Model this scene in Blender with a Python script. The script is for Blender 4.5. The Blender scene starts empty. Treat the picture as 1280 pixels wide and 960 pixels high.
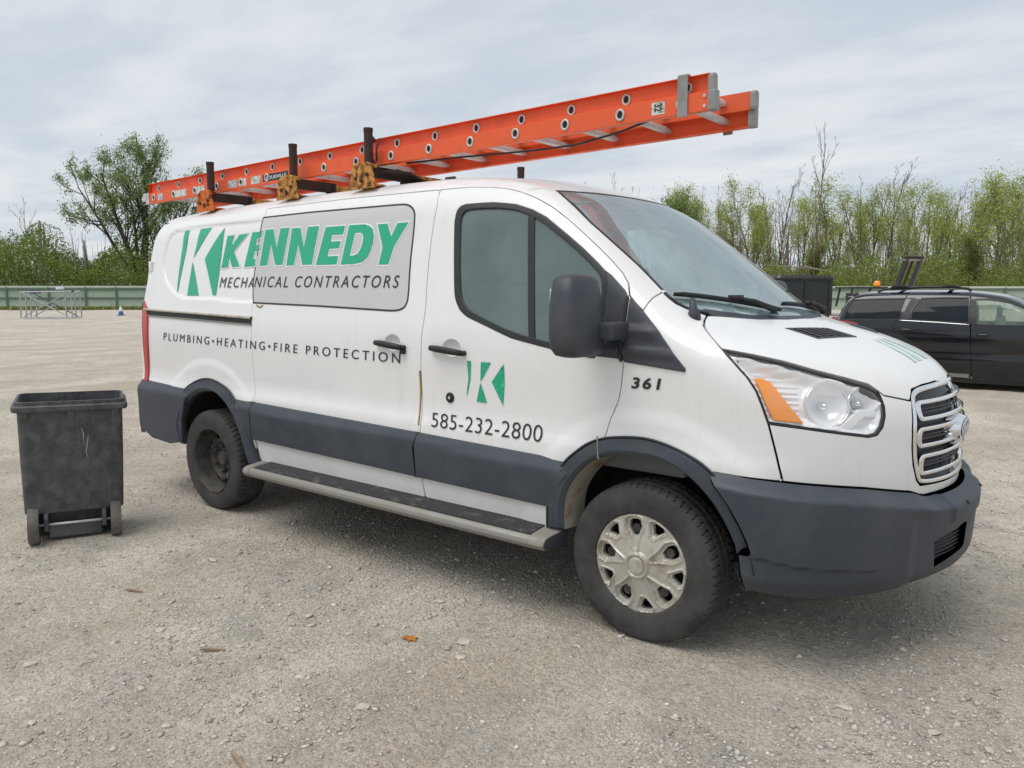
import bpy, bmesh, math, random
import numpy as np
from mathutils import Vector, Matrix
from mathutils.geometry import delaunay_2d_cdt

# ------------------------------------------------------------------ camera, world, sun, exposure
sc = bpy.context.scene
COL = sc.collection
rng = np.random.default_rng(7)
random.seed(7)
CAM = np.array([1.5348, -3.8004, 1.4906]); YAW, PIT = -0.6653, 0.1200
cy_, sy_, cp_, sp_ = math.cos(YAW), math.sin(YAW), math.cos(PIT), math.sin(PIT)
FWD = np.array([sy_*cp_, cy_*cp_, -sp_]); RGT = np.array([cy_, -sy_, 0.0]); UPV = np.cross(RGT, FWD)
cam_d = bpy.data.cameras.new('camera'); cam = bpy.data.objects.new('camera', cam_d); COL.objects.link(cam)
cam_d.sensor_width = 36; cam_d.lens = 966.99/1280*36; cam_d.clip_start = 0.05; cam_d.clip_end = 5000
cam.matrix_world = Matrix(((RGT[0], UPV[0], -FWD[0], CAM[0]), (RGT[1], UPV[1], -FWD[1], CAM[1]),
                           (RGT[2], UPV[2], -FWD[2], CAM[2]), (0, 0, 0, 1)))
sc.camera = cam
FH = np.array([sy_, cy_, 0.0])                       # horizontal view direction
def far_pt(px, depth, z=0.0):
    """a spot on the lot: sideways offset seen at photo column px, `depth` metres ahead"""
    lat = (px-640)/966.99*depth
    p = CAM + RGT*lat + FH*depth
    return Vector((p[0], p[1], z))

SUN_EL, SUN_AZ = math.radians(66), math.radians(-112)      # direction the light comes from (azimuth from +x)
w = bpy.data.worlds.new('World'); sc.world = w; w.use_nodes = True
nt = w.node_tree; nt.nodes.clear()
def N(t, kind, **kw):
    n = t.nodes.new(kind)
    for k, v in kw.items():
        if k in n.inputs: n.inputs[k].default_value = v
        else: setattr(n, k, v)
    return n
out = N(nt, 'ShaderNodeOutputWorld'); bg = N(nt, 'ShaderNodeBackground', Strength=0.1)
sky = N(nt, 'ShaderNodeTexSky', sky_type='NISHITA', sun_disc=False, sun_elevation=SUN_EL,
        sun_rotation=math.radians(90)-SUN_AZ, air_density=1.0, dust_density=1.5)
tc = N(nt, 'ShaderNodeTexCoord'); sep = N(nt, 'ShaderNodeSeparateXYZ'); nt.links.new(tc.outputs['Generated'], sep.inputs[0])
# cloud deck: direction projected on a plane overhead
zz = N(nt, 'ShaderNodeMath', operation='ADD'); zz.inputs[1].default_value = 0.10
za = N(nt, 'ShaderNodeMath', operation='ABSOLUTE'); nt.links.new(sep.outputs[2], za.inputs[0]); nt.links.new(za.outputs[0], zz.inputs[0])
dx = N(nt, 'ShaderNodeMath', operation='DIVIDE'); dy = N(nt, 'ShaderNodeMath', operation='DIVIDE')
nt.links.new(sep.outputs[0], dx.inputs[0]); nt.links.new(zz.outputs[0], dx.inputs[1])
nt.links.new(sep.outputs[1], dy.inputs[0]); nt.links.new(zz.outputs[0], dy.inputs[1])
cmb = N(nt, 'ShaderNodeCombineXYZ'); nt.links.new(dx.outputs[0], cmb.inputs[0]); nt.links.new(dy.outputs[0], cmb.inputs[1])
mp = N(nt, 'ShaderNodeMapping'); mp.inputs['Rotation'].default_value = (0, 0, math.radians(-38)); mp.inputs['Scale'].default_value = (0.55, 1.0, 1)
nt.links.new(cmb.outputs[0], mp.inputs[0])
n1 = N(nt, 'ShaderNodeTexNoise', Scale=0.9, Detail=7.0, Roughness=0.55, Distortion=0.25); nt.links.new(mp.outputs[0], n1.inputs['Vector'])
n2 = N(nt, 'ShaderNodeTexNoise', Scale=2.6, Detail=6.0, Roughness=0.55); nt.links.new(mp.outputs[0], n2.inputs['Vector'])
mixn = N(nt, 'ShaderNodeMath', operation='MULTIPLY_ADD'); nt.links.new(n2.outputs['Fac'], mixn.inputs[0]); mixn.inputs[1].default_value = 0.42
hlf = N(nt, 'ShaderNodeMath', operation='MULTIPLY'); nt.links.new(n1.outputs['Fac'], hlf.inputs[0]); hlf.inputs[1].default_value = 0.60
nt.links.new(hlf.outputs[0], mixn.inputs[2])
rc = N(nt, 'ShaderNodeValToRGB'); nt.links.new(mixn.outputs[0], rc.inputs[0])
SKY_RAMP = [(0.36, (5.0, 5.65, 6.45)), (0.46, (5.7, 6.2, 6.75)), (0.545, (6.6, 6.95, 7.3)), (0.66, (7.7, 7.8, 7.85))]
el = rc.color_ramp.elements
el[0].position, el[0].color = SKY_RAMP[0][0], (*[c/8 for c in SKY_RAMP[0][1]], 1)
el[1].position, el[1].color = SKY_RAMP[-1][0], (*[c/8 for c in SKY_RAMP[-1][1]], 1)
for p_, c_ in SKY_RAMP[1:-1]:
    e = el.new(p_); e.color = (*[c/8 for c in c_], 1)
sclr = N(nt, 'ShaderNodeMixRGB', blend_type='MULTIPLY'); sclr.inputs[0].default_value = 1; sclr.inputs[2].default_value = (8, 8, 8, 1)
nt.links.new(rc.outputs[0], sclr.inputs[1])
mx = N(nt, 'ShaderNodeMixRGB'); mx.inputs[0].default_value = 0.9
nt.links.new(sky.outputs[0], mx.inputs[1]); nt.links.new(sclr.outputs[0], mx.inputs[2])
nt.links.new(mx.outputs[0], bg.inputs['Color']); nt.links.new(bg.outputs[0], out.inputs['Surface'])

sd = bpy.data.lights.new('sun', 'SUN'); so = bpy.data.objects.new('sun', sd); COL.objects.link(so)
sd.energy = 1.7; sd.angle = math.radians(42); sd.color = (1.0, 0.965, 0.92)
so.rotation_euler = Vector((-math.cos(SUN_EL)*math.cos(SUN_AZ), -math.cos(SUN_EL)*math.sin(SUN_AZ), -math.sin(SUN_EL))).to_track_quat('-Z', 'Y').to_euler()
sc.view_settings.view_transform = 'Standard'; sc.view_settings.look = 'None'; sc.view_settings.gamma = 1.0
sc.view_settings.use_curve_mapping = False; sc.view_settings.exposure = 0.19
sc.render.engine = 'CYCLES'

# ------------------------------------------------------------------ materials
def srgb(r, g, b):
    f = lambda c: (c/255/12.92) if c <= 10 else ((c/255+0.055)/1.055)**2.4
    return (f(r), f(g), f(b))
def pmat(name, col, rough=0.5, metal=0.0, coat=0.0, dirt=None, bump=None, var=0.0, vscale=3.0, spec=0.5):
    """procedural principled material. dirt=(colour, scale, low, high, amount), bump=(scale, strength, distance)"""
    m = bpy.data.materials.new(name); m.use_nodes = True; t = m.node_tree; b = t.nodes['Principled BSDF']
    b.inputs['Base Color'].default_value = (*col, 1); b.inputs['Roughness'].default_value = rough
    b.inputs['Metallic'].default_value = metal; b.inputs['Coat Weight'].default_value = coat; b.inputs['Coat Roughness'].default_value = 0.08
    b.inputs['Specular IOR Level'].default_value = spec
    tc = N(t, 'ShaderNodeTexCoord'); last = None
    if var:
        n = N(t, 'ShaderNodeTexNoise', Scale=vscale, Detail=6.0, Roughness=0.6); t.links.new(tc.outputs['Object'], n.inputs['Vector'])
        mr = N(t, 'ShaderNodeMapRange'); mr.inputs[1].default_value = 0.3; mr.inputs[2].default_value = 0.7
        mr.inputs[3].default_value = 1-var; mr.inputs[4].default_value = 1+var; t.links.new(n.outputs['Fac'], mr.inputs[0])
        mm = N(t, 'ShaderNodeMixRGB', blend_type='MULTIPLY'); mm.inputs[0].default_value = 1; mm.inputs[1].default_value = (*col, 1)
        t.links.new(mr.outputs[0], mm.inputs[2]); last = mm.outputs[0]
    if dirt:
        dc, ds, lo, hi, am = dirt
        n = N(t, 'ShaderNodeTexNoise', Scale=ds, Detail=8.0, Roughness=0.65); t.links.new(tc.outputs['Object'], n.inputs['Vector'])
        mr = N(t, 'ShaderNodeMapRange'); mr.inputs[1].default_value = lo; mr.inputs[2].default_value = hi; mr.inputs[3].default_value = 0; mr.inputs[4].default_value = am
        t.links.new(n.outputs['Fac'], mr.inputs[0])
        mm = N(t, 'ShaderNodeMixRGB'); t.links.new(mr.outputs[0], mm.inputs[0]); mm.inputs[2].default_value = (*dc, 1)
        if last: t.links.new(last, mm.inputs[1])
        else: mm.inputs[1].default_value = (*col, 1)
        last = mm.outputs[0]
        rr = N(t, 'ShaderNodeMapRange'); rr.inputs[3].default_value = rough; rr.inputs[4].default_value = min(1, rough+0.35)
        rr.inputs[2].default_value = max(am, 0.01); t.links.new(mr.outputs[0], rr.inputs[0]); t.links.new(rr.outputs[0], b.inputs['Roughness'])
    if last: t.links.new(last, b.inputs['Base Color'])
    if bump:
        n = N(t, 'ShaderNodeTexNoise', Scale=bump[0], Detail=5.0); t.links.new(tc.outputs['Object'], n.inputs['Vector'])
        bp = N(t, 'ShaderNodeBump'); bp.inputs['Strength'].default_value = bump[1]; bp.inputs['Distance'].default_value = bump[2]
        t.links.new(n.outputs['Fac'], bp.inputs['Height']); t.links.new(bp.outputs[0], b.inputs['Normal'])
    return m
def glassmat(name, film, film_amt, tint, rough=0.02, streak=None, ior=1.52):
    """window glass: reflective skin over a mix of coloured film and tinted transparency"""
    m = bpy.data.materials.new(name); m.use_nodes = True; t = m.node_tree; t.nodes.clear()
    o = N(t, 'ShaderNodeOutputMaterial'); fr = N(t, 'ShaderNodeFresnel', IOR=ior); gl = N(t, 'ShaderNodeBsdfGlossy', Roughness=rough)
    ge = N(t, 'ShaderNodeNewGeometry'); mi = N(t, 'ShaderNodeMapRange'); mi.inputs[3].default_value = ior; mi.inputs[4].default_value = 1/ior
    t.links.new(ge.outputs['Backfacing'], mi.inputs[0]); t.links.new(mi.outputs[0], fr.inputs['IOR'])
    df = N(t, 'ShaderNodeBsdfDiffuse'); df.inputs[0].default_value = (*film, 1); tr = N(t, 'ShaderNodeBsdfTransparent'); tr.inputs[0].default_value = (*tint, 1)
    tc = N(t, 'ShaderNodeTexCoord'); n = N(t, 'ShaderNodeTexNoise', Scale=3.5, Detail=6.0, Roughness=0.6); t.links.new(tc.outputs['Object'], n.inputs['Vector'])
    mr = N(t, 'ShaderNodeMapRange'); mr.inputs[1].default_value = 0.3; mr.inputs[2].default_value = 0.7
    mr.inputs[3].default_value = max(0, film_amt-0.08); mr.inputs[4].default_value = min(1, film_amt+0.08); t.links.new(n.outputs['Fac'], mr.inputs[0])
    a = N(t, 'ShaderNodeMixShader'); t.links.new(mr.outputs[0], a.inputs[0]); t.links.new(tr.outputs[0], a.inputs[1]); t.links.new(df.outputs[0], a.inputs[2])
    if streak:
        col, rot, sc_, thr = streak
        mp = N(t, 'ShaderNodeMapping'); mp.inputs['Rotation'].default_value = rot; mp.inputs['Scale'].default_value = sc_
        t.links.new(tc.outputs['Object'], mp.inputs[0]); n3 = N(t, 'ShaderNodeTexNoise', Scale=1.0, Detail=4.0); t.links.new(mp.outputs[0], n3.inputs['Vector'])
        m3 = N(t, 'ShaderNodeMapRange'); m3.inputs[1].default_value = thr[0]; m3.inputs[2].default_value = thr[1]; t.links.new(n3.outputs['Fac'], m3.inputs[0])
        mc = N(t, 'ShaderNodeMixRGB'); mc.inputs[1].default_value = (*film, 1); mc.inputs[2].default_value = (*col, 1); t.links.new(m3.outputs[0], mc.inputs[0])
        t.links.new(mc.outputs[0], df.inputs[0])
    b = N(t, 'ShaderNodeMixShader'); t.links.new(fr.outputs[0], b.inputs[0]); t.links.new(a.outputs[0], b.inputs[1]); t.links.new(gl.outputs[0], b.inputs[2])
    t.links.new(b.outputs[0], o.inputs[0]); return m

# ------------------------------------------------------------------ object helpers
def thing(name, label, cat, loc=(0, 0, 0), rotz=0.0, group=None):
    o = bpy.data.objects.new(name, None); COL.objects.link(o); o.location = loc; o.rotation_euler = (0, 0, rotz); o.empty_display_size = 0.2
    o['label'] = label; o['category'] = cat
    if group: o['group'] = group
    return o
def obj(name, V, F, mat, parent=None, smooth=False, normals=None, mats=None, fm=None):
    me = bpy.data.meshes.new(name)
    me.from_pydata([tuple(map(float, v)) for v in V], [], [tuple(map(int, f)) for f in F])
    if mats:
        for m in mats: me.materials.append(m)
        if fm is not None: me.polygons.foreach_set('material_index', np.array(fm, dtype=np.int32))
    elif mat: me.materials.append(mat)
    if smooth: me.polygons.foreach_set('use_smooth', np.ones(len(me.polygons), dtype=bool))
    me.update()
    if normals is not None: me.normals_split_custom_set_from_vertices([tuple(map(float, n)) for n in normals])
    o = bpy.data.objects.new(name, me); COL.objects.link(o)
    if parent: o.parent = parent
    return o
class MB:
    """collects simple solids into one mesh"""
    def __init__(s): s.v = []; s.f = []
    def add(s, V, F):
        k = len(s.v); s.v += [tuple(v) for v in V]; s.f += [tuple(i+k for i in f) for f in F]
    def box(s, c, h, rz=0.0, M=None):
        V = [(c[0]+sx*h[0], c[1]+sy*h[1], c[2]+sz*h[2]) for sz in (-1, 1) for sx, sy in ((-1, -1), (1, -1), (1, 1), (-1, 1))]
        if rz:
            ca, sa = math.cos(rz), math.sin(rz); V = [(c[0]+(x-c[0])*ca-(y-c[1])*sa, c[1]+(x-c[0])*sa+(y-c[1])*ca, z) for x, y, z in V]
        if M is not None: V = [tuple(M @ Vector(v)) for v in V]
        s.add(V, [(3, 2, 1, 0), (4, 5, 6, 7), (0, 1, 5, 4), (1, 2, 6, 5), (2, 3, 7, 6), (3, 0, 4, 7)])
    def tube(s, pts, r, n=8, cap=True):
        pts = [Vector(p) for p in pts]; rs = r if hasattr(r, '__len__') else [r]*len(pts); V = []; F = []
        up = Vector((0, 0, 1)); prev = None
        for i, p in enumerate(pts):
            d = (pts[min(i+1, len(pts)-1)]-pts[max(i-1, 0)]).normalized()
            if prev is None:
                a = d.cross(up) if abs(d.dot(up)) < 0.95 else d.cross(Vector((1, 0, 0)))
            else: a = prev - d*prev.dot(d)
            a.normalize(); prev = a; b = d.cross(a)
            V += [tuple(p+(a*math.cos(2*math.pi*k/n)+b*math.sin(2*math.pi*k/n))*rs[i]) for k in range(n)]
        for i in range(len(pts)-1):
            F += [(i*n+k, i*n+(k+1) % n, (i+1)*n+(k+1) % n, (i+1)*n+k) for k in range(n)]
        if cap: F += [tuple(range(n-1, -1, -1)), tuple((len(pts)-1)*n+k for k in range(n))]
        s.add(V, F)
    def prism(s, poly, axis, a, b):
        """polygon (2D) extruded along axis from a to b"""
        n = len(poly)
        put = {0: lambda u, v, t: (t, u, v), 1: lambda u, v, t: (u, t, v), 2: lambda u, v, t: (u, v, t)}[axis]
        V = [put(u, v, a) for u, v in poly]+[put(u, v, b) for u, v in poly]
        s.add(V, [tuple(range(n-1, -1, -1)), tuple(range(n, 2*n))]+[(i, (i+1) % n, n+(i+1) % n, n+i) for i in range(n)])
    def lathe(s, prof, n=48, axis='y', c=(0, 0, 0), wob=None):
        """profile of (radius, along) turned round axis through c"""
        V = []; F = []; m = len(prof)
        for k in range(n):
            a = 2*math.pi*k/n; ca, sa = math.cos(a), math.sin(a)
            for j, (r, t) in enumerate(prof):
                rr = r+(wob(k, j) if wob else 0)
                V.append((c[0]+rr*ca, c[1]+t, c[2]+rr*sa) if axis == 'y' else (c[0]+rr*ca, c[1]+rr*sa, c[2]+t) if axis == 'z' else (c[0]+t, c[1]+rr*ca, c[2]+rr*sa))
        for k in range(n):
            k2 = (k+1) % n
            F += [(k*m+j, k*m+j+1, k2*m+j+1, k2*m+j) for j in range(m-1)]
        s.add(V, F)
    def build(s, name, mat, parent=None, smooth=False, bevel=0.0, angle=None):
        o = obj(name, s.v, s.f, mat, parent, smooth)
        bm = bmesh.new(); bm.from_mesh(o.data)
        bmesh.ops.recalc_face_normals(bm, faces=bm.faces)
        if bevel:
            es = [e for e in bm.edges if len(e.link_faces) == 2 and e.calc_face_angle() > 0.6]
            bmesh.ops.bevel(bm, geom=es, offset=bevel, segments=2, profile=0.6, affect='EDGES', clamp_overlap=True)
        bm.to_mesh(o.data); bm.free()
        if angle is not None:
            o.data.polygons.foreach_set('use_smooth', np.ones(len(o.data.polygons), dtype=bool))
            o.data.set_sharp_from_angle(angle=angle)
        return o
def struct(o, kind='structure'):
    o['kind'] = kind; return o
def copy_tree(o, parent=None):
    c = o.copy(); COL.objects.link(c)
    if parent is not None: c.parent = parent
    for ch in [x for x in o.children]: copy_tree(ch, c)
    return c

# ------------------------------------------------------------------ body shape of the van (signed field, metres, x forward, y left)
#<BODY>
def crv(xs,ys):
    """smooth (pchip) curve through points, linear beyond the ends"""
    xs=np.array(xs,float);ys=np.array(ys,float);h=np.diff(xs);d=np.diff(ys)/h
    m=np.empty_like(xs);m[0]=d[0];m[-1]=d[-1]
    for i in range(1,len(xs)-1):
        if d[i-1]*d[i]<=0:m[i]=0
        else:
            w1=2*h[i]+h[i-1];w2=h[i]+2*h[i-1];m[i]=(w1+w2)/(w1/d[i-1]+w2/d[i])
    def f(x):
        x=np.asarray(x,float);i=np.clip(np.searchsorted(xs,x)-1,0,len(h)-1)
        t=(x-xs[i])/h[i];lo=t<0;hi=t>1;tc=np.clip(t,0,1)
        y=(2*tc**3-3*tc**2+1)*ys[i]+(tc**3-2*tc**2+tc)*h[i]*m[i]+(-2*tc**3+3*tc**2)*ys[i+1]+(tc**3-tc**2)*h[i]*m[i+1]
        return y+np.where(lo,t*h[i]*m[0],0)+np.where(hi,(t-1)*h[i]*m[-1],0)
    return f
def smax(a,b,k):
    h=np.maximum(k-np.abs(a-b),0)/k
    return np.maximum(a,b)+h*h*k*.25
W_=crv([.25,.40,.55,.74,.80,.86,.92,1.0,1.10,1.20,1.28,1.36,1.6,1.8,1.95,2.1],
       [.96,.985,.992,.992,.989,.975,.969,.968,.968,.965,.958,.944,.893,.848,.812,.775])
G_=crv([-4.6,-4.2,-3.5,-2.5,-1.8,-1.35,-1.0,-.77,-.53,-.30,-.05,.12,.30,.38,.5,.68,.85,.95,1.05],
       [2.06,2.082,2.108,2.128,2.132,2.128,2.102,2.058,1.975,1.824,1.636,1.502,1.385,1.357,1.328,1.276,1.202,1.145,1.07])
XF_=crv([.2,.45,.62,.75,.9,1.05,1.2],[.99,1.01,1.018,1.02,1.018,1.01,.985])
XR_=crv([.3,.7,1.0,1.4,1.8,2.1],[4.36,4.38,4.385,4.375,4.355,4.31])
def van(P):
    x,y,z=P[...,0],P[...,1],P[...,2];a=np.abs(y)
    dx=-.03*np.clip((-3.3-x)/1.1,0,2)**2-.05*np.clip((x+.1)/.8,0,2)**2
    fs=(a-W_(z)-dx)*.985
    cam=.055-.02*np.clip((x+1)/.5,0,1)+.04*np.clip((x-.2)/.5,0,1)
    xs=x+.17*a*a
    g=G_(xs);gp=(G_(xs+.01)-g)/.01
    ft=(z-g+cam*(a/.8)**2)/np.sqrt(1+gp*gp)
    ff=(x-(XF_(z)-.46*a*a-.14*a**4))/np.sqrt(1+(.92*a)**2)
    fr=(-x-XR_(z)+.10*a*a)
    s1=np.clip((x+1.1)/.7,0,1);s2=np.clip((x+.1)/.7,0,1)
    k=.19-.11*s1*s1*(3-2*s1)+.08*s2*s2*(3-2*s2)
    F=smax(fs,ft,k)
    F=smax(F,ff,.16)
    F=smax(F,fr,.07)
    return F
def march(fn,O,D,t0,t1,n=80,it=26):
    """first crossing of fn along O+tD; returns t (nan if none)"""
    O=np.broadcast_to(O,D.shape);N=len(D);ts=np.linspace(t0,t1,n);lo=np.full(N,np.nan);hi=np.full(N,np.nan)
    act=np.arange(N);prev=t0
    for t in ts[1:]:
        if len(act)==0:break
        v=fn(O[act]+t*D[act]);hit=v<0
        lo[act[hit]]=prev;hi[act[hit]]=t;act=act[~hit];prev=t
    ok=~np.isnan(lo)
    l,h=lo[ok],hi[ok]
    for _ in range(it):
        m=(l+h)/2;v=fn(O[ok]+m[:,None]*D[ok]);ins=v<0
        h=np.where(ins,m,h);l=np.where(ins,l,m)
    r=np.full(N,np.nan);r[ok]=(l+h)/2
    return r
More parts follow.
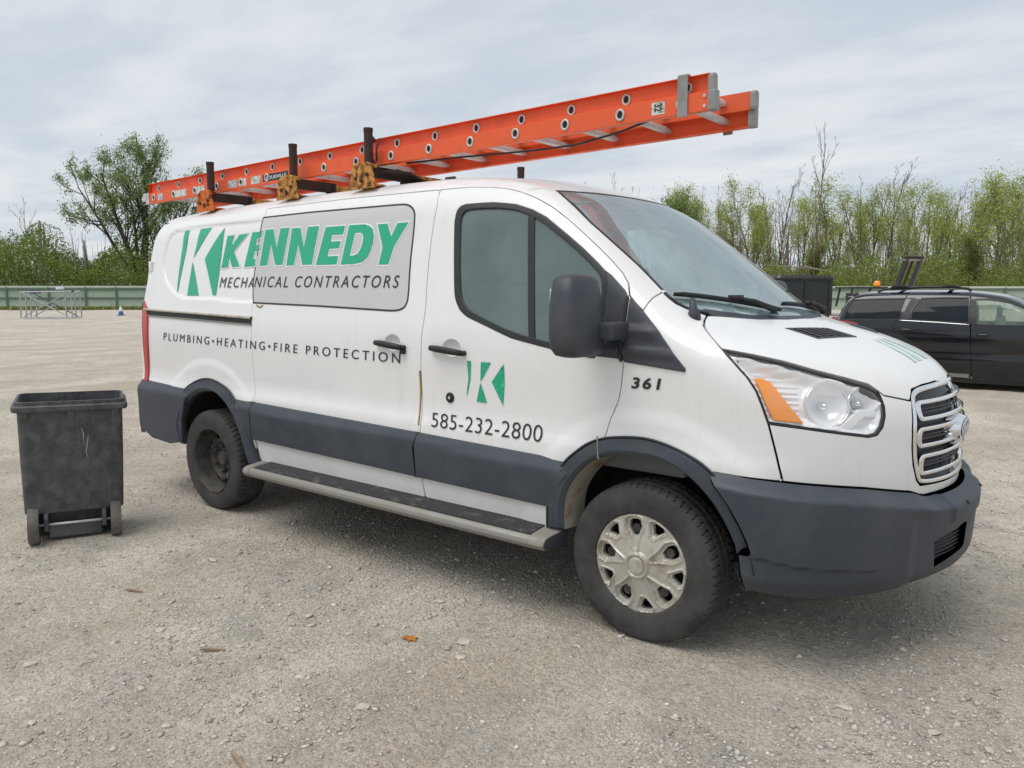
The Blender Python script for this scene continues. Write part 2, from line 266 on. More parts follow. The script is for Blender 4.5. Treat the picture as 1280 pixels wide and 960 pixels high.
#</BODY>
# ------------------------------------------------------------------ outlines measured on the body surface (x, y, z)
#<DATA>
VD={
 'gap_sr':[(-2.874,-0.754,2.02),(-2.84,-0.797,1.962),(-2.835,-0.835,1.854),(-2.837,-0.863,1.736),(-2.845,-0.885,1.635),(-2.842,-0.902,1.559),(-2.818,-0.93,1.432),(-2.794,-0.954,1.307),(-2.783,-0.968,1.105),(-2.768,-0.969,0.927),(-2.753,-0.976,0.852),(-2.748,-0.987,0.813)],
 'gap_fs':[(-1.334,-0.754,2.019),(-1.306,-0.813,1.928),(-1.306,-0.852,1.784),(-1.302,-0.884,1.64),(-1.289,-0.915,1.5),(-1.277,-0.936,1.403),(-1.28,-0.951,1.325),(-1.285,-0.959,1.27),(-1.285,-0.968,1.095),(-1.272,-0.99,0.786)],
 'ditch':[(-2.874,-0.754,2.02),(-2.434,-0.754,2.024),(-2.041,-0.753,2.027),(-1.59,-0.756,2.022),(-1.334,-0.754,2.019),(-1.138,-0.739,2.019),(-0.992,-0.735,2.008),(-0.889,-0.743,1.992),(-0.781,-0.762,1.964),(-0.675,-0.785,1.924),(-0.577,-0.802,1.877),(-0.482,-0.816,1.818),(-0.39,-0.83,1.752),(-0.305,-0.84,1.688),(-0.221,-0.853,1.621),(-0.16,-0.867,1.568),(-0.121,-0.886,1.522),(-0.101,-0.912,1.472)],
 'doorfront':[(-0.108,-0.917,1.465),(-0.103,-0.937,1.395),(-0.106,-0.952,1.318),(-0.112,-0.962,1.244),(-0.108,-0.965,1.204),(-0.095,-0.966,1.182),(-0.104,-0.968,1.083),(-0.114,-0.968,1.031),(-0.148,-0.968,0.948),(-0.171,-0.975,0.863)],
 'win_o':[(-1.153,-0.847,1.806),(-1.158,-0.839,1.838),(-1.156,-0.825,1.891),(-1.142,-0.816,1.913),(-1.109,-0.81,1.924),(-0.935,-0.806,1.922),(-0.788,-0.813,1.902),(-0.68,-0.825,1.869),(-0.593,-0.836,1.83),(-0.453,-0.859,1.739),(-0.362,-0.872,1.676),(-0.276,-0.885,1.61),(-0.231,-0.894,1.571),(-0.21,-0.911,1.516),(-0.205,-0.933,1.417),(-0.214,-0.949,1.332),(-0.238,-0.965,1.204),(-0.271,-0.965,1.204),(-0.474,-0.963,1.233),(-0.699,-0.959,1.271),(-0.873,-0.95,1.328),(-0.986,-0.943,1.364),(-1.038,-0.937,1.394),(-1.072,-0.929,1.437),(-1.092,-0.918,1.484),(-1.125,-0.882,1.648)],
 'win_i':[(-1.115,-0.847,1.804),(-1.12,-0.835,1.857),(-1.111,-0.826,1.884),(-1.083,-0.821,1.897),(-0.924,-0.819,1.896),(-0.785,-0.825,1.878),(-0.687,-0.835,1.847),(-0.605,-0.845,1.808),(-0.465,-0.866,1.719),(-0.373,-0.88,1.657),(-0.288,-0.894,1.591),(-0.251,-0.902,1.557),(-0.235,-0.913,1.509),(-0.229,-0.933,1.417),(-0.239,-0.948,1.338),(-0.26,-0.963,1.231),(-0.476,-0.96,1.258),(-0.692,-0.956,1.296),(-0.861,-0.946,1.351),(-0.964,-0.939,1.387),(-1.011,-0.933,1.418),(-1.037,-0.926,1.449),(-1.056,-0.917,1.492),(-1.09,-0.883,1.647)],
 'win_div':[(-0.699,-0.826,1.87),(-0.659,-0.832,1.853),(-0.562,-0.959,1.267),(-0.6,-0.958,1.279)],
 'sail_d':[(-0.233,-0.891,1.578),(-0.199,-0.894,1.557),(-0.123,-0.908,1.492),(-0.108,-0.914,1.472),(-0.108,-0.926,1.442),(-0.108,-0.937,1.395),(-0.112,-0.952,1.318),(-0.118,-0.962,1.244),(-0.114,-0.965,1.204),(-0.231,-0.964,1.21),(-0.214,-0.949,1.332),(-0.205,-0.933,1.417),(-0.21,-0.911,1.516)],
 'sail_f':[(-0.095,-0.912,1.468),(-0.024,-0.926,1.406),(0.061,-0.944,1.323),(0.156,-0.959,1.215),(0.187,-0.959,1.182),(0.186,-0.96,1.167),(0.057,-0.964,1.179),(-0.088,-0.965,1.192),(-0.098,-0.965,1.205),(-0.103,-0.962,1.245),(-0.095,-0.952,1.319),(-0.093,-0.937,1.395),(-0.094,-0.924,1.442)],
 'seam_f':[(-0.028,-0.926,1.409),(-0.021,-0.905,1.436),(-0.015,-0.868,1.462),(-0.01,-0.786,1.487)],
 'ws_near':[(-0.674,-0.645,1.978),(-0.584,-0.701,1.931),(-0.395,-0.75,1.793),(-0.262,-0.759,1.692),(-0.148,-0.764,1.603),(-0.085,-0.771,1.55),(-0.02,-0.782,1.495),(0.023,-0.788,1.462),(0.057,-0.784,1.438),(0.097,-0.759,1.416),(0.155,-0.703,1.391)],
 'hood':[(0.161,-0.708,1.386),(0.169,-0.748,1.372),(0.189,-0.799,1.351),(0.222,-0.84,1.328),(0.269,-0.875,1.295),(0.308,-0.898,1.265),(0.414,-0.856,1.246),(0.519,-0.798,1.221),(0.621,-0.73,1.186),(0.717,-0.641,1.153),(0.779,-0.579,1.129),(0.806,-0.562,1.107),(0.829,-0.545,1.085),(0.899,-0.427,1.057)],
 'head':[(0.313,-0.901,1.261),(0.417,-0.863,1.238),(0.523,-0.808,1.211),(0.625,-0.74,1.176),(0.702,-0.672,1.147),(0.756,-0.617,1.127),(0.798,-0.578,1.105),(0.822,-0.565,1.077),(0.836,-0.567,1.044),(0.842,-0.573,1.008),(0.839,-0.589,0.965),(0.826,-0.611,0.937),(0.804,-0.641,0.931),(0.701,-0.761,0.954),(0.605,-0.84,0.972),(0.502,-0.898,0.986),(0.478,-0.906,1.054),(0.455,-0.909,1.108),(0.42,-0.912,1.158),(0.367,-0.913,1.211)],
 'head_amber':[(0.434,-0.878,1.159),(0.461,-0.864,1.157),(0.49,-0.854,1.141),(0.553,-0.84,1.062),(0.608,-0.813,0.989),(0.558,-0.847,0.994),(0.511,-0.873,0.999),(0.472,-0.883,1.082)],
 'lb1':[(0.692,-0.749,1.058)],
 'lb2':[(0.79,-0.622,1.071)],
 'defl':[(0.707,-0.729,0.947),(0.768,-0.634,1.039),(0.828,-0.541,1.037),(0.832,-0.553,0.998),(0.789,-0.618,1.005),(0.747,-0.683,0.947)],
 'fascia_seam':[(0.503,-0.898,0.984),(0.524,-0.89,0.905),(0.561,-0.88,0.764)],
 'front_bot':[(0.324,-0.97,0.784),(0.432,-0.94,0.775),(0.561,-0.88,0.764),(0.681,-0.787,0.75),(0.8,-0.651,0.731),(0.922,-0.447,0.694),(0.945,-0.393,0.675)],
 'arch_o':[(-0.454,-1.006,0.412),(-0.453,-1.01,0.473),(-0.45,-1.012,0.539),(-0.435,-1.012,0.625),(-0.398,-1.012,0.686),(-0.356,-1.012,0.743),(-0.289,-1.009,0.8),(-0.22,-0.999,0.842),(-0.157,-0.995,0.865),(-0.07,-0.993,0.878),(0.008,-0.991,0.884),(0.078,-0.99,0.878),(0.157,-0.99,0.859),(0.218,-0.993,0.836),(0.274,-0.995,0.813),(0.32,-0.991,0.781),(0.372,-0.98,0.716),(0.409,-0.968,0.663),(0.442,-0.956,0.599),(0.466,-0.946,0.544),(0.483,-0.936,0.487)],
 'arch_i':[(-0.365,-1.007,0.426),(-0.373,-1.011,0.497),(-0.363,-1.012,0.582),(-0.327,-1.012,0.657),(-0.265,-1.012,0.727),(-0.211,-1.012,0.768),(-0.148,-1.01,0.792),(-0.088,-1.009,0.805),(-0.004,-1.007,0.81),(0.088,-1.006,0.806),(0.159,-1.005,0.789),(0.219,-1.004,0.759),(0.266,-1.001,0.723),(0.314,-0.993,0.674),(0.355,-0.984,0.615),(0.39,-0.974,0.548),(0.411,-0.965,0.496)],
 'rarch_o':[(-3.725,-1.005,0.471),(-3.724,-1.008,0.547),(-3.676,-1.009,0.678),(-3.613,-1.01,0.758),(-3.517,-1.0,0.835),(-3.398,-0.992,0.885),(-3.289,-0.99,0.903),(-3.175,-0.991,0.89),(-3.025,-0.998,0.846),(-2.942,-1.01,0.794),(-2.866,-1.012,0.728),(-2.802,-1.012,0.62),(-2.749,-1.012,0.513),(-2.701,-1.007,0.425)],
 'rarch_i':[(-3.627,-1.006,0.454),(-3.659,-1.009,0.525),(-3.626,-1.01,0.621),(-3.551,-1.011,0.713),(-3.426,-1.009,0.793),(-3.281,-1.005,0.824),(-3.154,-1.008,0.81),(-3.011,-1.012,0.743),(-2.951,-1.012,0.678),(-2.894,-1.012,0.584),(-2.85,-1.011,0.484),(-2.814,-1.004,0.383)],
 'clad_t':[(-2.959,-1.001,0.799),(-2.745,-1.002,0.792),(-2.075,-1.002,0.784),(-1.259,-1.004,0.764),(-0.756,-1.004,0.752),(-0.361,-1.004,0.741)],
 'clad_b':[(-2.811,-1.004,0.551),(-2.758,-1.004,0.552),(-2.083,-1.004,0.547),(-1.281,-1.004,0.529),(-0.858,-1.004,0.521),(-0.456,-1.004,0.516)],
 'sill_b':[(-2.733,-0.986,0.414),(-1.967,-0.986,0.418),(-1.246,-0.986,0.416),(-0.873,-0.986,0.414),(-0.455,-0.985,0.407)],
 'rear_t':[(-4.121,-0.976,0.838),(-3.83,-0.989,0.825),(-3.566,-0.997,0.814)],
 'rear_b':[(-4.078,-0.984,0.43),(-3.846,-0.991,0.42),(-3.598,-0.995,0.404)],
 'rear_seam':[(-4.113,-0.988,0.587),(-3.737,-0.999,0.573)],
 'recess':[(-2.824,-0.932,1.419),(-3.331,-0.93,1.432),(-3.58,-0.927,1.436),(-3.714,-0.923,1.445),(-3.83,-0.911,1.487),(-3.946,-0.894,1.551),(-4.024,-0.871,1.639),(-4.044,-0.85,1.733),(-4.029,-0.82,1.861),(-4.001,-0.805,1.907),(-3.92,-0.796,1.933),(-3.83,-0.796,1.938),(-3.38,-0.803,1.944),(-3.111,-0.803,1.949),(-2.845,-0.8,1.957)],
 'film':[(-2.85,-0.8,1.96),(-2.374,-0.799,1.964),(-1.85,-0.802,1.96),(-1.622,-0.802,1.958),(-1.54,-0.803,1.956),(-1.49,-0.811,1.938),(-1.455,-0.823,1.906),(-1.444,-0.837,1.85),(-1.438,-0.854,1.778),(-1.43,-0.889,1.622),(-1.409,-0.925,1.459),(-1.418,-0.935,1.413),(-1.449,-0.939,1.39),(-1.509,-0.941,1.381),(-1.647,-0.94,1.385),(-2.129,-0.937,1.399),(-2.799,-0.935,1.412),(-2.821,-0.92,1.483),(-2.836,-0.903,1.559),(-2.835,-0.864,1.736)],
 'rail':[(-4.187,-0.925,1.36),(-3.621,-0.944,1.349),(-2.803,-0.95,1.329),(-2.795,-0.958,1.284),(-3.61,-0.953,1.302),(-4.173,-0.934,1.313)],
 'tail':[(-4.231,-0.911,1.416),(-4.17,-0.924,1.369),(-4.127,-0.942,1.275),(-4.128,-0.951,1.098),(-4.134,-0.967,0.824),(-4.189,-0.967,0.814)],
 'dk0':[(-0.967,-0.967,1.15),(-0.941,-0.967,1.151),(-0.943,-0.968,1.104),(-0.946,-0.968,1.061),(-0.957,-0.968,1.013),(-0.97,-0.968,0.968),(-0.966,-0.968,1.012),(-0.957,-0.968,1.06),(-0.961,-0.968,1.107)],
 'dk1':[(-0.877,-0.967,1.149),(-0.815,-0.967,1.15),(-0.88,-0.968,1.052)],
 'dk2':[(-0.88,-0.968,1.048),(-0.839,-0.968,0.953),(-0.905,-0.968,0.954)],
 'dk3':[(-0.736,-0.967,1.148),(-0.731,-0.968,1.061),(-0.74,-0.968,0.949),(-0.809,-0.968,1.057)],
 'bk0':[(-3.818,-0.804,1.925),(-3.754,-0.805,1.926),(-3.742,-0.848,1.781),(-3.754,-0.87,1.68),(-3.765,-0.894,1.572),(-3.769,-0.915,1.476),(-3.782,-0.911,1.493),(-3.796,-0.888,1.595),(-3.8,-0.865,1.698),(-3.803,-0.839,1.812)],
 'bk1':[(-3.601,-0.809,1.926),(-3.455,-0.81,1.929),(-3.539,-0.841,1.824),(-3.623,-0.863,1.721),(-3.609,-0.843,1.81)],
 'bk2':[(-3.628,-0.869,1.696),(-3.566,-0.89,1.603),(-3.478,-0.923,1.46),(-3.63,-0.921,1.46),(-3.63,-0.898,1.565)],
 'bk3':[(-3.289,-0.815,1.921),(-3.274,-0.86,1.75),(-3.264,-0.89,1.616),(-3.262,-0.923,1.464),(-3.3,-0.923,1.463),(-3.386,-0.895,1.59),(-3.472,-0.867,1.712),(-3.391,-0.845,1.813)],
 'kA':[(-3.231,-0.834,1.859),(-3.157,-0.834,1.86),(-3.158,-0.852,1.783),(-3.165,-0.865,1.725),(-3.169,-0.883,1.647),(-3.246,-0.883,1.644)],
 'kB':[(-3.093,-0.834,1.861),(-2.994,-0.833,1.865),(-3.125,-0.859,1.752),(-3.03,-0.882,1.651),(-3.119,-0.882,1.648),(-3.196,-0.859,1.751)],
 'e1':[(-2.948,-0.832,1.869),(-2.813,-0.831,1.871),(-2.817,-0.842,1.826),(-2.882,-0.842,1.825),(-2.885,-0.851,1.786),(-2.822,-0.851,1.786),(-2.824,-0.861,1.745),(-2.887,-0.861,1.745),(-2.89,-0.872,1.696),(-2.828,-0.871,1.697),(-2.829,-0.882,1.65),(-2.978,-0.883,1.647)],
 'n1':[(-2.782,-0.83,1.874),(-2.7,-0.83,1.875),(-2.633,-0.858,1.755),(-2.627,-0.83,1.876),(-2.535,-0.83,1.876),(-2.547,-0.882,1.649),(-2.621,-0.882,1.648),(-2.699,-0.853,1.779),(-2.707,-0.882,1.648),(-2.787,-0.883,1.646)],
 'n2':[(-2.506,-0.831,1.87),(-2.424,-0.831,1.87),(-2.36,-0.86,1.747),(-2.352,-0.831,1.871),(-2.247,-0.831,1.871),(-2.259,-0.883,1.643),(-2.349,-0.883,1.644),(-2.42,-0.855,1.769),(-2.432,-0.883,1.644),(-2.507,-0.884,1.642)],
 'e2':[(-2.182,-0.833,1.861),(-2.009,-0.834,1.861),(-2.014,-0.845,1.811),(-2.112,-0.845,1.811),(-2.114,-0.854,1.774),(-2.025,-0.854,1.773),(-2.031,-0.864,1.732),(-2.118,-0.864,1.732),(-2.124,-0.873,1.688),(-2.027,-0.873,1.689),(-2.032,-0.884,1.64),(-2.22,-0.884,1.64)],
 'd1':[(-1.972,-0.834,1.861),(-1.848,-0.834,1.86),(-1.798,-0.836,1.85),(-1.766,-0.841,1.831),(-1.749,-0.848,1.8),(-1.747,-0.859,1.754),(-1.757,-0.869,1.706),(-1.779,-0.878,1.669),(-1.816,-0.882,1.648),(-1.867,-0.884,1.64),(-1.994,-0.885,1.638)],
 'd1h':[(-1.911,-0.845,1.814),(-1.869,-0.845,1.815),(-1.848,-0.846,1.807),(-1.835,-0.85,1.789),(-1.834,-0.858,1.757),(-1.843,-0.866,1.723),(-1.861,-0.871,1.698),(-1.888,-0.874,1.688),(-1.926,-0.874,1.686)],
 'y1':[(-1.731,-0.835,1.854),(-1.653,-0.835,1.854),(-1.607,-0.852,1.782),(-1.574,-0.836,1.852),(-1.488,-0.835,1.853),(-1.574,-0.865,1.727),(-1.598,-0.886,1.631),(-1.676,-0.886,1.631),(-1.663,-0.866,1.724)],
 't_mech':[(-3.233,-0.912,1.514),(-1.489,-0.914,1.505),(-1.497,-0.899,1.572),(-3.239,-0.897,1.582)],
 't_plumb':[(-3.892,-0.959,1.137),(-1.436,-0.968,1.11),(-1.433,-0.967,1.162),(-3.884,-0.957,1.191)],
 't_phone':[(-1.193,-0.989,0.801),(-0.498,-0.989,0.804),(-0.502,-0.972,0.881),(-1.201,-0.973,0.873)],
 't_361':[(-0.053,-0.968,1.085),(0.079,-0.966,1.089),(0.083,-0.965,1.137),(-0.049,-0.967,1.134)],
 'h_front':[(-1.207,-0.964,1.22),(-1.097,-0.964,1.215),(-0.976,-0.965,1.203),(-0.973,-0.966,1.169),(-1.095,-0.966,1.175),(-1.2,-0.966,1.187)],
 'h_slide':[(-1.603,-0.961,1.253),(-1.472,-0.962,1.243),(-1.363,-0.963,1.23),(-1.359,-0.966,1.189),(-1.391,-0.965,1.198),(-1.594,-0.964,1.216)],
 'hp_front':[(-1.119,-0.964,1.222),(-1.098,-0.962,1.238),(-1.06,-0.962,1.242),(-1.028,-0.963,1.23),(-1.016,-0.965,1.206)],
 'hp_slide':[(-1.515,-0.961,1.251),(-1.492,-0.959,1.268),(-1.462,-0.959,1.272),(-1.425,-0.96,1.261),(-1.405,-0.962,1.239)],
 'lock':[(-1.08,-0.968,0.959)],
 'vent_n':[(0.398,-0.441,1.331),(0.541,-0.448,1.291),(0.629,-0.185,1.289),(0.502,-0.194,1.324)],
 'vent_f':[(0.553,0.116,1.314),(0.643,0.052,1.29),(0.636,0.29,1.279),(0.531,0.4,1.303)],
 'hs0':[(0.661,-0.175,1.279),(0.677,-0.131,1.276),(0.827,-0.244,1.202),(0.805,-0.262,1.212)],
 'hs1':[(0.67,-0.102,1.28),(0.685,-0.05,1.276),(0.89,-0.051,1.174),(0.883,-0.146,1.174)],
 'hs2':[(0.682,-0.008,1.277),(0.698,0.07,1.271),(0.892,0.087,1.171),(0.89,-0.016,1.175)],
 'wip':[(0.037,-0.813,1.482),(0.275,-0.641,1.373),(0.113,-0.709,1.455),(0.213,-0.622,1.407),(0.168,-0.661,1.428),(0.299,-0.605,1.369),(0.206,-0.704,1.395),(0.352,-0.476,1.369),(0.461,0.017,1.368),(0.384,-0.23,1.38)],
 'ant':[(0.134,-0.781,1.386)],
 'plate':[(0.979,-0.516,0.588),(1.044,-0.368,0.669),(1.102,-0.084,0.705),(1.101,-0.002,0.551),(1.077,-0.23,0.534),(1.048,-0.338,0.515),(1.025,-0.405,0.514)],
 'intake':[(1.023,-0.409,0.498),(1.05,-0.33,0.51),(1.075,-0.237,0.532),(1.091,-0.149,0.548),(1.089,-0.123,0.465),(1.066,-0.25,0.425),(1.028,-0.378,0.396)],
 'bump_seam':[(0.461,-1.011,0.506),(0.504,-0.992,0.5),(0.648,-0.905,0.47),(0.787,-0.775,0.448),(0.909,-0.62,0.433)],
 'bump_re':[(0.493,-0.962,0.49),(0.444,-0.982,0.485),(0.453,-0.975,0.408),(0.47,-0.961,0.33)],
 'bump_b':[(0.47,-0.961,0.33),(0.555,-0.918,0.32),(0.668,-0.839,0.302),(0.778,-0.725,0.303),(0.924,-0.515,0.328),(1.014,-0.293,0.343)],
}
VS={
 'qwin':[(-1.575,-0.716,1.41),(-1.167,-0.734,1.431),(-0.672,-0.732,1.439),(-0.729,-0.785,1.332),(-0.85,-0.881,1.112),(-1.249,-0.881,1.101),(-1.739,-0.825,1.096)],
 'rwin':[(-0.565,-0.732,1.439),(-0.263,-0.724,1.452),(0.069,-0.722,1.452),(0.103,-0.893,1.073),(-0.342,-0.887,1.094),(-0.686,-0.882,1.111),(-0.677,-0.82,1.257)],
 'fwin':[(0.17,-0.736,1.431),(0.36,-0.732,1.429),(0.535,-0.75,1.394),(0.69,-0.783,1.324),(0.818,-0.824,1.237),(0.993,-0.892,1.067),(0.995,-0.905,1.021),(0.501,-0.902,1.039),(0.203,-0.899,1.051)],
 'strip':[(-0.85,-0.887,1.094),(-0.341,-0.893,1.073),(0.11,-0.9,1.046)],
 'seam_b':[(0.089,-0.708,1.471),(0.12,-0.899,1.05),(0.182,-0.889,0.235)],
 'seam_r':[(-0.854,-0.887,1.093),(-0.94,-0.906,1.016),(-0.927,-0.918,0.712)],
 'tail':[(-1.77,-0.784,1.088),(-1.609,-0.868,1.08),(-1.46,-0.888,1.044),(-1.468,-0.895,0.992),(-1.602,-0.887,0.982),(-1.771,-0.829,1.01)],
 'h':[(-0.744,-0.913,0.95),(0.306,-0.918,0.898)],
 'step':[(-0.101,-0.901,0.307),(0.15,-0.899,0.296),(0.153,-0.891,0.246),(-0.087,-0.891,0.245)],
}
#</DATA>
class Lin:
    """parallel projection along d; u, v axes"""
    def __init__(s, U, V, d, s0, s1, n=26):
        s.U, s.V, s.d = (np.array(a, float)/np.linalg.norm(a) for a in (U, V, d)); s.s0, s.s1, s.n = s0, s1, n
    def uv(s, P): P = np.asarray(P, float); return np.stack([P@s.U, P@s.V], -1)
    def rays(s, q): return q[:, :1]*s.U+q[:, 1:]*s.V+s.s0*s.d, np.broadcast_to(s.d, (len(q), 3)).copy(), s.s1-s.s0
    def axes(s, q): return np.broadcast_to(s.U, (len(q), 3)), np.broadcast_to(s.V, (len(q), 3))
class Cyl:
    """radial projection onto a vertical axis at x=cx; u = angle from +x towards -y"""
    def __init__(s, cx, r0, r1, n=30, g=1): s.cx, s.r0, s.r1, s.n, s.g = cx, r0, r1, n, g
    def uv(s, P): P = np.asarray(P, float); return np.stack([np.arctan2(-P[..., 1], s.g*(P[..., 0]-s.cx)), P[..., 2]], -1)
    def rays(s, q):
        c, n = np.cos(q[:, 0]), np.sin(q[:, 0]); D = np.stack([-c*s.g, n, 0*c], 1)
        return np.stack([s.cx+s.g*s.r0*c, -s.r0*n, q[:, 1]], 1), D, s.r0-s.r1
    def axes(s, q):
        c, n = np.cos(q[:, 0]), np.sin(q[:, 0]); return np.stack([-n*s.g, -c, 0*c], 1), np.broadcast_to(np.array([0, 0, 1.0]), (len(q), 3))
def _ortho(d, up):
    d = np.array(d, float)/np.linalg.norm(d); U = np.cross(d, up); U /= np.linalg.norm(U); V = np.cross(U, d); return U, V, d
def frame(d, up, s0, s1, n=30):
    U, V, d = _ortho(d, up); return Lin(U, V, d, s0, s1, n)
SIDE = Lin((1, 0, 0), (0, 0, 1), (0, 1, 0), -1.25, -0.35, 26)
TOP = Lin((1, 0, 0), (0, 1, 0), (0, 0, -1), -2.3, -0.6, 40)
NOSE = Cyl(-0.25, 1.75, 0.5, 34)
HOODF = frame((-0.5, 0, -0.87), (1, 0, 0), -2.2, 0.2, 50)
WSF = frame((-0.62, 0, -0.78), (1, 0, 0), -2.2, 0.2, 50)
FRONT = Lin((0, 1, 0), (0, 0, 1), (-1, 0, 0), -1.25, -0.3, 26)
PILF = frame((-0.3, 0.72, -0.62), (1, 0, 0.2), -2.6, 0.0, 60)
LAMP = frame((-0.52, 0.85, -0.02), (0, 0, 1), -1.8, 0.0, 46)
BACK = Cyl(-3.5, 1.5, 0.3, 34, -1)
REAR = Lin((0, 1, 0), (0, 0, 1), (1, 0, 0), -4.8, -3.6, 40)
def resample(p, closed=True, res=0.03):
    p = np.asarray(p, float); q = []; n = len(p)
    for i in range(n if closed else n-1):
        a, b = p[i], p[(i+1) % n]; m = max(1, int(np.ceil(np.linalg.norm(b-a)/res)))
        q += [a+(b-a)*k/m for k in range(m)]
    if not closed: q.append(p[-1])
    return np.array(q)
def round_poly(p, it=2, keep=1.1):
    """soften a traced polygon: corner cutting that leaves sharp corners (turn > keep rad) alone"""
    p = np.asarray(p, float)
    for _ in range(it):
        q = []; n = len(p)
        for i in range(n):
            a, b, c = p[i-1], p[i], p[(i+1) % n]; u, v = b-a, c-b
            ang = abs(math.atan2(u[0]*v[1]-u[1]*v[0], u@v))
            if ang > keep or ang < 0.02: q.append(b)
            else:
                t = min(0.25, 0.25); q += [b-u*t, b+v*t]
        p = np.array(q)
    return p
def area2(p): x, y = p[:, 0], p[:, 1]; return 0.5*np.sum(x*np.roll(y, -1)-np.roll(x, -1)*y)
def inset(p, d):
    """move a CCW polygon inwards by d (array or number)"""
    a, b = np.roll(p, 1, 0), np.roll(p, -1, 0); e1, e2 = p-a, b-p
    e1 = e1/(np.linalg.norm(e1, axis=1)[:, None]+1e-12); e2 = e2/(np.linalg.norm(e2, axis=1)[:, None]+1e-12)
    n1, n2 = np.stack([-e1[:, 1], e1[:, 0]], 1), np.stack([-e2[:, 1], e2[:, 0]], 1); m = n1+n2
    l = np.maximum((m*m).sum(1), 0.6); return p+2*m/l[:, None]*np.reshape(d, (-1, 1))
def inside(q, poly):
    x, y = q[:, 0], q[:, 1]; r = np.zeros(len(q), bool); a = poly; b = np.roll(poly, -1, 0)
    for (x1, y1), (x2, y2) in zip(a, b):
        if y1 == y2: continue
        r ^= ((y1 > y) != (y2 > y)) & (x < (x2-x1)*(y-y1)/(y2-y1)+x1)
    return r
def segdist(q, poly, closed=True):
    a = poly; b = np.roll(poly, -1, 0)
    if not closed: a, b = poly[:-1], poly[1:]
    d = np.full(len(q), 1e9)
    for p1, p2 in zip(a, b):
        e = p2-p1; t = np.clip(((q-p1)@e)/(e@e+1e-15), 0, 1); d = np.minimum(d, np.hypot(*(q-p1-t[:, None]*e).T))
    return d
def fill2(loops, res):
    """triangulate loops (first outer CCW, then holes) with interior points"""
    outer = loops[0]; lo, hi = outer.min(0), outer.max(0)
    gx, gy = np.meshgrid(np.arange(lo[0]+res*.5, hi[0], res), np.arange(lo[1]+res*.5, hi[1], res)); g = np.stack([gx.ravel(), gy.ravel()], 1)
    g[:, 0] += (np.floor((g[:, 1]-lo[1])/res) % 2)*res*.5
    if len(g):
        k = inside(g, outer)
        for h in loops[1:]: k &= ~inside(g, h)
        g = g[k]
        if len(g):
            d = np.min([segdist(g, l) for l in loops], axis=0); g = g[d > res*.45]
    V = np.concatenate(loops+[g]) if len(g) else np.concatenate(loops); E = []; k = 0
    for l in loops: E += [(k+i, k+(i+1) % len(l)) for i in range(len(l))]; k += len(l)
    r = delaunay_2d_cdt([Vector(v) for v in V], E, [], 0, 1e-7)
    P = np.array([tuple(v) for v in r[0]]); F = np.array([f for f in r[2] if len(f) == 3], int)
    c = P[F].mean(1); ok = inside(c, outer)
    for h in loops[1:]: ok &= ~inside(c, h)
    return P, F[ok]
def grad(fn, P, e=1.5e-3):
    g = np.stack([fn(P+np.eye(3)[i]*e)-fn(P-np.eye(3)[i]*e) for i in range(3)], 1); return g/(np.linalg.norm(g, axis=1)[:, None]+1e-12)
def drop(fr, q, fn, off=0.0):
    """2D points of a frame -> points on the body (offset along the normal) and normals. off may be a function of q"""
    O, D, L = fr.rays(q); t = march(fn, O, D, 0, L, fr.n, 22)
    if np.isnan(t).any():
        bad = np.where(np.isnan(t))[0]; ts = np.linspace(0, L, 60)
        vals = np.stack([fn(O[bad]+x*D[bad]) for x in ts]); t[bad] = ts[np.argmin(vals, 0)]
    P = O+t[:, None]*D; n = grad(fn, P)
    if callable(off):
        h = off(q); e = 2e-3; U, V = fr.axes(q)
        gu = (off(q+np.array([e, 0]))-off(q-np.array([e, 0])))/(2*e); gv = (off(q+np.array([0, e]))-off(q-np.array([0, e])))/(2*e)
        g = gu[:, None]*U+gv[:, None]*V; g -= (g*n).sum(1)[:, None]*n
        P = P+n*h[:, None]; n = n-g; n /= np.linalg.norm(n, axis=1)[:, None]
    else: P = P+n*off
    return P, n
def dens(pts, fr, fn=None, res=.025):
    """finer version of a surface polyline, every point on the body"""
    q = resample(fr.uv(np.asarray(pts, float)), False, res); return [tuple(p) for p in drop(fr, q, fn or van)[0]]
def mirrored(V, F, NR): 
    k = np.array([1, -1, 1.0]); return V*k, [tuple(reversed(f)) for f in F], NR*k
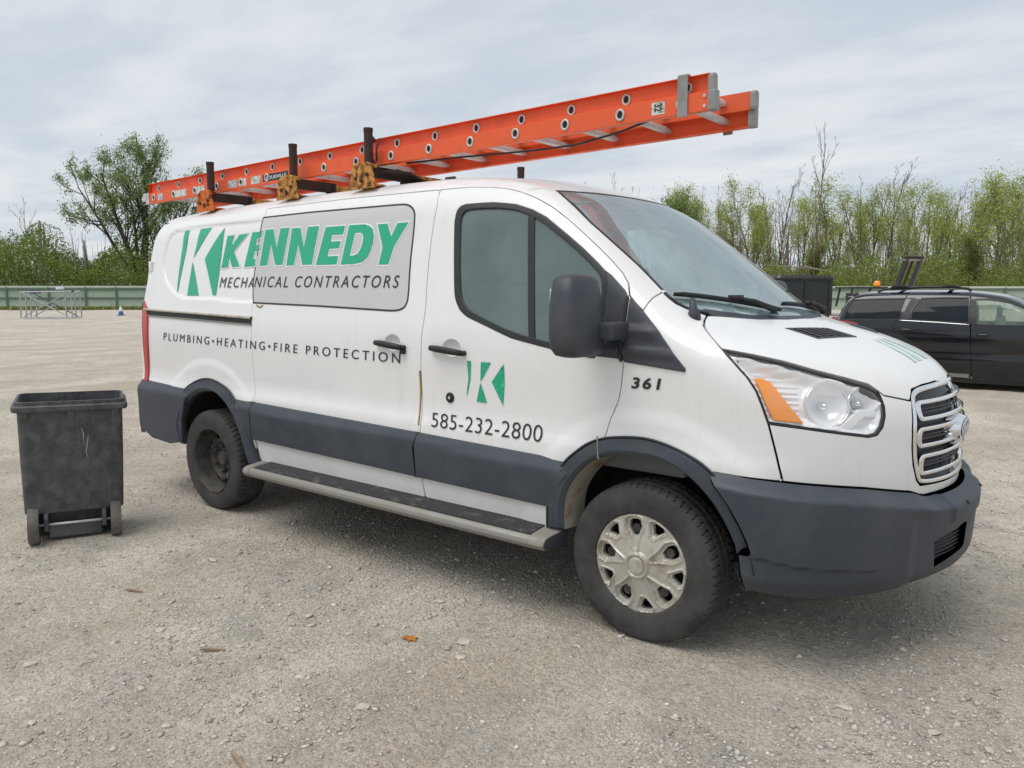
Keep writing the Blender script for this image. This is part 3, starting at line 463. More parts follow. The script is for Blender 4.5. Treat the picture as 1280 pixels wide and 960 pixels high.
def panel(name, outline, fr, mat, parent, off=0.0, gap=0.0022, bev=0.0022, drop_=None, depth=0.02, res=0.04, holes=(), relief=None, mirror=False,
          uv=False, fn=None, soft=0, edge=0.03, openseg=None, both=None, parent2=None):
    """sheet-metal panel: outline filled, laid on the body surface, with a rolled edge and a returned flange"""
    fn = fn or van
    def prep(o, ccw):
        q = np.asarray(o, float) if uv else fr.uv(np.asarray(o, float))
        if (area2(q) > 0) != ccw: q = q[::-1]
        if soft: q = round_poly(q, soft)
        return resample(q, True, edge)
    loops = [prep(outline, True)]+[prep(h, False) for h in holes]
    def gaps(q):
        g = np.ones(len(q))
        if openseg is not None:
            for seg in openseg: 
                s = np.asarray(seg, float) if uv else fr.uv(np.asarray(seg, float)); g[segdist(q, s, False) < 2e-3] = 0
        return g
    gl = [gaps(q) for q in loops]
    top = [inset(q, g*(gap+bev)) for q, g in zip(loops, gl)]; rim = [inset(q, g*gap) for q, g in zip(loops, gl)]
    P2, F = fill2(top, res)
    o_ = off
    if relief is not None: o_ = lambda q: off+relief(q)
    P, n = drop(fr, P2, fn, o_)
    # orient
    tri = P[F]; fnn = np.cross(tri[:, 1]-tri[:, 0], tri[:, 2]-tri[:, 0]); fl = (fnn*n[F[:, 0]]).sum(1) < 0; F[fl] = F[fl][:, ::-1]
    V = [P]; NR = [n]; faces = [tuple(f) for f in F]; base = len(P)
    dd = bev if drop_ is None else drop_
    if depth:
        for ti, ri in zip(top, rim):
            m = len(ti); A, na = drop(fr, ti, fn, o_); B, nb = drop(fr, ri, fn, (lambda q: o_(q)-dd) if callable(o_) else off-dd); Cc = B-nb*depth
            ctr = A-B; ctr -= (ctr*nb).sum(1)[:, None]*nb; l = np.linalg.norm(ctr, axis=1)[:, None]
            outw = np.where(l > 1e-6, -ctr/np.maximum(l, 1e-6), np.cross(np.roll(A, -1, 0)-A, na))
            outw /= np.linalg.norm(outw, axis=1)[:, None]+1e-9
            nr1 = nb*.6+outw*.6; nr1 /= np.linalg.norm(nr1, axis=1)[:, None]
            V += [A, B, B, Cc]; NR += [na, nr1, outw, outw]
            for i in range(m):
                j = (i+1) % m
                faces += [(base+i, base+m+i, base+m+j, base+j), (base+2*m+i, base+3*m+i, base+3*m+j, base+2*m+j)]
            base += 4*m
    V = np.concatenate(V); NR = np.concatenate(NR)
    o = obj(name, V, faces, mat, parent, True, NR)
    if mirror:
        V2, F2, N2 = mirrored(V, faces, NR); obj(name, V2, F2, mat, parent2 or parent, True, N2)
    return o
def strip_obj(name, path, w, h, fr, mat, parent, off=0.0, fn=None):
    """narrow moulding along a path lying on the body"""
    q = resample(fr.uv(np.asarray(path, float)), False, 0.03); d = np.gradient(q, axis=0); d /= np.linalg.norm(d, axis=1)[:, None]
    nn = np.stack([-d[:, 1], d[:, 0]], 1); V = []; F = []
    for s, hh in ((-1, -.004), (-.8, h), (.8, h), (1, -.004)): V.append(drop(fr, q+nn*s*w/2, fn or van, off+hh)[0])
    n = len(q); V = np.concatenate(V)
    for k in range(3): F += [(k*n+i, k*n+i+1, (k+1)*n+i+1, (k+1)*n+i) for i in range(n-1)]
    return obj(name, V, F, mat, parent, True)
def text_mesh(body, size=1.0, shear=0.0, bold=0.0, space=1.0):
    c = bpy.data.curves.new('t', 'FONT'); c.body = body; c.size = size; c.shear = shear; c.offset = bold; c.space_character = space; c.fill_mode = 'FRONT'; c.resolution_u = 4
    o = bpy.data.objects.new('t', c); COL.objects.link(o); dg = bpy.context.evaluated_depsgraph_get(); me = bpy.data.meshes.new_from_object(o.evaluated_get(dg))
    V = np.array([v.co[:] for v in me.vertices]); F = [tuple(p.vertices) for p in me.polygons]
    bpy.data.objects.remove(o); bpy.data.curves.remove(c); bpy.data.meshes.remove(me); return V, F
def quad_text(V, quad):
    """fit flat text into a quad of 2D corners (bl, br, tr, tl)"""
    lo, hi = V[:, :2].min(0), V[:, :2].max(0); st = (V[:, :2]-lo)/(hi-lo); bl, br, tr, tl = [np.asarray(c, float) for c in quad]
    s, t = st[:, :1], st[:, 1:]; return (1-s)*(1-t)*bl+s*(1-t)*br+s*t*tr+(1-s)*t*tl
def sstep(x): x = np.clip(x, 0, 1); return x*x*(3-2*x)
A3 = lambda k: [tuple(p) for p in VD[k]]
# ------------------------------------------------------------------ materials of the van
DUST = srgb(150, 138, 120)
M = {}
M['paint'] = pmat('white_paint', (0.80, 0.80, 0.79), 0.32, 0, 0.5, dirt=((0.50, 0.46, 0.40), 2.6, 0.50, 0.80, 0.16), var=0.02, vscale=1.2)
# road dust low on the body panels
def add_low_dust(m, z0, z1, amt, col):
    t = m.node_tree; b = t.nodes['Principled BSDF']; src = b.inputs['Base Color'].links[0].from_socket
    tc = N(t, 'ShaderNodeTexCoord'); sp = N(t, 'ShaderNodeSeparateXYZ'); t.links.new(tc.outputs['Object'], sp.inputs[0])
    nz = N(t, 'ShaderNodeTexNoise', Scale=5.0, Detail=8.0, Roughness=0.7); t.links.new(tc.outputs['Object'], nz.inputs['Vector'])
    h = N(t, 'ShaderNodeMapRange'); h.inputs[1].default_value = z1; h.inputs[2].default_value = z0; h.inputs[3].default_value = 0; h.inputs[4].default_value = 1; t.links.new(sp.outputs[2], h.inputs[0])
    k = N(t, 'ShaderNodeMath', operation='MULTIPLY'); t.links.new(h.outputs[0], k.inputs[0]); t.links.new(nz.outputs['Fac'], k.inputs[1])
    k2 = N(t, 'ShaderNodeMath', operation='MULTIPLY'); t.links.new(k.outputs[0], k2.inputs[0]); k2.inputs[1].default_value = amt*2
    mm = N(t, 'ShaderNodeMixRGB'); t.links.new(k2.outputs[0], mm.inputs[0]); t.links.new(src, mm.inputs[1]); mm.inputs[2].default_value = (*col, 1)
    t.links.new(mm.outputs[0], b.inputs['Base Color'])
def add_streaks(m, amt, col, sc=(22, 22, 1.1)):
    t = m.node_tree; b = t.nodes['Principled BSDF']; src = b.inputs['Base Color'].links[0].from_socket
    tc = N(t, 'ShaderNodeTexCoord'); mp = N(t, 'ShaderNodeMapping'); mp.inputs['Scale'].default_value = sc; t.links.new(tc.outputs['Object'], mp.inputs[0])
    n = N(t, 'ShaderNodeTexNoise', Scale=1.0, Detail=6.0, Roughness=0.6); t.links.new(mp.outputs[0], n.inputs['Vector'])
    n2 = N(t, 'ShaderNodeTexNoise', Scale=1.1, Detail=2.0); t.links.new(tc.outputs['Object'], n2.inputs['Vector'])
    a = N(t, 'ShaderNodeMapRange'); a.inputs[1].default_value = .56; a.inputs[2].default_value = .78; t.links.new(n.outputs['Fac'], a.inputs[0])
    c = N(t, 'ShaderNodeMapRange'); c.inputs[1].default_value = .42; c.inputs[2].default_value = .66; c.inputs[4].default_value = amt; t.links.new(n2.outputs['Fac'], c.inputs[0])
    k = N(t, 'ShaderNodeMath', operation='MULTIPLY'); t.links.new(a.outputs[0], k.inputs[0]); t.links.new(c.outputs[0], k.inputs[1])
    mm = N(t, 'ShaderNodeMixRGB'); t.links.new(k.outputs[0], mm.inputs[0]); t.links.new(src, mm.inputs[1]); mm.inputs[2].default_value = (*col, 1); t.links.new(mm.outputs[0], b.inputs['Base Color'])
add_streaks(M['paint'], 0.30, (0.40, 0.35, 0.28))
add_low_dust(M['paint'], 0.40, 0.80, 0.22, (0.42, 0.37, 0.30))
M['plastic'] = pmat('grey_bumper_plastic', srgb(59, 65, 74), 0.5, 0, 0, dirt=((0.20, 0.19, 0.175), 4.0, 0.48, 0.88, 0.28), bump=(420, 0.12, 0.001), spec=0.45)
M['trimdark'] = pmat('dark_trim_plastic', srgb(56, 60, 68), 0.5, 0, 0, dirt=((0.2, 0.19, 0.17), 5.0, 0.5, 0.85, 0.25), bump=(500, 0.1, 0.001))
M['black'] = pmat('black_rubber', (0.012, 0.012, 0.013), 0.55, dirt=((0.09, 0.085, 0.075), 8, 0.5, 0.8, 0.3))
M['seal'] = pmat('window_seal', (0.02, 0.021, 0.023), 0.45)
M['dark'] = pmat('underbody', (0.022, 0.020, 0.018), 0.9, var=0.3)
M['chrome'] = pmat('chrome', (0.82, 0.83, 0.84), 0.08, 1.0, 0, dirt=((0.35, 0.33, 0.30), 9, 0.5, 0.85, 0.3))
M['film'] = pmat('grey_perforated_film', srgb(196, 196, 194), 0.45, 0, 0.25, var=0.02, vscale=2, bump=(900, 0.1, 0.0006))
M['green'] = pmat('green_vinyl', srgb(14, 166, 126), 0.38, 0, 0.3, var=0.03, vscale=2)
M['greendark'] = pmat('dark_green_vinyl', srgb(20, 92, 70), 0.4)
M['greenpale'] = pmat('faded_green_vinyl', srgb(150, 190, 182), 0.4, 0, 0.3, dirt=((0.7, 0.72, 0.71), 14, 0.4, 0.7, 0.7))
M['white'] = pmat('white_vinyl', (0.78, 0.79, 0.79), 0.4, 0, 0.3, var=0.02)
M['ink'] = pmat('black_vinyl', (0.018, 0.018, 0.02), 0.4)
M['glass'] = glassmat('side_glass', srgb(140, 164, 160), 0.36, (0.56, 0.68, 0.66), ior=2.0)
M['ws'] = glassmat('sky_sheen_windscreen', srgb(205, 232, 238), 0.38, (0.62, 0.76, 0.76), 0.015, ior=3.3)  # pale blue film colour stands in for part of the sky's reflection
M['lens'] = glassmat('headlight_lens', (0.92, 0.93, 0.93), 0.07, (1.0, 1.0, 1.0), 0.03)
M['silver'] = pmat('headlight_reflector', (0.93, 0.94, 0.95), 0.22, 0.08, 0.6)
M['silver2'] = pmat('headlight_housing', (0.86, 0.87, 0.88), 0.3, 0.1)
M['amber'] = pmat('amber_lens', (1.0, 0.33, 0.01), 0.3, 0, 0.2, bump=(160, 0.3, 0.002))
M['red'] = pmat('red_lens', srgb(176, 22, 30), 0.25, 0, 0.5)
M['tyre'] = pmat('tyre_rubber', (0.030, 0.030, 0.031), 0.75, dirt=((0.20, 0.18, 0.155), 7.0, 0.38, 0.78, 0.42), bump=(90, 0.3, 0.002))
M['steel'] = pmat('black_steel_wheel', (0.035, 0.034, 0.034), 0.6, 0.2, dirt=((0.22, 0.19, 0.155), 10, 0.40, 0.75, 0.6))
M['hubcap'] = pmat('dirty_silver_hubcap', srgb(192, 189, 179), 0.40, 0.35, dirt=(srgb(134, 106, 70), 13, 0.48, 0.78, 0.75))
M['alu'] = pmat('dusty_aluminium', srgb(142, 141, 136), 0.5, 0.35, dirt=(DUST, 7, 0.4, 0.75, 0.6))
M['tread'] = pmat('step_tread', srgb(46, 46, 49), .75, dirt=(srgb(150, 144, 134), 14, .54, .82, .6), bump=(200, .4, .002))
M['interior'] = pmat('grey_interior', (0.17, 0.18, 0.18), 0.8, var=0.1)
M['bulkhead'] = pmat('pale_bulkhead', (0.48, 0.50, 0.49), 0.7, var=0.1)
M['grille_dark'] = pmat('dark_grille', (0.02, 0.022, 0.026), 0.5)
M['blue'] = pmat('blue_badge', srgb(32, 42, 92), 0.2, 0.2, 0.5)
M['rust'] = pmat('rusty_steel', srgb(56, 46, 42), 0.75, 0.2, dirt=(srgb(100, 62, 40), 16, 0.46, 0.72, 0.75), bump=(60, 0.4, 0.003))
M['yellow'] = pmat('rusty_yellow_bracket', srgb(206, 148, 70), 0.7, 0, dirt=(srgb(88, 46, 28), 26, 0.43, 0.60, 0.95), bump=(50, 0.3, 0.003))
M['orangerust'] = pmat('rusty_orange_bracket', srgb(212, 108, 32), 0.65, 0, dirt=(srgb(78, 38, 22), 24, 0.47, 0.58, 0.95), bump=(50, 0.3, 0.003))
M['stain'] = pmat('rust_stain', srgb(150, 120, 78), 0.7, var=0.3, vscale=30)

van_o = thing('work_van', 'white contractor van with green lettering carrying an orange ladder on its roof', 'van')
WB = 3.3; RA = 0.336                                   # wheelbase, axle height
def arcpts(x0, r, a0, a1, n, y=-1.0):
    return [(x0+r*math.cos(math.radians(a0+(a1-a0)*k/n)), y, RA+r*math.sin(math.radians(a0+(a1-a0)*k/n))) for k in range(n+1)]
def flare(x0, h=0.008):
    def f(q):
        r = np.hypot(q[:, 0]-x0, q[:, 1]-RA-0.02); return h*sstep(((0.66 if x0 > -1 else 0.69)-r)/(0.075 if x0 > -1 else 0.06))
    return f
FX = 0.02
gap_sr, gap_fs, ditch = A3('gap_sr'), A3('gap_fs'), A3('ditch')
SILL = 0.405
# rear quarter panel
rec = [(-2.60, -.9, 1.42)]+A3('recess')[0:]+[(-2.60, -.8, 1.955)]
rec_q = round_poly(SIDE.uv(np.array(rec)), 1)
def rec_relief(q):
    s = segdist(q, rec_q); s = np.where(inside(q, rec_q), s, -s); return -0.014*sstep((s+.008)/0.024)
fl_r = flare(-WB)
corner = [(-4.20, -.93, 0.42), (-4.255, -.93, .80), (-4.262, -.92, 1.2), (-4.24, -.9, 1.5), (-4.205, -.85, 1.75), (-4.175, -.82, 1.9), (-4.14, -.79, 1.985)]
qtop = [(-4.11, -.755, 2.012), (-3.6, -.755, 2.016)]
quarter = gap_sr+[(-2.755, -1, .60), (-2.72, -1, SILL)]+arcpts(-WB, .492, 8, 172, 22)+[(-3.78, -.98, SILL)]+corner+qtop
qg = [[(-3.78, -.98, SILL)]+corner+qtop+[gap_sr[0]]]
panel('rear_quarter', quarter, SIDE, M['paint'], van_o, res=0.018, relief=lambda q: rec_relief(q)+fl_r(q), mirror=True, openseg=qg)
# sliding door
ell = lambda c, a, b: np.array([(c[0]+a*math.cos(t), 0, c[1]+b*math.sin(t)) for t in np.linspace(0, 2*math.pi, 28, endpoint=False)])
DISH_F, DISH_S = (-1.075, 1.205), (-1.50, 1.214)
sill_s = [(-2.705, -1, SILL), (-1.248, -1, SILL)]
gfs_low = [(-1.292, -1, .70), (-1.283, -1, .60), (-1.262, -1, .50)]
sdoor = panel('sliding_door', gap_sr[::-1][:0]+[p for p in gap_sr]+[(-2.752, -1, .60)]+sill_s+gfs_low[::-1]+gap_fs[::-1]+[p for p in ditch[1:4]][::-1], SIDE, M['paint'], van_o, res=0.045, holes=[ell(DISH_S, .058, .044)], mirror=True)
# front door
wino, wini = A3('win_o'), A3('win_i')
dfront = A3('doorfront')
fl_f = flare(FX)
ell = lambda c, a, b: np.array([(c[0]+a*math.cos(t), 0, c[1]+b*math.sin(t)) for t in np.linspace(0, 2*math.pi, 28, endpoint=False)])
DISH_F, DISH_S = (-1.075, 1.205), (-1.50, 1.214)
dpoly = gap_fs+gfs_low+[(-1.24, -1, SILL), (-.475, -1, SILL)]+arcpts(FX, .487, 171, 113, 9)+dfront[::-1]+ditch[4:][::-1]
fdoor = panel('front_door', dpoly, SIDE, M['paint'], van_o, res=0.022, holes=[wino, ell(DISH_F, .058, .044)], relief=fl_f, mirror=True)
# wing
head = A3('head'); hood = A3('hood'); seam_f = A3('seam_f'); wsn = A3('ws_near'); fseam = A3('fascia_seam'); fbot = A3('front_bot')
fseam_d = dens(fseam, SIDE); fb_s = dens(fbot[:2]+fseam[-1:], SIDE); lampe_s = dens(head[15:]+head[:1], SIDE); hood_s = dens(hood[:5]+head[:1], SIDE)
wing = dfront+arcpts(FX, .487, 111, 60, 8)+fb_s+fseam_d[::-1]+lampe_s+hood_s[::-1][1:]+wsn[6:][::-1]+seam_f[::-1]+[(-.065, -.92, 1.435)]+ditch[-1:]
panel('front_wing', wing, SIDE, M['paint'], van_o, res=0.02, relief=fl_f, mirror=True)
# windscreen pillar and roof
pil = ditch[8:]+[(-.062, -.925, 1.437)]+seam_f+wsn[:7][::-1]
panel('windscreen_pillar', pil, PILF, M['paint'], van_o, res=0.03, mirror=True, openseg=[[wsn[0], ditch[8]]])
wst = [(-.62, -.5, 1.99), (-.575, -.3, 1.99), (-.552, -.15, 1.99)]       # windscreen top edge, right half
mir = lambda L: [(x, -y, z) for x, y, z in L][::-1]
rhalf = [(-4.27, 0, 2.03), (-4.26, -.4, 2.03), (-4.235, -.70, 2.0)]+qtop+ditch[0:9]+[wsn[0]]+wst
roof_o = rhalf[1:]+[(-.546, 0, 1.98)]+mir(rhalf[1:])+[rhalf[0]]
def roof_rib(q):
    r = np.zeros(len(q))
    for y in (-.45, -.22, 0.0, .22, .45): r += .007*sstep((.045-np.abs(q[:, 1]-y))/.02)*sstep((-1.3-q[:, 0])/.12)*sstep((q[:, 0]+3.95)/.12)
    return r
panel('roof', roof_o, TOP, M['paint'], van_o, res=0.05, relief=roof_rib, openseg=[qtop+ditch[:1], [ditch[8], wsn[0]], mir(qtop+ditch[:1]), mir([ditch[8], wsn[0]]), [rhalf[2], rhalf[1], rhalf[0]]+mir(rhalf[1:3])])
crn = [(x+.02, y, z) for x, y, z in corner]
rear_h = BACK.uv(np.array(crn)); rear_q = [(abs(u), z) for u, z in rear_h]
panel('rear_doors', [(u, z) for u, z in rear_q]+[(.5, 2.005), (.25, 2.02), (-.25, 2.02), (-.5, 2.005)]+[(-u, z) for u, z in rear_q][::-1], BACK, M['paint'], van_o, uv=True, off=-.0012, gap=0, bev=.001, depth=0, res=.05)
# bonnet
hc = [(.905, -.385, 1.098), (.935, -.30, 1.108), (.962, -.15, 1.112), (.968, 0, 1.113)]
hr = [(.205, -.60, 1.37), (.275, -.45, 1.36), (.335, -.25, 1.35), (.365, 0, 1.35)]
hlip = dens(hood[11:]+hc[:3], NOSE); hmid = dens(hood[4:12], LAMP)
hhalf = hood_s[:-1]+hmid[1:-1]+hlip
hood_o = hhalf+[hc[3]]+mir(hhalf)+[(x, -y, z) for x, y, z in hr[:3]]+[hr[3]]+hr[:3][::-1]
def hood_rel(q):
    P = HOODF; return 0*q[:, 0]
bon = panel('bonnet', hood_o, HOODF, M['paint'], van_o, res=0.035, soft=0)
# front fascia with grille opening
gh = [(0, 1.112), (-.15, 1.111), (-.30, 1.107), (-.375, 1.098), (-.415, 1.075), (-.435, 1.02), (-.446, .95), (-.446, .87), (-.435, .80), (-.41, .735), (-.385, .712), (-.19, .703)]
gpoly = [(1, y, z) for y, z in gh]+[(1, 0, .70)]+[(1, -y, z) for y, z in gh[1:]][::-1]
def front_x(y, z): return XF_(z)-.46*y*y-.14*y**4
gp3 = [(float(front_x(y, z)), y, z) for _, y, z in gpoly]
fcent = [(.955, -.36, .668), (1.0, -.19, .664), (1.02, 0, .662)]
fhalf = fseam_d+dens(fbot[2:], NOSE)[1:]+fcent[:2]
ftop = head[8:16]                                    # lamp inner edge, going round to the lower outer corner
fas = fhalf+[fcent[2]]+mir(fhalf)
upper = dens(head[8:16], LAMP)[::-1]+hlip   # right half from lamp lower-outer corner up to the bonnet lip
fas = fhalf+[fcent[2]]+mir(fhalf)+[(x, -y, z) for x, y, z in upper]+[hc[3]]+upper[::-1]
panel('front_fascia', fas, NOSE, M['paint'], van_o, res=0.03, holes=[gp3])
# windscreen, cowl, wipers
wshalf = wsn[:-1]
gb = [(.15, -.68, 1.395), (.20, -.585, 1.38), (.27, -.44, 1.37), (.33, -.24, 1.36)]
ws_o = wshalf+gb+[(.36, 0, 1.36)]+mir(wshalf+gb)+[(x, -y, z) for x, y, z in wst]+[(-.546, 0, 1.98)]+wst[::-1]
wsg = panel('windscreen', ws_o, WSF, M['ws'], van_o, off=-.004, res=0.05, depth=0.004, gap=.004)
o2 = inset(resample(WSF.uv(np.array(ws_o)), True, .03), 0) ; 
if area2(o2) < 0: o2 = o2[::-1]
panel('windscreen_seal', o2, WSF, M['seal'], van_o, off=-.002, res=0.06, uv=True, gap=0, bev=.001, depth=.02, holes=[inset(o2, .016)])
cow = gb[0:]+[(.36, 0, 1.36)]+[(x, -y, z) for x, y, z in gb][::-1]
cow_o = [(x-.03, y, z+.02) for x, y, z in cow]+[(x+.05, y, z) for x, y, z in cow][::-1]
panel('cowl', cow_o, HOODF, M['trimdark'], van_o, off=-.001, res=0.05, depth=.01)
# side window, seal, divider, mirror sail
wq = SIDE.uv(np.array(wino)); wi = SIDE.uv(np.array(wini))
panel('window_glass', wq, SIDE, M['glass'], fdoor, off=-.006, res=.06, uv=True, depth=0.003, gap=.01)
panel('window_seal', wq, SIDE, M['seal'], fdoor, off=.004, res=.05, uv=True, gap=-.002, bev=.004, depth=.015, holes=[wi], soft=1, edge=.02)
panel('window_divider', SIDE.uv(np.array(A3('win_div'))), SIDE, M['seal'], fdoor, off=.001, res=.05, uv=True, gap=0, depth=.01)
far_door = [o for o in bpy.data.objects if o.name == 'front_door.001'][0]
gm = [o for o in van_o.children if o.name == 'front_door.001'][0]
def mirror_child(src, par):
    me = src.data.copy(); n = len(me.vertices); co = np.empty(n*3); me.vertices.foreach_get('co', co); co = co.reshape(-1, 3); co[:, 1] *= -1; me.vertices.foreach_set('co', co.ravel()); me.flip_normals()
    me.update(); o = bpy.data.objects.new(src.name.split('.')[0], me); COL.objects.link(o); o.parent = par; return o
for c in list(fdoor.children): mirror_child(c, far_door)
def ridge(q):
    r = np.zeros(len(q))
    for zc, x1 in ((1.325, .02), (1.245, .10)): r += .010*sstep((.032-np.abs(q[:, 1]-zc+.06*(q[:, 0]+.1)))/.03)*sstep((x1+.06-q[:, 0])/.06)*sstep((q[:, 0]+.235)/.05)
    return r
def sail(name, key, par): return panel(name, A3(key), SIDE, M['trimdark'], par, off=.010, bev=.006, gap=.001, depth=.018, res=.018, relief=ridge, edge=.02)
mirror_child(sail('mirror_base', 'sail_d', fdoor), far_door); mirror_child(sail('wing_corner_trim', 'sail_f', van_o), van_o)

strip_obj('door_edge_seal', [(-.106, -.91, 1.462), (-.103, -.93, 1.395), (-.106, -.95, 1.318), (-.112, -.96, 1.244), (-.103, -.96, 1.195)], .013, .0125, SIDE, M['seal'], van_o, .001)
# dark inner shell behind the gaps (open at the glass)
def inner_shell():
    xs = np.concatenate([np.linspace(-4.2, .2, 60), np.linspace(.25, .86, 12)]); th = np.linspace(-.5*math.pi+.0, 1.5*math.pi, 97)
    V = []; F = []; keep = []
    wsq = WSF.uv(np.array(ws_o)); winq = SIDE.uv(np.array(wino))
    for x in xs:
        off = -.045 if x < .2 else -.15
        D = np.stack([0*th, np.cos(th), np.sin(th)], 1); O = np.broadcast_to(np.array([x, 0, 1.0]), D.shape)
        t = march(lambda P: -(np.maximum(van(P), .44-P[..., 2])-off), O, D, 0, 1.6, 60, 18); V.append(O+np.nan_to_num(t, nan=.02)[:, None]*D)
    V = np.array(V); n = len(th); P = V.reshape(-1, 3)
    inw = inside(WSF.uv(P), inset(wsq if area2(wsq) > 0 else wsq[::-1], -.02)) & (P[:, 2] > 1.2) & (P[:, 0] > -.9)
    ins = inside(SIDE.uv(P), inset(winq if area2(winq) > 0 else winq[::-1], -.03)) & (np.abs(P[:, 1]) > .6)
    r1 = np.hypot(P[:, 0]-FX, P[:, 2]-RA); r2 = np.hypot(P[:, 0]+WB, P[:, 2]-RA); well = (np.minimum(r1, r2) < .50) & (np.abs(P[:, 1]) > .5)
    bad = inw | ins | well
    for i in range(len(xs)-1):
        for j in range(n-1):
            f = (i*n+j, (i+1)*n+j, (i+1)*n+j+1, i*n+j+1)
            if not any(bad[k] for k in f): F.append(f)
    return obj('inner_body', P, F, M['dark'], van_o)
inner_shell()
mb = MB()
for x0 in (FX, -WB):
    for s in (-1, 1):
        a = [math.radians(k) for k in range(8, 173, 6)]
        V = [(x0+.485*math.cos(t), s*y, RA+.485*math.sin(t)) for y in (.985, .52) for t in a]; n = len(a)
        mb.add(V, [(i, i+1, n+i+1, n+i) for i in range(n-1)]); mb.add([(x0, s*.52, RA)]+V[n:], [(0, i+1, i+2) for i in range(n-1)])
mb.box((-1.65, 0, .40), (1.1, .9, .04)); mb.box((-1.6, 0, .30), (2.0, .42, .06)); mb.box((.5, 0, .36), (.35, .62, .05)); mb.box((-4.0, 0, .45), (.28, .8, .04))
mb.tube([(-WB, -.8, RA), (-WB, .8, RA)], .05); mb.tube([(FX, -.75, RA), (FX, .75, RA)], .03); mb.box((-WB, 0, RA), (.16, .16, .15))
mb.build('underbody', M['dark'], van_o)

# cab interior
for y in (-.45, .45):
    mb = MB(); mb.box((-.95, y, .86), (.27, .25, .10)); mb.box((-1.20, y, 1.22), (.09, .25, .32)); mb.box((-1.22, y, 1.63), (.06, .14, .10))
    mb.build('seat', M['interior'], van_o, bevel=.05)
mb = MB(); mb.prism([(-.40, 1.02), (-.36, 1.24), (-.05, 1.30), (.12, 1.30), (.14, .7), (-.3, .7)], 1, -.84, .84); mb.build('dashboard', M['interior'], van_o, bevel=.02)
mb = MB(); mb.box((-1.42, 0, 1.25), (.02, .80, .70)); mb.build('bulkhead', M['bulkhead'], van_o)
mb = MB(); cir = [(-.52+.06*math.sin(a), .45+.19*math.cos(a), 1.27+.17*math.sin(a)) for a in np.linspace(0, 2*math.pi, 25)]; mb.tube(cir, .014, 6, False); mb.tube([(-.52, .45, 1.27), (-.36, .45, 1.17)], .03); mb.build('steering_wheel', M['black'], van_o)

# ------------------------------------------------------------------ cladding, arches, bumpers, step
ct, cb = A3('clad_t'), A3('clad_b')
zt = lambda x: float(np.interp(x, [p[0] for p in ct], [p[2] for p in ct])); zb = lambda x: float(np.interp(x, [p[0] for p in cb], [p[2] for p in cb]))
def clad_piece(name, o, par, bev=.006, mirror=True, ztp=None, **k):
    """plastic cladding whose upper edge is a broad flat chamfer"""
    ztp = ztp or (lambda x: np.interp(x, [p[0] for p in ct], [p[2] for p in ct]))
    return panel(name, o, SIDE, M['plastic'], par, relief=lambda q: .004+.032*np.clip((ztp(q[:, 0])-q[:, 1])/.052, 0, 1)-.012*np.clip((ztp(q[:, 0])-.075-q[:, 1])/.16, 0, 1), bev=bev, gap=.0015, drop_=.005, depth=.014, res=.028, mirror=mirror, **k)
clad_piece('side_cladding', [(-1.284, -1, zt(-1.28)), (-1.284, -1, zb(-1.28)), (-.40, -1, zb(-.44)), (-.37, -1, .64), (-.28, -1, zt(-.44))], van_o, openseg=[[(-1.284, -1, zt(-1.28)), (-1.284, -1, zb(-1.28))]])
clad_piece('side_cladding', [(-2.745, -1, zt(-2.74)), (-2.752, -1, zb(-2.74)), (-1.292, -1, zb(-1.29)), (-1.30, -1, .68), (-1.288, -1, zt(-1.29))], van_o, openseg=[[(-2.745, -1, zt(-2.74)), (-2.752, -1, zb(-2.74))], [(-1.292, -1, zb(-1.29)), (-1.30, -1, .68), (-1.288, -1, zt(-1.29))]])
clad_piece('side_cladding', [(-3.06, -1, zt(-2.8)+.012), (-2.92, -1, .66), (-2.86, -1, zb(-2.8)), (-2.762, -1, zb(-2.76)), (-2.755, -1, zt(-2.76))], van_o, openseg=[[(-2.762, -1, zb(-2.76)), (-2.755, -1, zt(-2.76))]])
def smooth_open(L, it=3):
    P = np.array(L, float)
    for _ in range(it): P = np.concatenate([P[:1], np.stack([.75*P[:-1]+.25*P[1:], .25*P[:-1]+.75*P[1:]], 1).reshape(-1, 3)[1:-1], P[-1:]])
    return [tuple(p) for p in P]
ai, ao = smooth_open(A3('arch_i')), smooth_open(A3('arch_o'))
ai, ao = ai+[(ai[-1][0]+.004, ai[-1][1], ai[-1][2]-.03)], ao+[(ao[-1][0]+.008, ao[-1][1], ao[-1][2]-.03)]
def arch(name, x0, a0, a1, ri, ro, n=26, ends=None):
    i = arcpts(x0, ri, a0, a1, n); o = arcpts(x0, ro, a0+1.5, a1-1.5, n)
    return panel(name, i+o[::-1], SIDE, M['plastic'], van_o, off=.030, bev=.016, gap=0, drop_=.024, depth=.035, res=.022, edge=.03, mirror=True)
afi = ai; 
panel('wheel_arch_trim', [(x, y, z) for x, y, z in ao]+[(x, y, z) for x, y, z in ai][::-1], SIDE, M['plastic'], van_o, off=.030, bev=.014, gap=0, drop_=.026, depth=.035, res=.022, edge=.03, mirror=True, soft=1)
ari, aro = smooth_open(A3('rarch_i')), smooth_open(A3('rarch_o'))
for L_ in (ao, aro): mirror_child(strip_obj('arch_seal', L_, .011, .003, SIDE, M['seal'], van_o, .0185), van_o)
mirror_child(strip_obj('arch_joint', [(-.196, -1, .868), (-.178, -1, .775)], .006, .0012, SIDE, M['alu'], van_o, .0305), van_o)
panel('wheel_arch_trim', [(-3.70, -1, .43)]+aro[:]+[(-2.68, -1, .40)]+[(-2.80, -1, .38)]+ari[::-1]+[(-3.62, -1, .41)], SIDE, M['plastic'], van_o, off=.030, bev=.014, gap=0, drop_=.026, depth=.035, res=.022, edge=.03, mirror=True, soft=1)
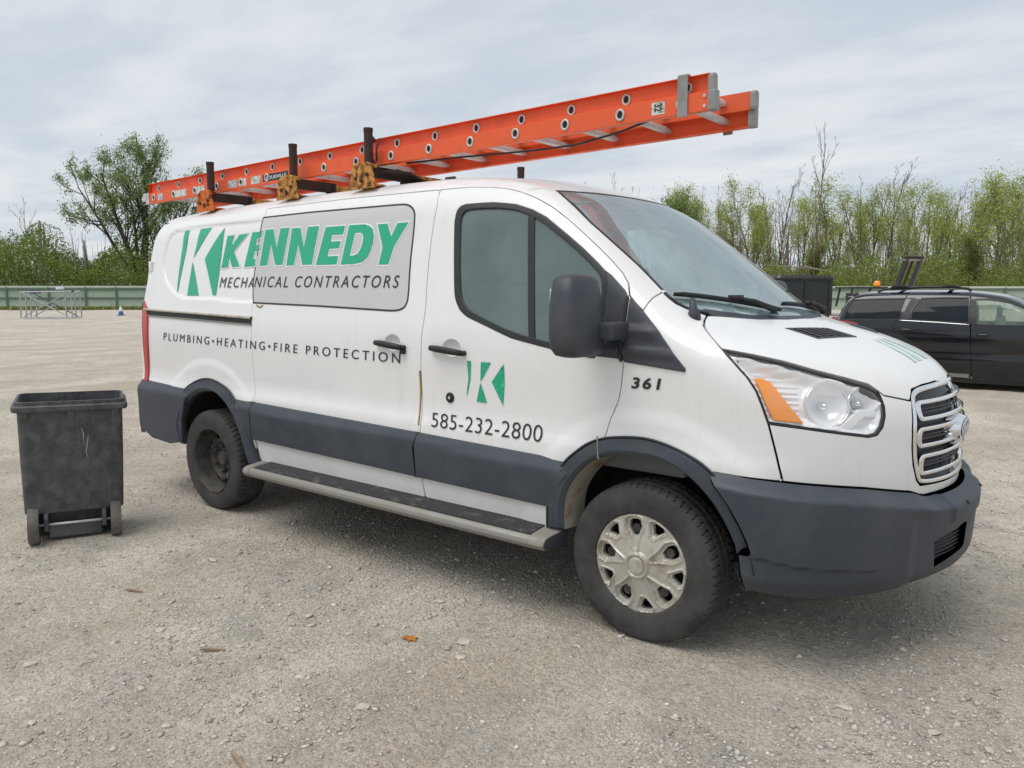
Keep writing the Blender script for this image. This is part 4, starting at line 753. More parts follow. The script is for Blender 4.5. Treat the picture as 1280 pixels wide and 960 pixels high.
# inner lip of the front arch: pale dusty sill end with rust
mb = MB(); L_ = [q for q in ai if q[0] < -.16 and q[2] < .79]; V = [(x+dx_, y_, z) for dx_, y_ in ((.004, -1.0), (.010, -.955), (.030, -.87)) for x, _, z in L_]; n = len(L_)
mb.add(V, [(r*n+i, r*n+i+1, (r+1)*n+i+1, (r+1)*n+i) for r in (0, 1) for i in range(n-1)])
mb.build('sill_end', pmat('dusty_sill', srgb(150, 146, 132), .7, dirt=(srgb(120, 72, 34), 9, .55, .7, .8), var=.15), van_o, True)
# front bumper
ztopq = NOSE.uv(np.array(fbot+fcent)); zto = ztopq[np.argsort(ztopq[:, 0])]
def ztop(u): return np.interp(np.abs(u), zto[:, 0], zto[:, 1])
def bump_rel(q):
    u, z = np.abs(q[:, 0]), q[:, 1]; A = .028+.062*sstep((1.25-u)/.55)
    ch = sstep((ztop(u)-z+.012)/(.065+0*u))
    r = .004+A*ch-.055*sstep((.40-z)/.13)
    zs = np.interp(u, [.42, .47, .78, .953, 1.2], [.42, .423, .456, .495, .515])
    r -= .011*sstep((zs-z)/.010)*sstep((u-.50)/.10)
    r += .010*sstep((.235-u)/.015)*sstep((.685-z)/.012)*sstep((z-.555)/.012)       # number plate pad
    r -= .012*sstep((.44-u)/.05)*sstep((.64-z)/.03)                                 # recessed middle between the corner pillars
    return r
bb = A3('bump_b'); bbq = NOSE.uv(np.array(bb))
bo = [(1.46, .50), (1.44, .42)]+[(float(u), float(z)) for u, z in bbq]+[(0, .335)]
arch_edge = [(float(NOSE.uv(np.array(p))[0])+.012, p[2]) for p in A3('arch_o')[12:][::-1]]
top_q = [(float(u), float(z)) for u, z in ztopq]
bhalf = [(u, z) for u, z in ((p[0], p[1]+.004) for p in top_q)]
b_right = arch_edge[::-1]+[(float(u), float(z)) for u, z in NOSE.uv(np.array(A3('bump_re')))]+[(float(u), float(z)) for u, z in bbq[1:]]
bpoly = [(u, z) for u, z in b_right]+[(0, .335)]+[(-u, z) for u, z in b_right][::-1]+[(-u, z) for u, z in bhalf[1:-1]]+[(0, bhalf[-1][1])]+bhalf[1:-1][::-1]
intake = [(.315, .500), (.27, .510), (.20, .528), (.10, .535), (0, .537), (0, .43), (.10, .428), (.20, .420), (.30, .40)]
ih = [(.31, .500), (.27, .509), (.19, .523), (.12, .532), (.105, .528), (.105, .440), (.12, .430), (.20, .420), (.295, .402)]
ihs = [ih, [(-u, z) for u, z in ih][::-1]]
fb = panel('front_bumper', bpoly, NOSE, M['plastic'], van_o, uv=True, relief=bump_rel, gap=.002, bev=.004, depth=.03, res=.0115, edge=.014, holes=ihs)
for h_ in ihs:
    panel('bumper_intake', inset(np.array(h_) if area2(np.array(h_)) > 0 else np.array(h_)[::-1], -.006), NOSE, M['grille_dark'], fb, uv=True, relief=lambda q: bump_rel(q)-.028, gap=0, depth=0, res=.03)
    us = [p[0] for p in h_]
    for k in range(6):
        z = .425+k*.017; P, _ = drop(NOSE, np.stack([np.linspace(min(us), max(us), 10), np.full(10, z)], 1), van, lambda q: bump_rel(q)-.020); mb = MB(); mb.tube(P, .003, 5); mb.build('intake_bar', M['grille_dark'], fb, True)
for u in (-.13, .13):
    P, n_ = drop(NOSE, np.array([[u, .625]]), van, lambda q: bump_rel(q)+.001); mb = MB(); mb.tube([P[0]-n_[0]*.01, P[0]+n_[0]*.004], .008, 10); mb.build('plate_screw_hole', M['black'], fb)
# rear bumper side pieces
rt, rb = A3('rear_t'), A3('rear_b')
clad_piece('rear_bumper_corner', [(-4.235, -1, .835), (-3.46, -1, .810), (-3.54, -1, .72), (-3.61, -1, .58), (-3.62, -1, .43), (-3.80, -1, .395), (-4.08, -1, .405), (-4.21, -1, .46), (-4.24, -1, .66)], van_o, ztp=lambda x: .823+0*x)
mb = MB(); prof = [(-4.10, -.93), (-4.30, -.97), (-4.40, -.86), (-4.43, -.5), (-4.45, 0)]
full = prof+[(x, -y) for x, y in prof[:-1]][::-1]; n = len(full); V = []
for z, s in ((.42, .9), (.50, .985), (.66, 1.0), (.74, 1.0), (.78, .97)): V += [(-4.15+(x+4.15)*s, y*(.97+.03*s), z) for x, y in full]
F = [(k*n+i, k*n+i+1, (k+1)*n+i+1, (k+1)*n+i) for k in range(4) for i in range(n-1)]+[tuple(range(4*n, 5*n))]
mb.add(V, F); mb.build('rear_bumper', M['plastic'], van_o, angle=.6)
# running board
def runboard(s):
    pr = [(-.955, .325), (-1.085, .338), (-1.120, .350), (-1.134, .371), (-1.129, .391), (-1.114, .403), (-1.09, .4085), (-.955, .423)]
    mb = MB(); mb.prism([(y*s, z) for y, z in pr], 0, -2.63, -.47); b = mb.build('running_board', M['alu'], van_o, bevel=.006, angle=.5)
    mb = MB(); mb.prism([(-1.108*s, .4065), (-.96*s, .4235), (-.96*s, .428), (-1.108*s, .411)], 0, -2.60, -.475); mb.build('tread_pad', M['tread'], b)
    for x0, x1 in ((-.47, -.385), (-2.63, -2.70)):
        n = len(pr); ring_ = lambda t, k: [(x0+(x1-x0)*t+(.02*(abs(y)-1.05) if x0 > -1 else 0)*-4*t, (-1.02+(y+1.02)*k)*s, .365+(z-.365)*k) for y, z in pr]
        mb = MB(); mb.add(ring_(0, 1)+ring_(.8, .985)+ring_(1, .92), [(q*n+i, q*n+(i+1) % n, (q+1)*n+(i+1) % n, (q+1)*n+i) for q in (0, 1) for i in range(n)]); mb.build('step_end', M['alu'], b, angle=.7)
        mb = MB(); mb.add(ring_(.96, .93)+ring_(1.04, .90)+ring_(1.08, .80), [(q*n+i, q*n+(i+1) % n, (q+1)*n+(i+1) % n, (q+1)*n+i) for q in (0, 1) for i in range(n)]+[tuple(range(2*n, 3*n))]); mb.build('end_cap', M['trimdark'], b, angle=.7)
    for x in (-2.3, -1.5, -.7): mb = MB(); mb.box((x, -.93*s, .36), (.03, .08, .02)); mb.build('bracket', M['dark'], b)
runboard(1); runboard(-1)
# sliding door rail and rust runs
rl = A3('rail')
panel('door_rail', [(-4.20, -.9, 1.362), (-2.79, -.9, 1.328), (-2.79, -.9, 1.275), (-4.18, -.9, 1.305)], SIDE, M['black'], van_o, off=.0025, gap=0, bev=.001, depth=.0, res=.05)
strip_obj('rail_strip', [(-4.20, -.9, 1.352), (-3.5, -.9, 1.337), (-2.79, -.9, 1.318)], .017, .016, SIDE, pmat('rail_metal', srgb(196, 190, 180), .4, .3, dirt=(srgb(120, 90, 60), 8, .5, .75, .7)), van_o, 0.0)
strip_obj('rail_lower_strip', [(-4.18, -.9, 1.308), (-3.5, -.9, 1.294), (-2.79, -.9, 1.276)], .010, .008, SIDE, M['alu'], van_o, 0.0)
panel('tail_light', A3('tail'), SIDE, M['red'], van_o, off=.012, bev=.006, gap=0, depth=.03, res=.03)
panel('tail_light', [(-4.4, -.75, 1.40), (-4.4, -.90, 1.40), (-4.4, -.915, .83), (-4.4, -.75, .83)], REAR, M['red'], van_o, off=.012, bev=.006, gap=0, depth=.03, res=.05)
mb = MB(); mb.box((-4.20, -.855, 1.67), (.022, .02, .04)); mb.build('door_hinge', M['paint'], van_o, bevel=.01)
panel('roof_ditch_trim', [ditch[1], ditch[2], ditch[3], ditch[4], (ditch[4][0], ditch[4][1], ditch[4][2]-.006), (ditch[2][0], -.75, ditch[2][2]-.006), (ditch[1][0], -.75, ditch[1][2]-.006)], SIDE, M['seal'], van_o, off=-.004, gap=0, bev=.001, depth=0, res=.05)

# ------------------------------------------------------------------ lamps
def lamp(s):
    hq = LAMP.uv(np.array(head)); hq = hq if area2(hq) > 0 else hq[::-1]
    hq = resample(hq, True, .02); grp = thing_part('headlight', van_o)
    panel('gasket', inset(hq, -.0035), LAMP, M['seal'], grp, uv=True, off=.0015, gap=.001, bev=.002, depth=.05, holes=[inset(hq, .005)], res=.03, edge=.02)
    q2 = inset(hq, .006)
    bowls = []
    C1 = LAMP.uv(np.array(LB1)); C2 = LAMP.uv(np.array(LB2))
    def hrel(q):
        d = segdist(q, q2); h = -.012-.040*sstep(d/.035)
        for c, r, dep in ((C1, .092, .060), (C2, .058, .045)):
            rr = np.hypot(*(q-c).T)/r; h -= dep*np.clip(1-rr*rr, 0, 1)+.0*rr; h += .012*np.exp(-((rr-1.0)/.12)**2)
        along = (q-C1)@np.array([0.0, 1.0]); h += .004*np.sin(q[:, 1]*260)*sstep((C1[0]-q[:, 0]-.10)/.02 if C1[0] > q2[:, 0].mean() else (q[:, 0]-C1[0]-.10)/.02)
        return h
    panel('lamp_housing', q2, LAMP, M['silver'], grp, uv=True, gap=0, bev=.001, depth=0, relief=hrel, res=.009, edge=.012)
    for c, r in ((C1, .09), (C2, .062)):
        mb = MB(); P = []
        for t in np.linspace(0, 2*math.pi, 33): P.append(c+r*np.array([math.cos(t), math.sin(t)]))
        P = np.array(P); ok = inside(P, inset(q2, .004))
        PP, _ = drop(LAMP, P, van, -.030); run = [tuple(p) for p, k in zip(PP, ok) if k]
        mb.tube(PP, .0045, 6, False); mb.build('reflector_ring', M['chrome'], grp, True)
        PB, nb = drop(LAMP, np.array([c]), van, -.085); mb = MB(); mb.tube([PB[0], PB[0]+nb[0]*.02, PB[0]+nb[0]*.042], [.018, .016, .006], 12); mb.build('bulb_shield', M['chrome'], grp, True)
    aq = LAMP.uv(np.array(A3('head_amber'))); panel('indicator', aq, LAMP, M['amber'], grp, uv=True, off=-.005, bev=.003, gap=0, depth=.02, res=.02)
    # faceted deflector between the bowls and the lower corner
    fq = LAMP.uv(np.array(DEFL)); panel('deflector', fq, LAMP, M['silver2'], grp, uv=True, off=-.022, bev=.006, gap=0, depth=.03, res=.02)
    panel('lens', inset(hq, .006), LAMP, M['lens'], grp, uv=True, off=-.002, bev=.002, gap=0, depth=.004, res=.03)
    return grp
def thing_part(name, par):
    o = bpy.data.objects.new(name, None); COL.objects.link(o); o.parent = par; return o
LB1, LB2, DEFL = A3('lb1')[0], A3('lb2')[0], A3('defl')
hl = lamp(1)
hl2 = thing_part('headlight', van_o)
for c in list(hl.children): mirror_child(c, hl2)

# ------------------------------------------------------------------ grille
def fr_pts(yz, off): return drop(FRONT, np.array(yz, float), van, off)[0]
gq = np.array([(y, z) for _, y, z in gpoly]); gq = gq if area2(gq) > 0 else gq[::-1]; gq = resample(round_poly(gq, 2, 1.5), True, .02)
gr = panel('grille', inset(gq, -.006), FRONT, M['grille_dark'], van_o, uv=True, off=-.035, gap=0, depth=0, res=.04)
panel('grille_surround', inset(gq, .002), FRONT, M['chrome'], gr, uv=True, off=.008, gap=0, bev=.007, depth=.04, holes=[inset(gq, .020)], res=.02, edge=.02)
def rrect(y0, y1, z0, z1, r, n=5):
    P = []
    for cy, cz, a in ((y1-r, z1-r, 0), (y0+r, z1-r, 90), (y0+r, z0+r, 180), (y1-r, z0+r, 270)):
        P += [(cy+r*math.cos(math.radians(a+90*k/n)), cz+r*math.sin(math.radians(a+90*k/n))) for k in range(n+1)]
    return np.array(P)
for z0, z1, yy in ((.972, 1.052, .412), (.866, .948, .424), (.752, .838, .408)):
    q = resample(rrect(-yy, yy, z0, z1, .028), True, .03)
    panel('grille_bar', q, FRONT, M['chrome'], gr, uv=True, off=.012, gap=0, bev=.0055, drop_=.008, depth=.03, holes=[rrect(-yy+.021, yy-.021, z0+.0155, z1-.0155, .016)], res=.02, edge=.02)
    for z in np.linspace(z0+.020, z1-.020, 4)[1:-1]:
        P = fr_pts([(y, z) for y in np.linspace(-yy+.02, yy-.02, 22)], -.010); mb = MB(); mb.tube(P, .0042, 5); mb.build('grille_slat', M['trimdark'], gr, True)
    for y in (-.2, -.07, .07, .2):
        P = fr_pts([(y, z0+.015), (y, z1-.015)], -.016); mb = MB(); mb.tube(P, .003, 5); mb.build('grille_rib', M['trimdark'], gr, True)
mb = MB(); bz = .905; bx = float(front_x(0, bz))
def oval(x, ry, rz, n=36): return [(x, ry*math.cos(2*math.pi*k/n), bz+rz*math.sin(2*math.pi*k/n)) for k in range(n)]
def ovalstack(lv):
    m = MB(); n = 36; V = []
    for x, ry, rz in lv: V += oval(x, ry, rz)
    m.add(V, [(k*n+i, k*n+(i+1) % n, (k+1)*n+(i+1) % n, (k+1)*n+i) for k in range(len(lv)-1) for i in range(n)]+[tuple(range((len(lv)-1)*n, len(lv)*n))]); return m
bx -= .028
ovalstack([(bx-.01, .135, .064), (bx+.020, .130, .061), (bx+.036, .116, .052), (bx+.046, .112, .049), (bx+.050, .106, .045)]).build('badge_base', M['chrome'], gr, angle=.5)
ovalstack([(bx+.048, .104, .043), (bx+.053, .100, .040)]).build('badge', M['blue'], gr, angle=.5)
tv, tf = text_mesh('Ford', 1, .35, .01, .92); tv = quad_text(tv, [(-.068, bz-.023), (.070, bz-.023), (.070, bz+.025), (-.068, bz+.025)]); obj('badge_script', [(bx+.0545, y, z) for y, z in tv], tf, M['silver2'], gr)
ring = MB(); ring.tube([(bx+.0535, .094*math.cos(t), bz+.035*math.sin(t)) for t in np.linspace(0, 2*math.pi, 41)], .0015, 5, False); ring.build('badge_ring', M['silver2'], gr)

# ------------------------------------------------------------------ bonnet details
vq = HOODF.uv(np.array(A3('vent_n')))
def vent(q3, flip):
    q = HOODF.uv(np.array(q3)); q = q if area2(q) > 0 else q[::-1]; g = panel('bonnet_vent', q, HOODF, M['trimdark'], bon, uv=True, off=.004, gap=0, bev=.003, depth=.01, holes=[inset(q, .012)], res=.03)
    panel('vent_recess', inset(q, .006), HOODF, M['dark'], bon, uv=True, off=.001, gap=0, bev=.001, depth=0, res=.04)
    lo, hi = q[0], q[2]; mb = MB(); a, b, c, d = q
    for k in range(1, 6):
        t = k/6; P, _ = drop(HOODF, np.stack([(a+(d-a)*t)+((b+(c-b)*t)-(a+(d-a)*t))*s for s in np.linspace(.06, .94, 8)]), van, .004); mb.tube(P, .0028, 5)
    for k in range(1, 5):
        t = k/5; P, _ = drop(HOODF, np.stack([(a+(b-a)*t)+((d+(c-d)*t)-(a+(b-a)*t))*s for s in np.linspace(.06, .94, 8)]), van, .003); mb.tube(P, .0022, 5)
    mb.build('vent_grid', M['trimdark'], bon)
vn = A3('vent_n'); vent(vn, 1); vent([(x, -y, z) for x, y, z in vn][::-1], -1)
HS = [[(.66, -.105), (.68, -.088), (.90, -.135), (.90, -.165)], [(.66, -.040), (.68, -.02), (.90, -.045), (.90, -.105)], [(.66, .03), (.68, .06), (.90, .09), (.90, .02)]]
for i, q in enumerate(HS): panel('bonnet_stripe', [(x, y, 1.25) for x, y in q], HOODF, M['greenpale'], bon, off=.0015, gap=0, bev=.0, depth=0, res=.05)
ant = A3('ant')[0]; mb = MB(); a0 = Vector(ant); mb.tube([a0-Vector((0, 0, .02)), a0+Vector((0, -.004, .012)), a0+Vector((-.004, -.004, .03)), a0+Vector((-.012, -.002, .075))], [.028, .026, .017, .010], 12); mb.build('aerial_base', M['trimdark'], van_o, True)
def wiper(P0, P1, pv, name='wiper'):
    """blade from P0 to P1 just off the glass, arm from the pivot pv to the blade's middle"""
    g = thing_part(name, van_o); f = lambda p, o: drop(WSF, WSF.uv(np.array([p])), van, o)[0][0]
    B = [f(np.array(P0)+(np.array(P1)-np.array(P0))*t, .016) for t in np.linspace(0, 1, 14)]; mb = MB(); mb.tube(B, [.006]+[.010]*12+[.006], 6); mb.build('wiper_blade', M['black'], g, True)
    Br = [f(np.array(P0)+(np.array(P1)-np.array(P0))*t, .006) for t in np.linspace(0, 1, 14)]; mb = MB(); mb.tube(Br, .004, 5); mb.build('wiper_rubber', M['black'], g, True)
    mid = f(np.array(P0)+(np.array(P1)-np.array(P0))*.52, .032); pvp = f(np.array(pv), .03); mb = MB()
    mb.tube([pvp-np.array([0, 0, .02]), pvp, pvp+(mid-pvp)*.5+np.array([.0, 0, .008]), mid], [.020, .016, .012, .008], 8)
    mb.box(tuple(mid), (.026, .026, .011)); mb.build('wiper_arm', M['black'], g, True)
WIP = A3('wip')
wiper((.035, -.765, 1.48), (.285, -.17, 1.40), (.275, -.30, 1.37))
wiper((.24, -.05, 1.42), (.24, .62, 1.37), (.29, .42, 1.36))

# ------------------------------------------------------------------ door mirror
def superloft(levels, n=28, e=3.2):
    """stack of rounded rectangles (z, cx, cy, hx, hy)"""
    m = MB(); V = []
    for z, cx, cy, hx, hy in levels:
        for k in range(n):
            t = 2*math.pi*k/n; c, s = math.cos(t), math.sin(t); V.append((cx+hx*math.copysign(abs(c)**(2/e), c), cy+hy*math.copysign(abs(s)**(2/e), s), z))
    L = len(levels); m.add(V, [(k*n+i, k*n+(i+1) % n, (k+1)*n+(i+1) % n, (k+1)*n+i) for k in range(L-1) for i in range(n)]+[tuple(range(n-1, -1, -1)), tuple(range((L-1)*n, L*n))]); return m
mg = thing_part('door_mirror', van_o)
lv = [(1.222, -.205, -1.135, .035, .085), (1.232, -.205, -1.142, .062, .118), (1.26, -.205, -1.150, .073, .135), (1.32, -.207, -1.152, .077, .139), (1.40, -.211, -1.150, .076, .133),
      (1.48, -.217, -1.146, .071, .121), (1.53, -.222, -1.141, .065, .108), (1.548, -.224, -1.138, .052, .092), (1.556, -.224, -1.136, .026, .06)]
superloft(lv).build('mirror_housing', M['trimdark'], mg, angle=.9)
mb = MB(); mb.box((-.278, -1.15, 1.39), (.004, .09, .11)); mb.build('mirror_glass', M['chrome'], mg, bevel=.01)
mb = MB(); mb.box((-.125, -1.02, 1.325), (.05, .075, .036)); mb.build('mirror_arm', M['trimdark'], mg, bevel=.012)
mg2 = thing_part('door_mirror', van_o)
for c in list(mg.children): mirror_child(c, mg2)

# ------------------------------------------------------------------ handles, lock
def handle(par, path, scoop_c):
    P, n_ = drop(SIDE, np.array(path, float), van, .026); mb = MB(); k = len(P)
    mb.tube(P, [.014]+[.017]*(k-2)+[.014], 10); 
    for i in (0, -1): mb.tube([P[i], P[i]-n_[i]*.03], .013, 8)
    mb.build('handle', M['black'], par, True)
    q = SIDE.uv(ell(scoop_c, .0595, .0455)); c_ = np.array(scoop_c)
    panel('handle_recess', q, SIDE, M['paint'], par, uv=True, off=0, gap=0, bev=0, depth=0, res=.010, relief=lambda p: -.0015-.024*np.clip(1-(((p-c_)/np.array([.0595, .0455]))**2).sum(1), 0, 1)**.8)
handle(fdoor, [(-1.195, 1.203), (-1.15, 1.200), (-1.06, 1.192), (-.985, 1.186)], DISH_F)
handle(sdoor, [(-1.605, 1.213), (-1.56, 1.210), (-1.47, 1.200), (-1.405, 1.195)], DISH_S)
P, n_ = drop(SIDE, np.array([[-1.405, 1.172]]), van, .015); mb = MB(); mb.tube([P[0]+n_[0]*.012, P[0]-n_[0]*.02], .012, 10); mb.build('lock', M['black'], sdoor)
lk = A3('lock')[0]; P, n_ = drop(SIDE, np.array([[lk[0], lk[2]]]), van, 0); mb = MB(); mb.tube([P[0]-n_[0]*.01, P[0]+n_[0]*.006, P[0]+n_[0]*.009], [.026, .026, .020], 20); mb.build('lock', M['black'], fdoor, True)
mb = MB(); mb.tube([P[0]+n_[0]*.008, P[0]+n_[0]*.0105], .008, 12); mb.build('lock_barrel', M['chrome'], fdoor)

# ------------------------------------------------------------------ lettering and graphics
fq = SIDE.uv(np.array(A3('film'))); fq = fq if area2(fq) > 0 else fq[::-1]; fq = resample(round_poly(fq, 1), True, .03)
panel('window_film', inset(fq, .004), SIDE, M['film'], sdoor, uv=True, off=.0016, gap=0, bev=.0, depth=.0, res=.06)
panel('window_film_edge', fq, SIDE, M['seal'], sdoor, uv=True, off=.0026, gap=-.002, bev=.001, depth=.003, holes=[inset(fq, .006)], res=.06)
def join_panels(name, keys, mat, off, grow=0.0, par=None, holes={}):
    obs = []
    for k in keys:
        q = SIDE.uv(np.array(A3(k))); q = q if area2(q) > 0 else q[::-1]
        hs = [SIDE.uv(np.array(A3(h))) for h in holes.get(k, [])]
        if grow: q = inset(resample(q, True, .5), -grow); hs = [inset(h if area2(h) > 0 else h[::-1], grow) for h in hs]
        obs.append(panel(name, q, SIDE, mat, None, uv=True, off=off, relief=lambda q: rec_relief(q)*(q[:, 0] < -2.842), gap=0, bev=0, depth=0, res=.025, holes=hs, edge=.008))
    V = []; F = []
    for o in obs:
        k = len(V); V += [tuple(v.co) for v in o.data.vertices]; F += [tuple(i+k for i in p.vertices) for p in o.data.polygons]; me = o.data; bpy.data.objects.remove(o); bpy.data.meshes.remove(me)
    return obj(name, V, F, mat, par or van_o, True)
LET = ['kA', 'kB', 'e1', 'n1', 'n2', 'e2', 'd1', 'y1']
join_panels('lettering_outline', LET, M['white'], .0030, .008, holes={'d1': ['d1h']})
join_panels('company_lettering', LET, M['green'], .0042, holes={'d1': ['d1h']})
join_panels('company_logo', ['bk0', 'bk1', 'bk2', 'bk3'], M['green'], .0032)
join_panels('door_logo', ['dk0', 'dk1', 'dk2', 'dk3'], M['green'], .0032)
def van_text(name, body, key, mat, off=.0034, counts=None, bullet=None, **k):
    """print laid on the body; one mesh per word"""
    tv, tf = text_mesh(body, **k); q = quad_text(tv, SIDE.uv(np.array(A3(key)))); P, n_ = drop(SIDE, q, van, lambda q: off+rec_relief(q)*(q[:, 0] < -2.842))
    f0 = [f if (np.cross(P[f[1]]-P[f[0]], P[f[2]]-P[f[0]])@n_[f[0]]) > 0 else f[::-1] for f in tf]
    par = list(range(len(P)))
    def find(a):
        while par[a] != a: a = par[a]
        return a
    for f in f0:
        for i in f[1:]: par[find(i)] = find(f[0])
    isl = {}
    for i in range(len(P)): isl.setdefault(find(i), []).append(i)
    items = sorted(([tv[v][:, 0].min(), tv[v][:, 0].max(), tv[v][:, 1].max()-tv[v][:, 1].min(), v] for v in isl.values()), key=lambda t: t[0])
    hgt = max(t[2] for t in items); words = []; left = list(counts or [len(items)]); n_ = 0
    for t in items:
        if bullet is not None and t[2] < .55*hgt: words.append([list(t[3]), t[1], True]); n_ = 0; continue
        if n_ == 0: words.append([[], 0, False])
        words[-1][0].extend(t[3]); n_ += 1
        if n_ == left[0]: left = left[1:] or [999]; n_ = 0
    for idx, _, dot in words:
        m_ = {v: i for i, v in enumerate(idx)}; obj('bullet' if dot else name, P[idx], [tuple(m_[i] for i in f) for f in f0 if f[0] in m_], bullet if dot else mat, van_o, False)
van_text('trade_lettering', 'MECHANICAL CONTRACTORS', 't_mech', M['ink'], .0044, (10, 11), shear=.22, space=1.32)
van_text('service_lettering', 'PLUMBING\u2022HEATING\u2022FIRE PROTECTION', 't_plumb', M['ink'], .0034, (8, 7, 4, 10), bullet=M['greendark'], space=1.45)
van_text('phone_number', '585-232-2800', 't_phone', M['ink'], space=1.04, bold=-.006)
van_text('fleet_number', '361', 't_361', M['ink'], space=1.25, bold=.03, shear=.08)
# rust runs on the panel edges and under the mirror trim
for k, (pts, w_) in enumerate([([(-1.292, -1, 1.08), (-1.286, -1, .98), (-1.29, -1, .88), (-1.286, -1, .80)], .012), ([(-2.76, -.93, 1.40), (-2.72, -.93, 1.385), (-2.69, -.93, 1.40)], .012)]):
    strip_obj('rust_run', pts, w_, .0015, SIDE, M['stain'], van_o, .001)

# ------------------------------------------------------------------ wheels
TW = .115
def tyre_mesh():
    N_ = 360; R_ = .3456
    prof = [(.212, -.098), (.222, -.108), (.245, -.114), (.275, -.1175), (.300, -.116), (.318, -.112), (.330, -.106), (.3385, -.098), (.3425, -.086), (.3445, -.070), (.3445, -.056), (.336, -.053), (.336, -.045), (.3450, -.042), (.3455, -.012), (.337, -.009), (.337, .0)]
    prof = prof+[(r, -t) for r, t in prof[:-1]][::-1]; m = len(prof)
    def wob(k, j):
        jj = j if j < m/2 else m-1-j; ph = (k+(3 if j < m/2 else 0)) % 6
        if jj in (7, 8): return -.008 if ph == 0 else 0.0
        if jj in (9, 10): return -.008 if ph == 1 else 0
        if jj in (13, 14): return -.005 if (k+2*jj) % 8 == 0 else 0
        return 0
    mb = MB(); mb.lathe(prof, N_, 'y', wob=wob); return mb
def hubcap_mesh(parent):
    R0 = .2245; hs = []; pk = []; sm = []
    pt = lambda r, a: (r*math.cos(a), r*math.sin(a))
    for k in range(5):
        a = math.radians(100+72*k); b = a+math.radians(36)
        pk.append(np.array([pt(.066, a-.10), pt(.118, a-.20), pt(.165, a-.275), pt(.199, a-.20), pt(.207, a-.10), pt(.207, a+.10), pt(.199, a+.20), pt(.165, a+.275), pt(.118, a+.20), pt(.066, a+.10)]))
        hs.append(np.array([pt(.124, a-.10), pt(.160, a-.185), pt(.186, a-.135), pt(.192, a-.07), pt(.192, a+.07), pt(.186, a+.135), pt(.160, a+.185), pt(.124, a+.10)]))
        sm.append(np.array([pt(.138, b-.07), pt(.196, b-.225), pt(.208, b-.13), pt(.208, b+.13), pt(.196, b+.225), pt(.138, b+.07)]))
        hs.append(np.array([pt(.152, b-.05), pt(.190, b-.16), pt(.198, b-.09), pt(.198, b+.09), pt(.190, b+.16), pt(.152, b+.05)]))
    rim = np.array([pt(R0, 2*math.pi*k/96) for k in range(96)])
    P, F = fill2([rim]+[resample(h if area2(h) < 0 else h[::-1], True, .008) for h in hs], .0042)
    def hgt(q):
        r = np.hypot(*q.T); h = .012+.022*sstep((.215-r)/.17)-.016*sstep((r-.215)/.009)
        for x in pk:
            d = segdist(q, x); i = inside(q, x); s_ = np.where(i, d, -d)
            h += .0065*sstep((s_+.009)/.004)*sstep((.001-s_)/.003+.3)-.015*sstep((s_-.0005)/.006)
        for x in sm:
            d = segdist(q, x); i = inside(q, x); s_ = np.where(i, d, -d)
            h += .005*sstep((s_+.007)/.004)*sstep((.001-s_)/.003+.3)-.011*sstep((s_-.0005)/.005)
        h += .016*sstep((.060-r)/.008)-.009*sstep((.047-r)/.004)+.010*sstep((.037-r)/.004)
        return h
    h = hgt(P); V = np.stack([P[:, 0], -h, P[:, 1]], 1); n = len(V); nr = 96
    V2 = np.concatenate([V, V[:nr]+np.array([0, .03, 0])]); fs = [tuple(f) for f in F]+[(i, (i+1) % nr, n+(i+1) % nr, n+i) for i in range(nr)]; k = nr
    for x in hs:
        m = len(resample(x, True, .008)); b = len(V2); V2 = np.concatenate([V2, V[k:k+m]+np.array([0, .02, 0])]); fs += [(k+i, k+(i+1) % m, b+(i+1) % m, b+i) for i in range(m)]; k += m
    o = obj('hubcap', V2, fs, M['hubcap'], parent, False); bm = bmesh.new(); bm.from_mesh(o.data); bmesh.ops.recalc_face_normals(bm, faces=bm.faces); bm.to_mesh(o.data); bm.free()
    o.data.polygons.foreach_set('use_smooth', np.ones(len(o.data.polygons), dtype=bool)); o.data.set_sharp_from_angle(angle=.8); return o
def steel_mesh(parent):
    prof = [(.222, -.106), (.226, -.112), (.221, -.114), (.214, -.104), (.208, -.085), (.205, -.02), (.198, .008), (.188, .012)]
    mb = MB(); mb.lathe(prof, 64, 'y'); o = mb.build('rim', M['steel'], parent, True)
    hol = [np.array([(c[0]+.019*math.cos(t)*1.0, c[1]+.026*math.sin(t)) for t in np.linspace(0, 2*math.pi, 12, endpoint=False)]) for c in [(0, 0)]]
    hs = []
    for k in range(10):
        a = 2*math.pi*k/10; u = np.array([math.cos(a), math.sin(a)]); v = np.array([-u[1], u[0]])
        hs.append(np.array([u*.157+u*.016*math.sin(t)+v*.020*math.cos(t) for t in np.linspace(0, 2*math.pi, 12, endpoint=False)]))
    ringp = np.array([(.196*math.cos(2*math.pi*k/64), .196*math.sin(2*math.pi*k/64)) for k in range(64)])
    P, F = fill2([ringp]+[h if area2(h) < 0 else h[::-1] for h in hs], .010); r = np.hypot(*P.T)
    h = -.005+.035*sstep((.19-r)/.04)-.030*sstep((.125-r)/.03)+.035*sstep((.060-r)/.012)
    V = np.stack([P[:, 0], -h, P[:, 1]], 1); d = obj('wheel_disc', V, F, M['steel'], parent, True)
    for k in range(6):
        a = 2*math.pi*k/6+.3; mb = MB(); mb.tube([(.088*math.cos(a), -.002, .088*math.sin(a)), (.088*math.cos(a), -.036, .088*math.sin(a)), (.088*math.cos(a), -.042, .088*math.sin(a))], [.015, .014, .008], 6); mb.build('wheel_nut', M['steel'], parent)
    return d
ty = tyre_mesh()
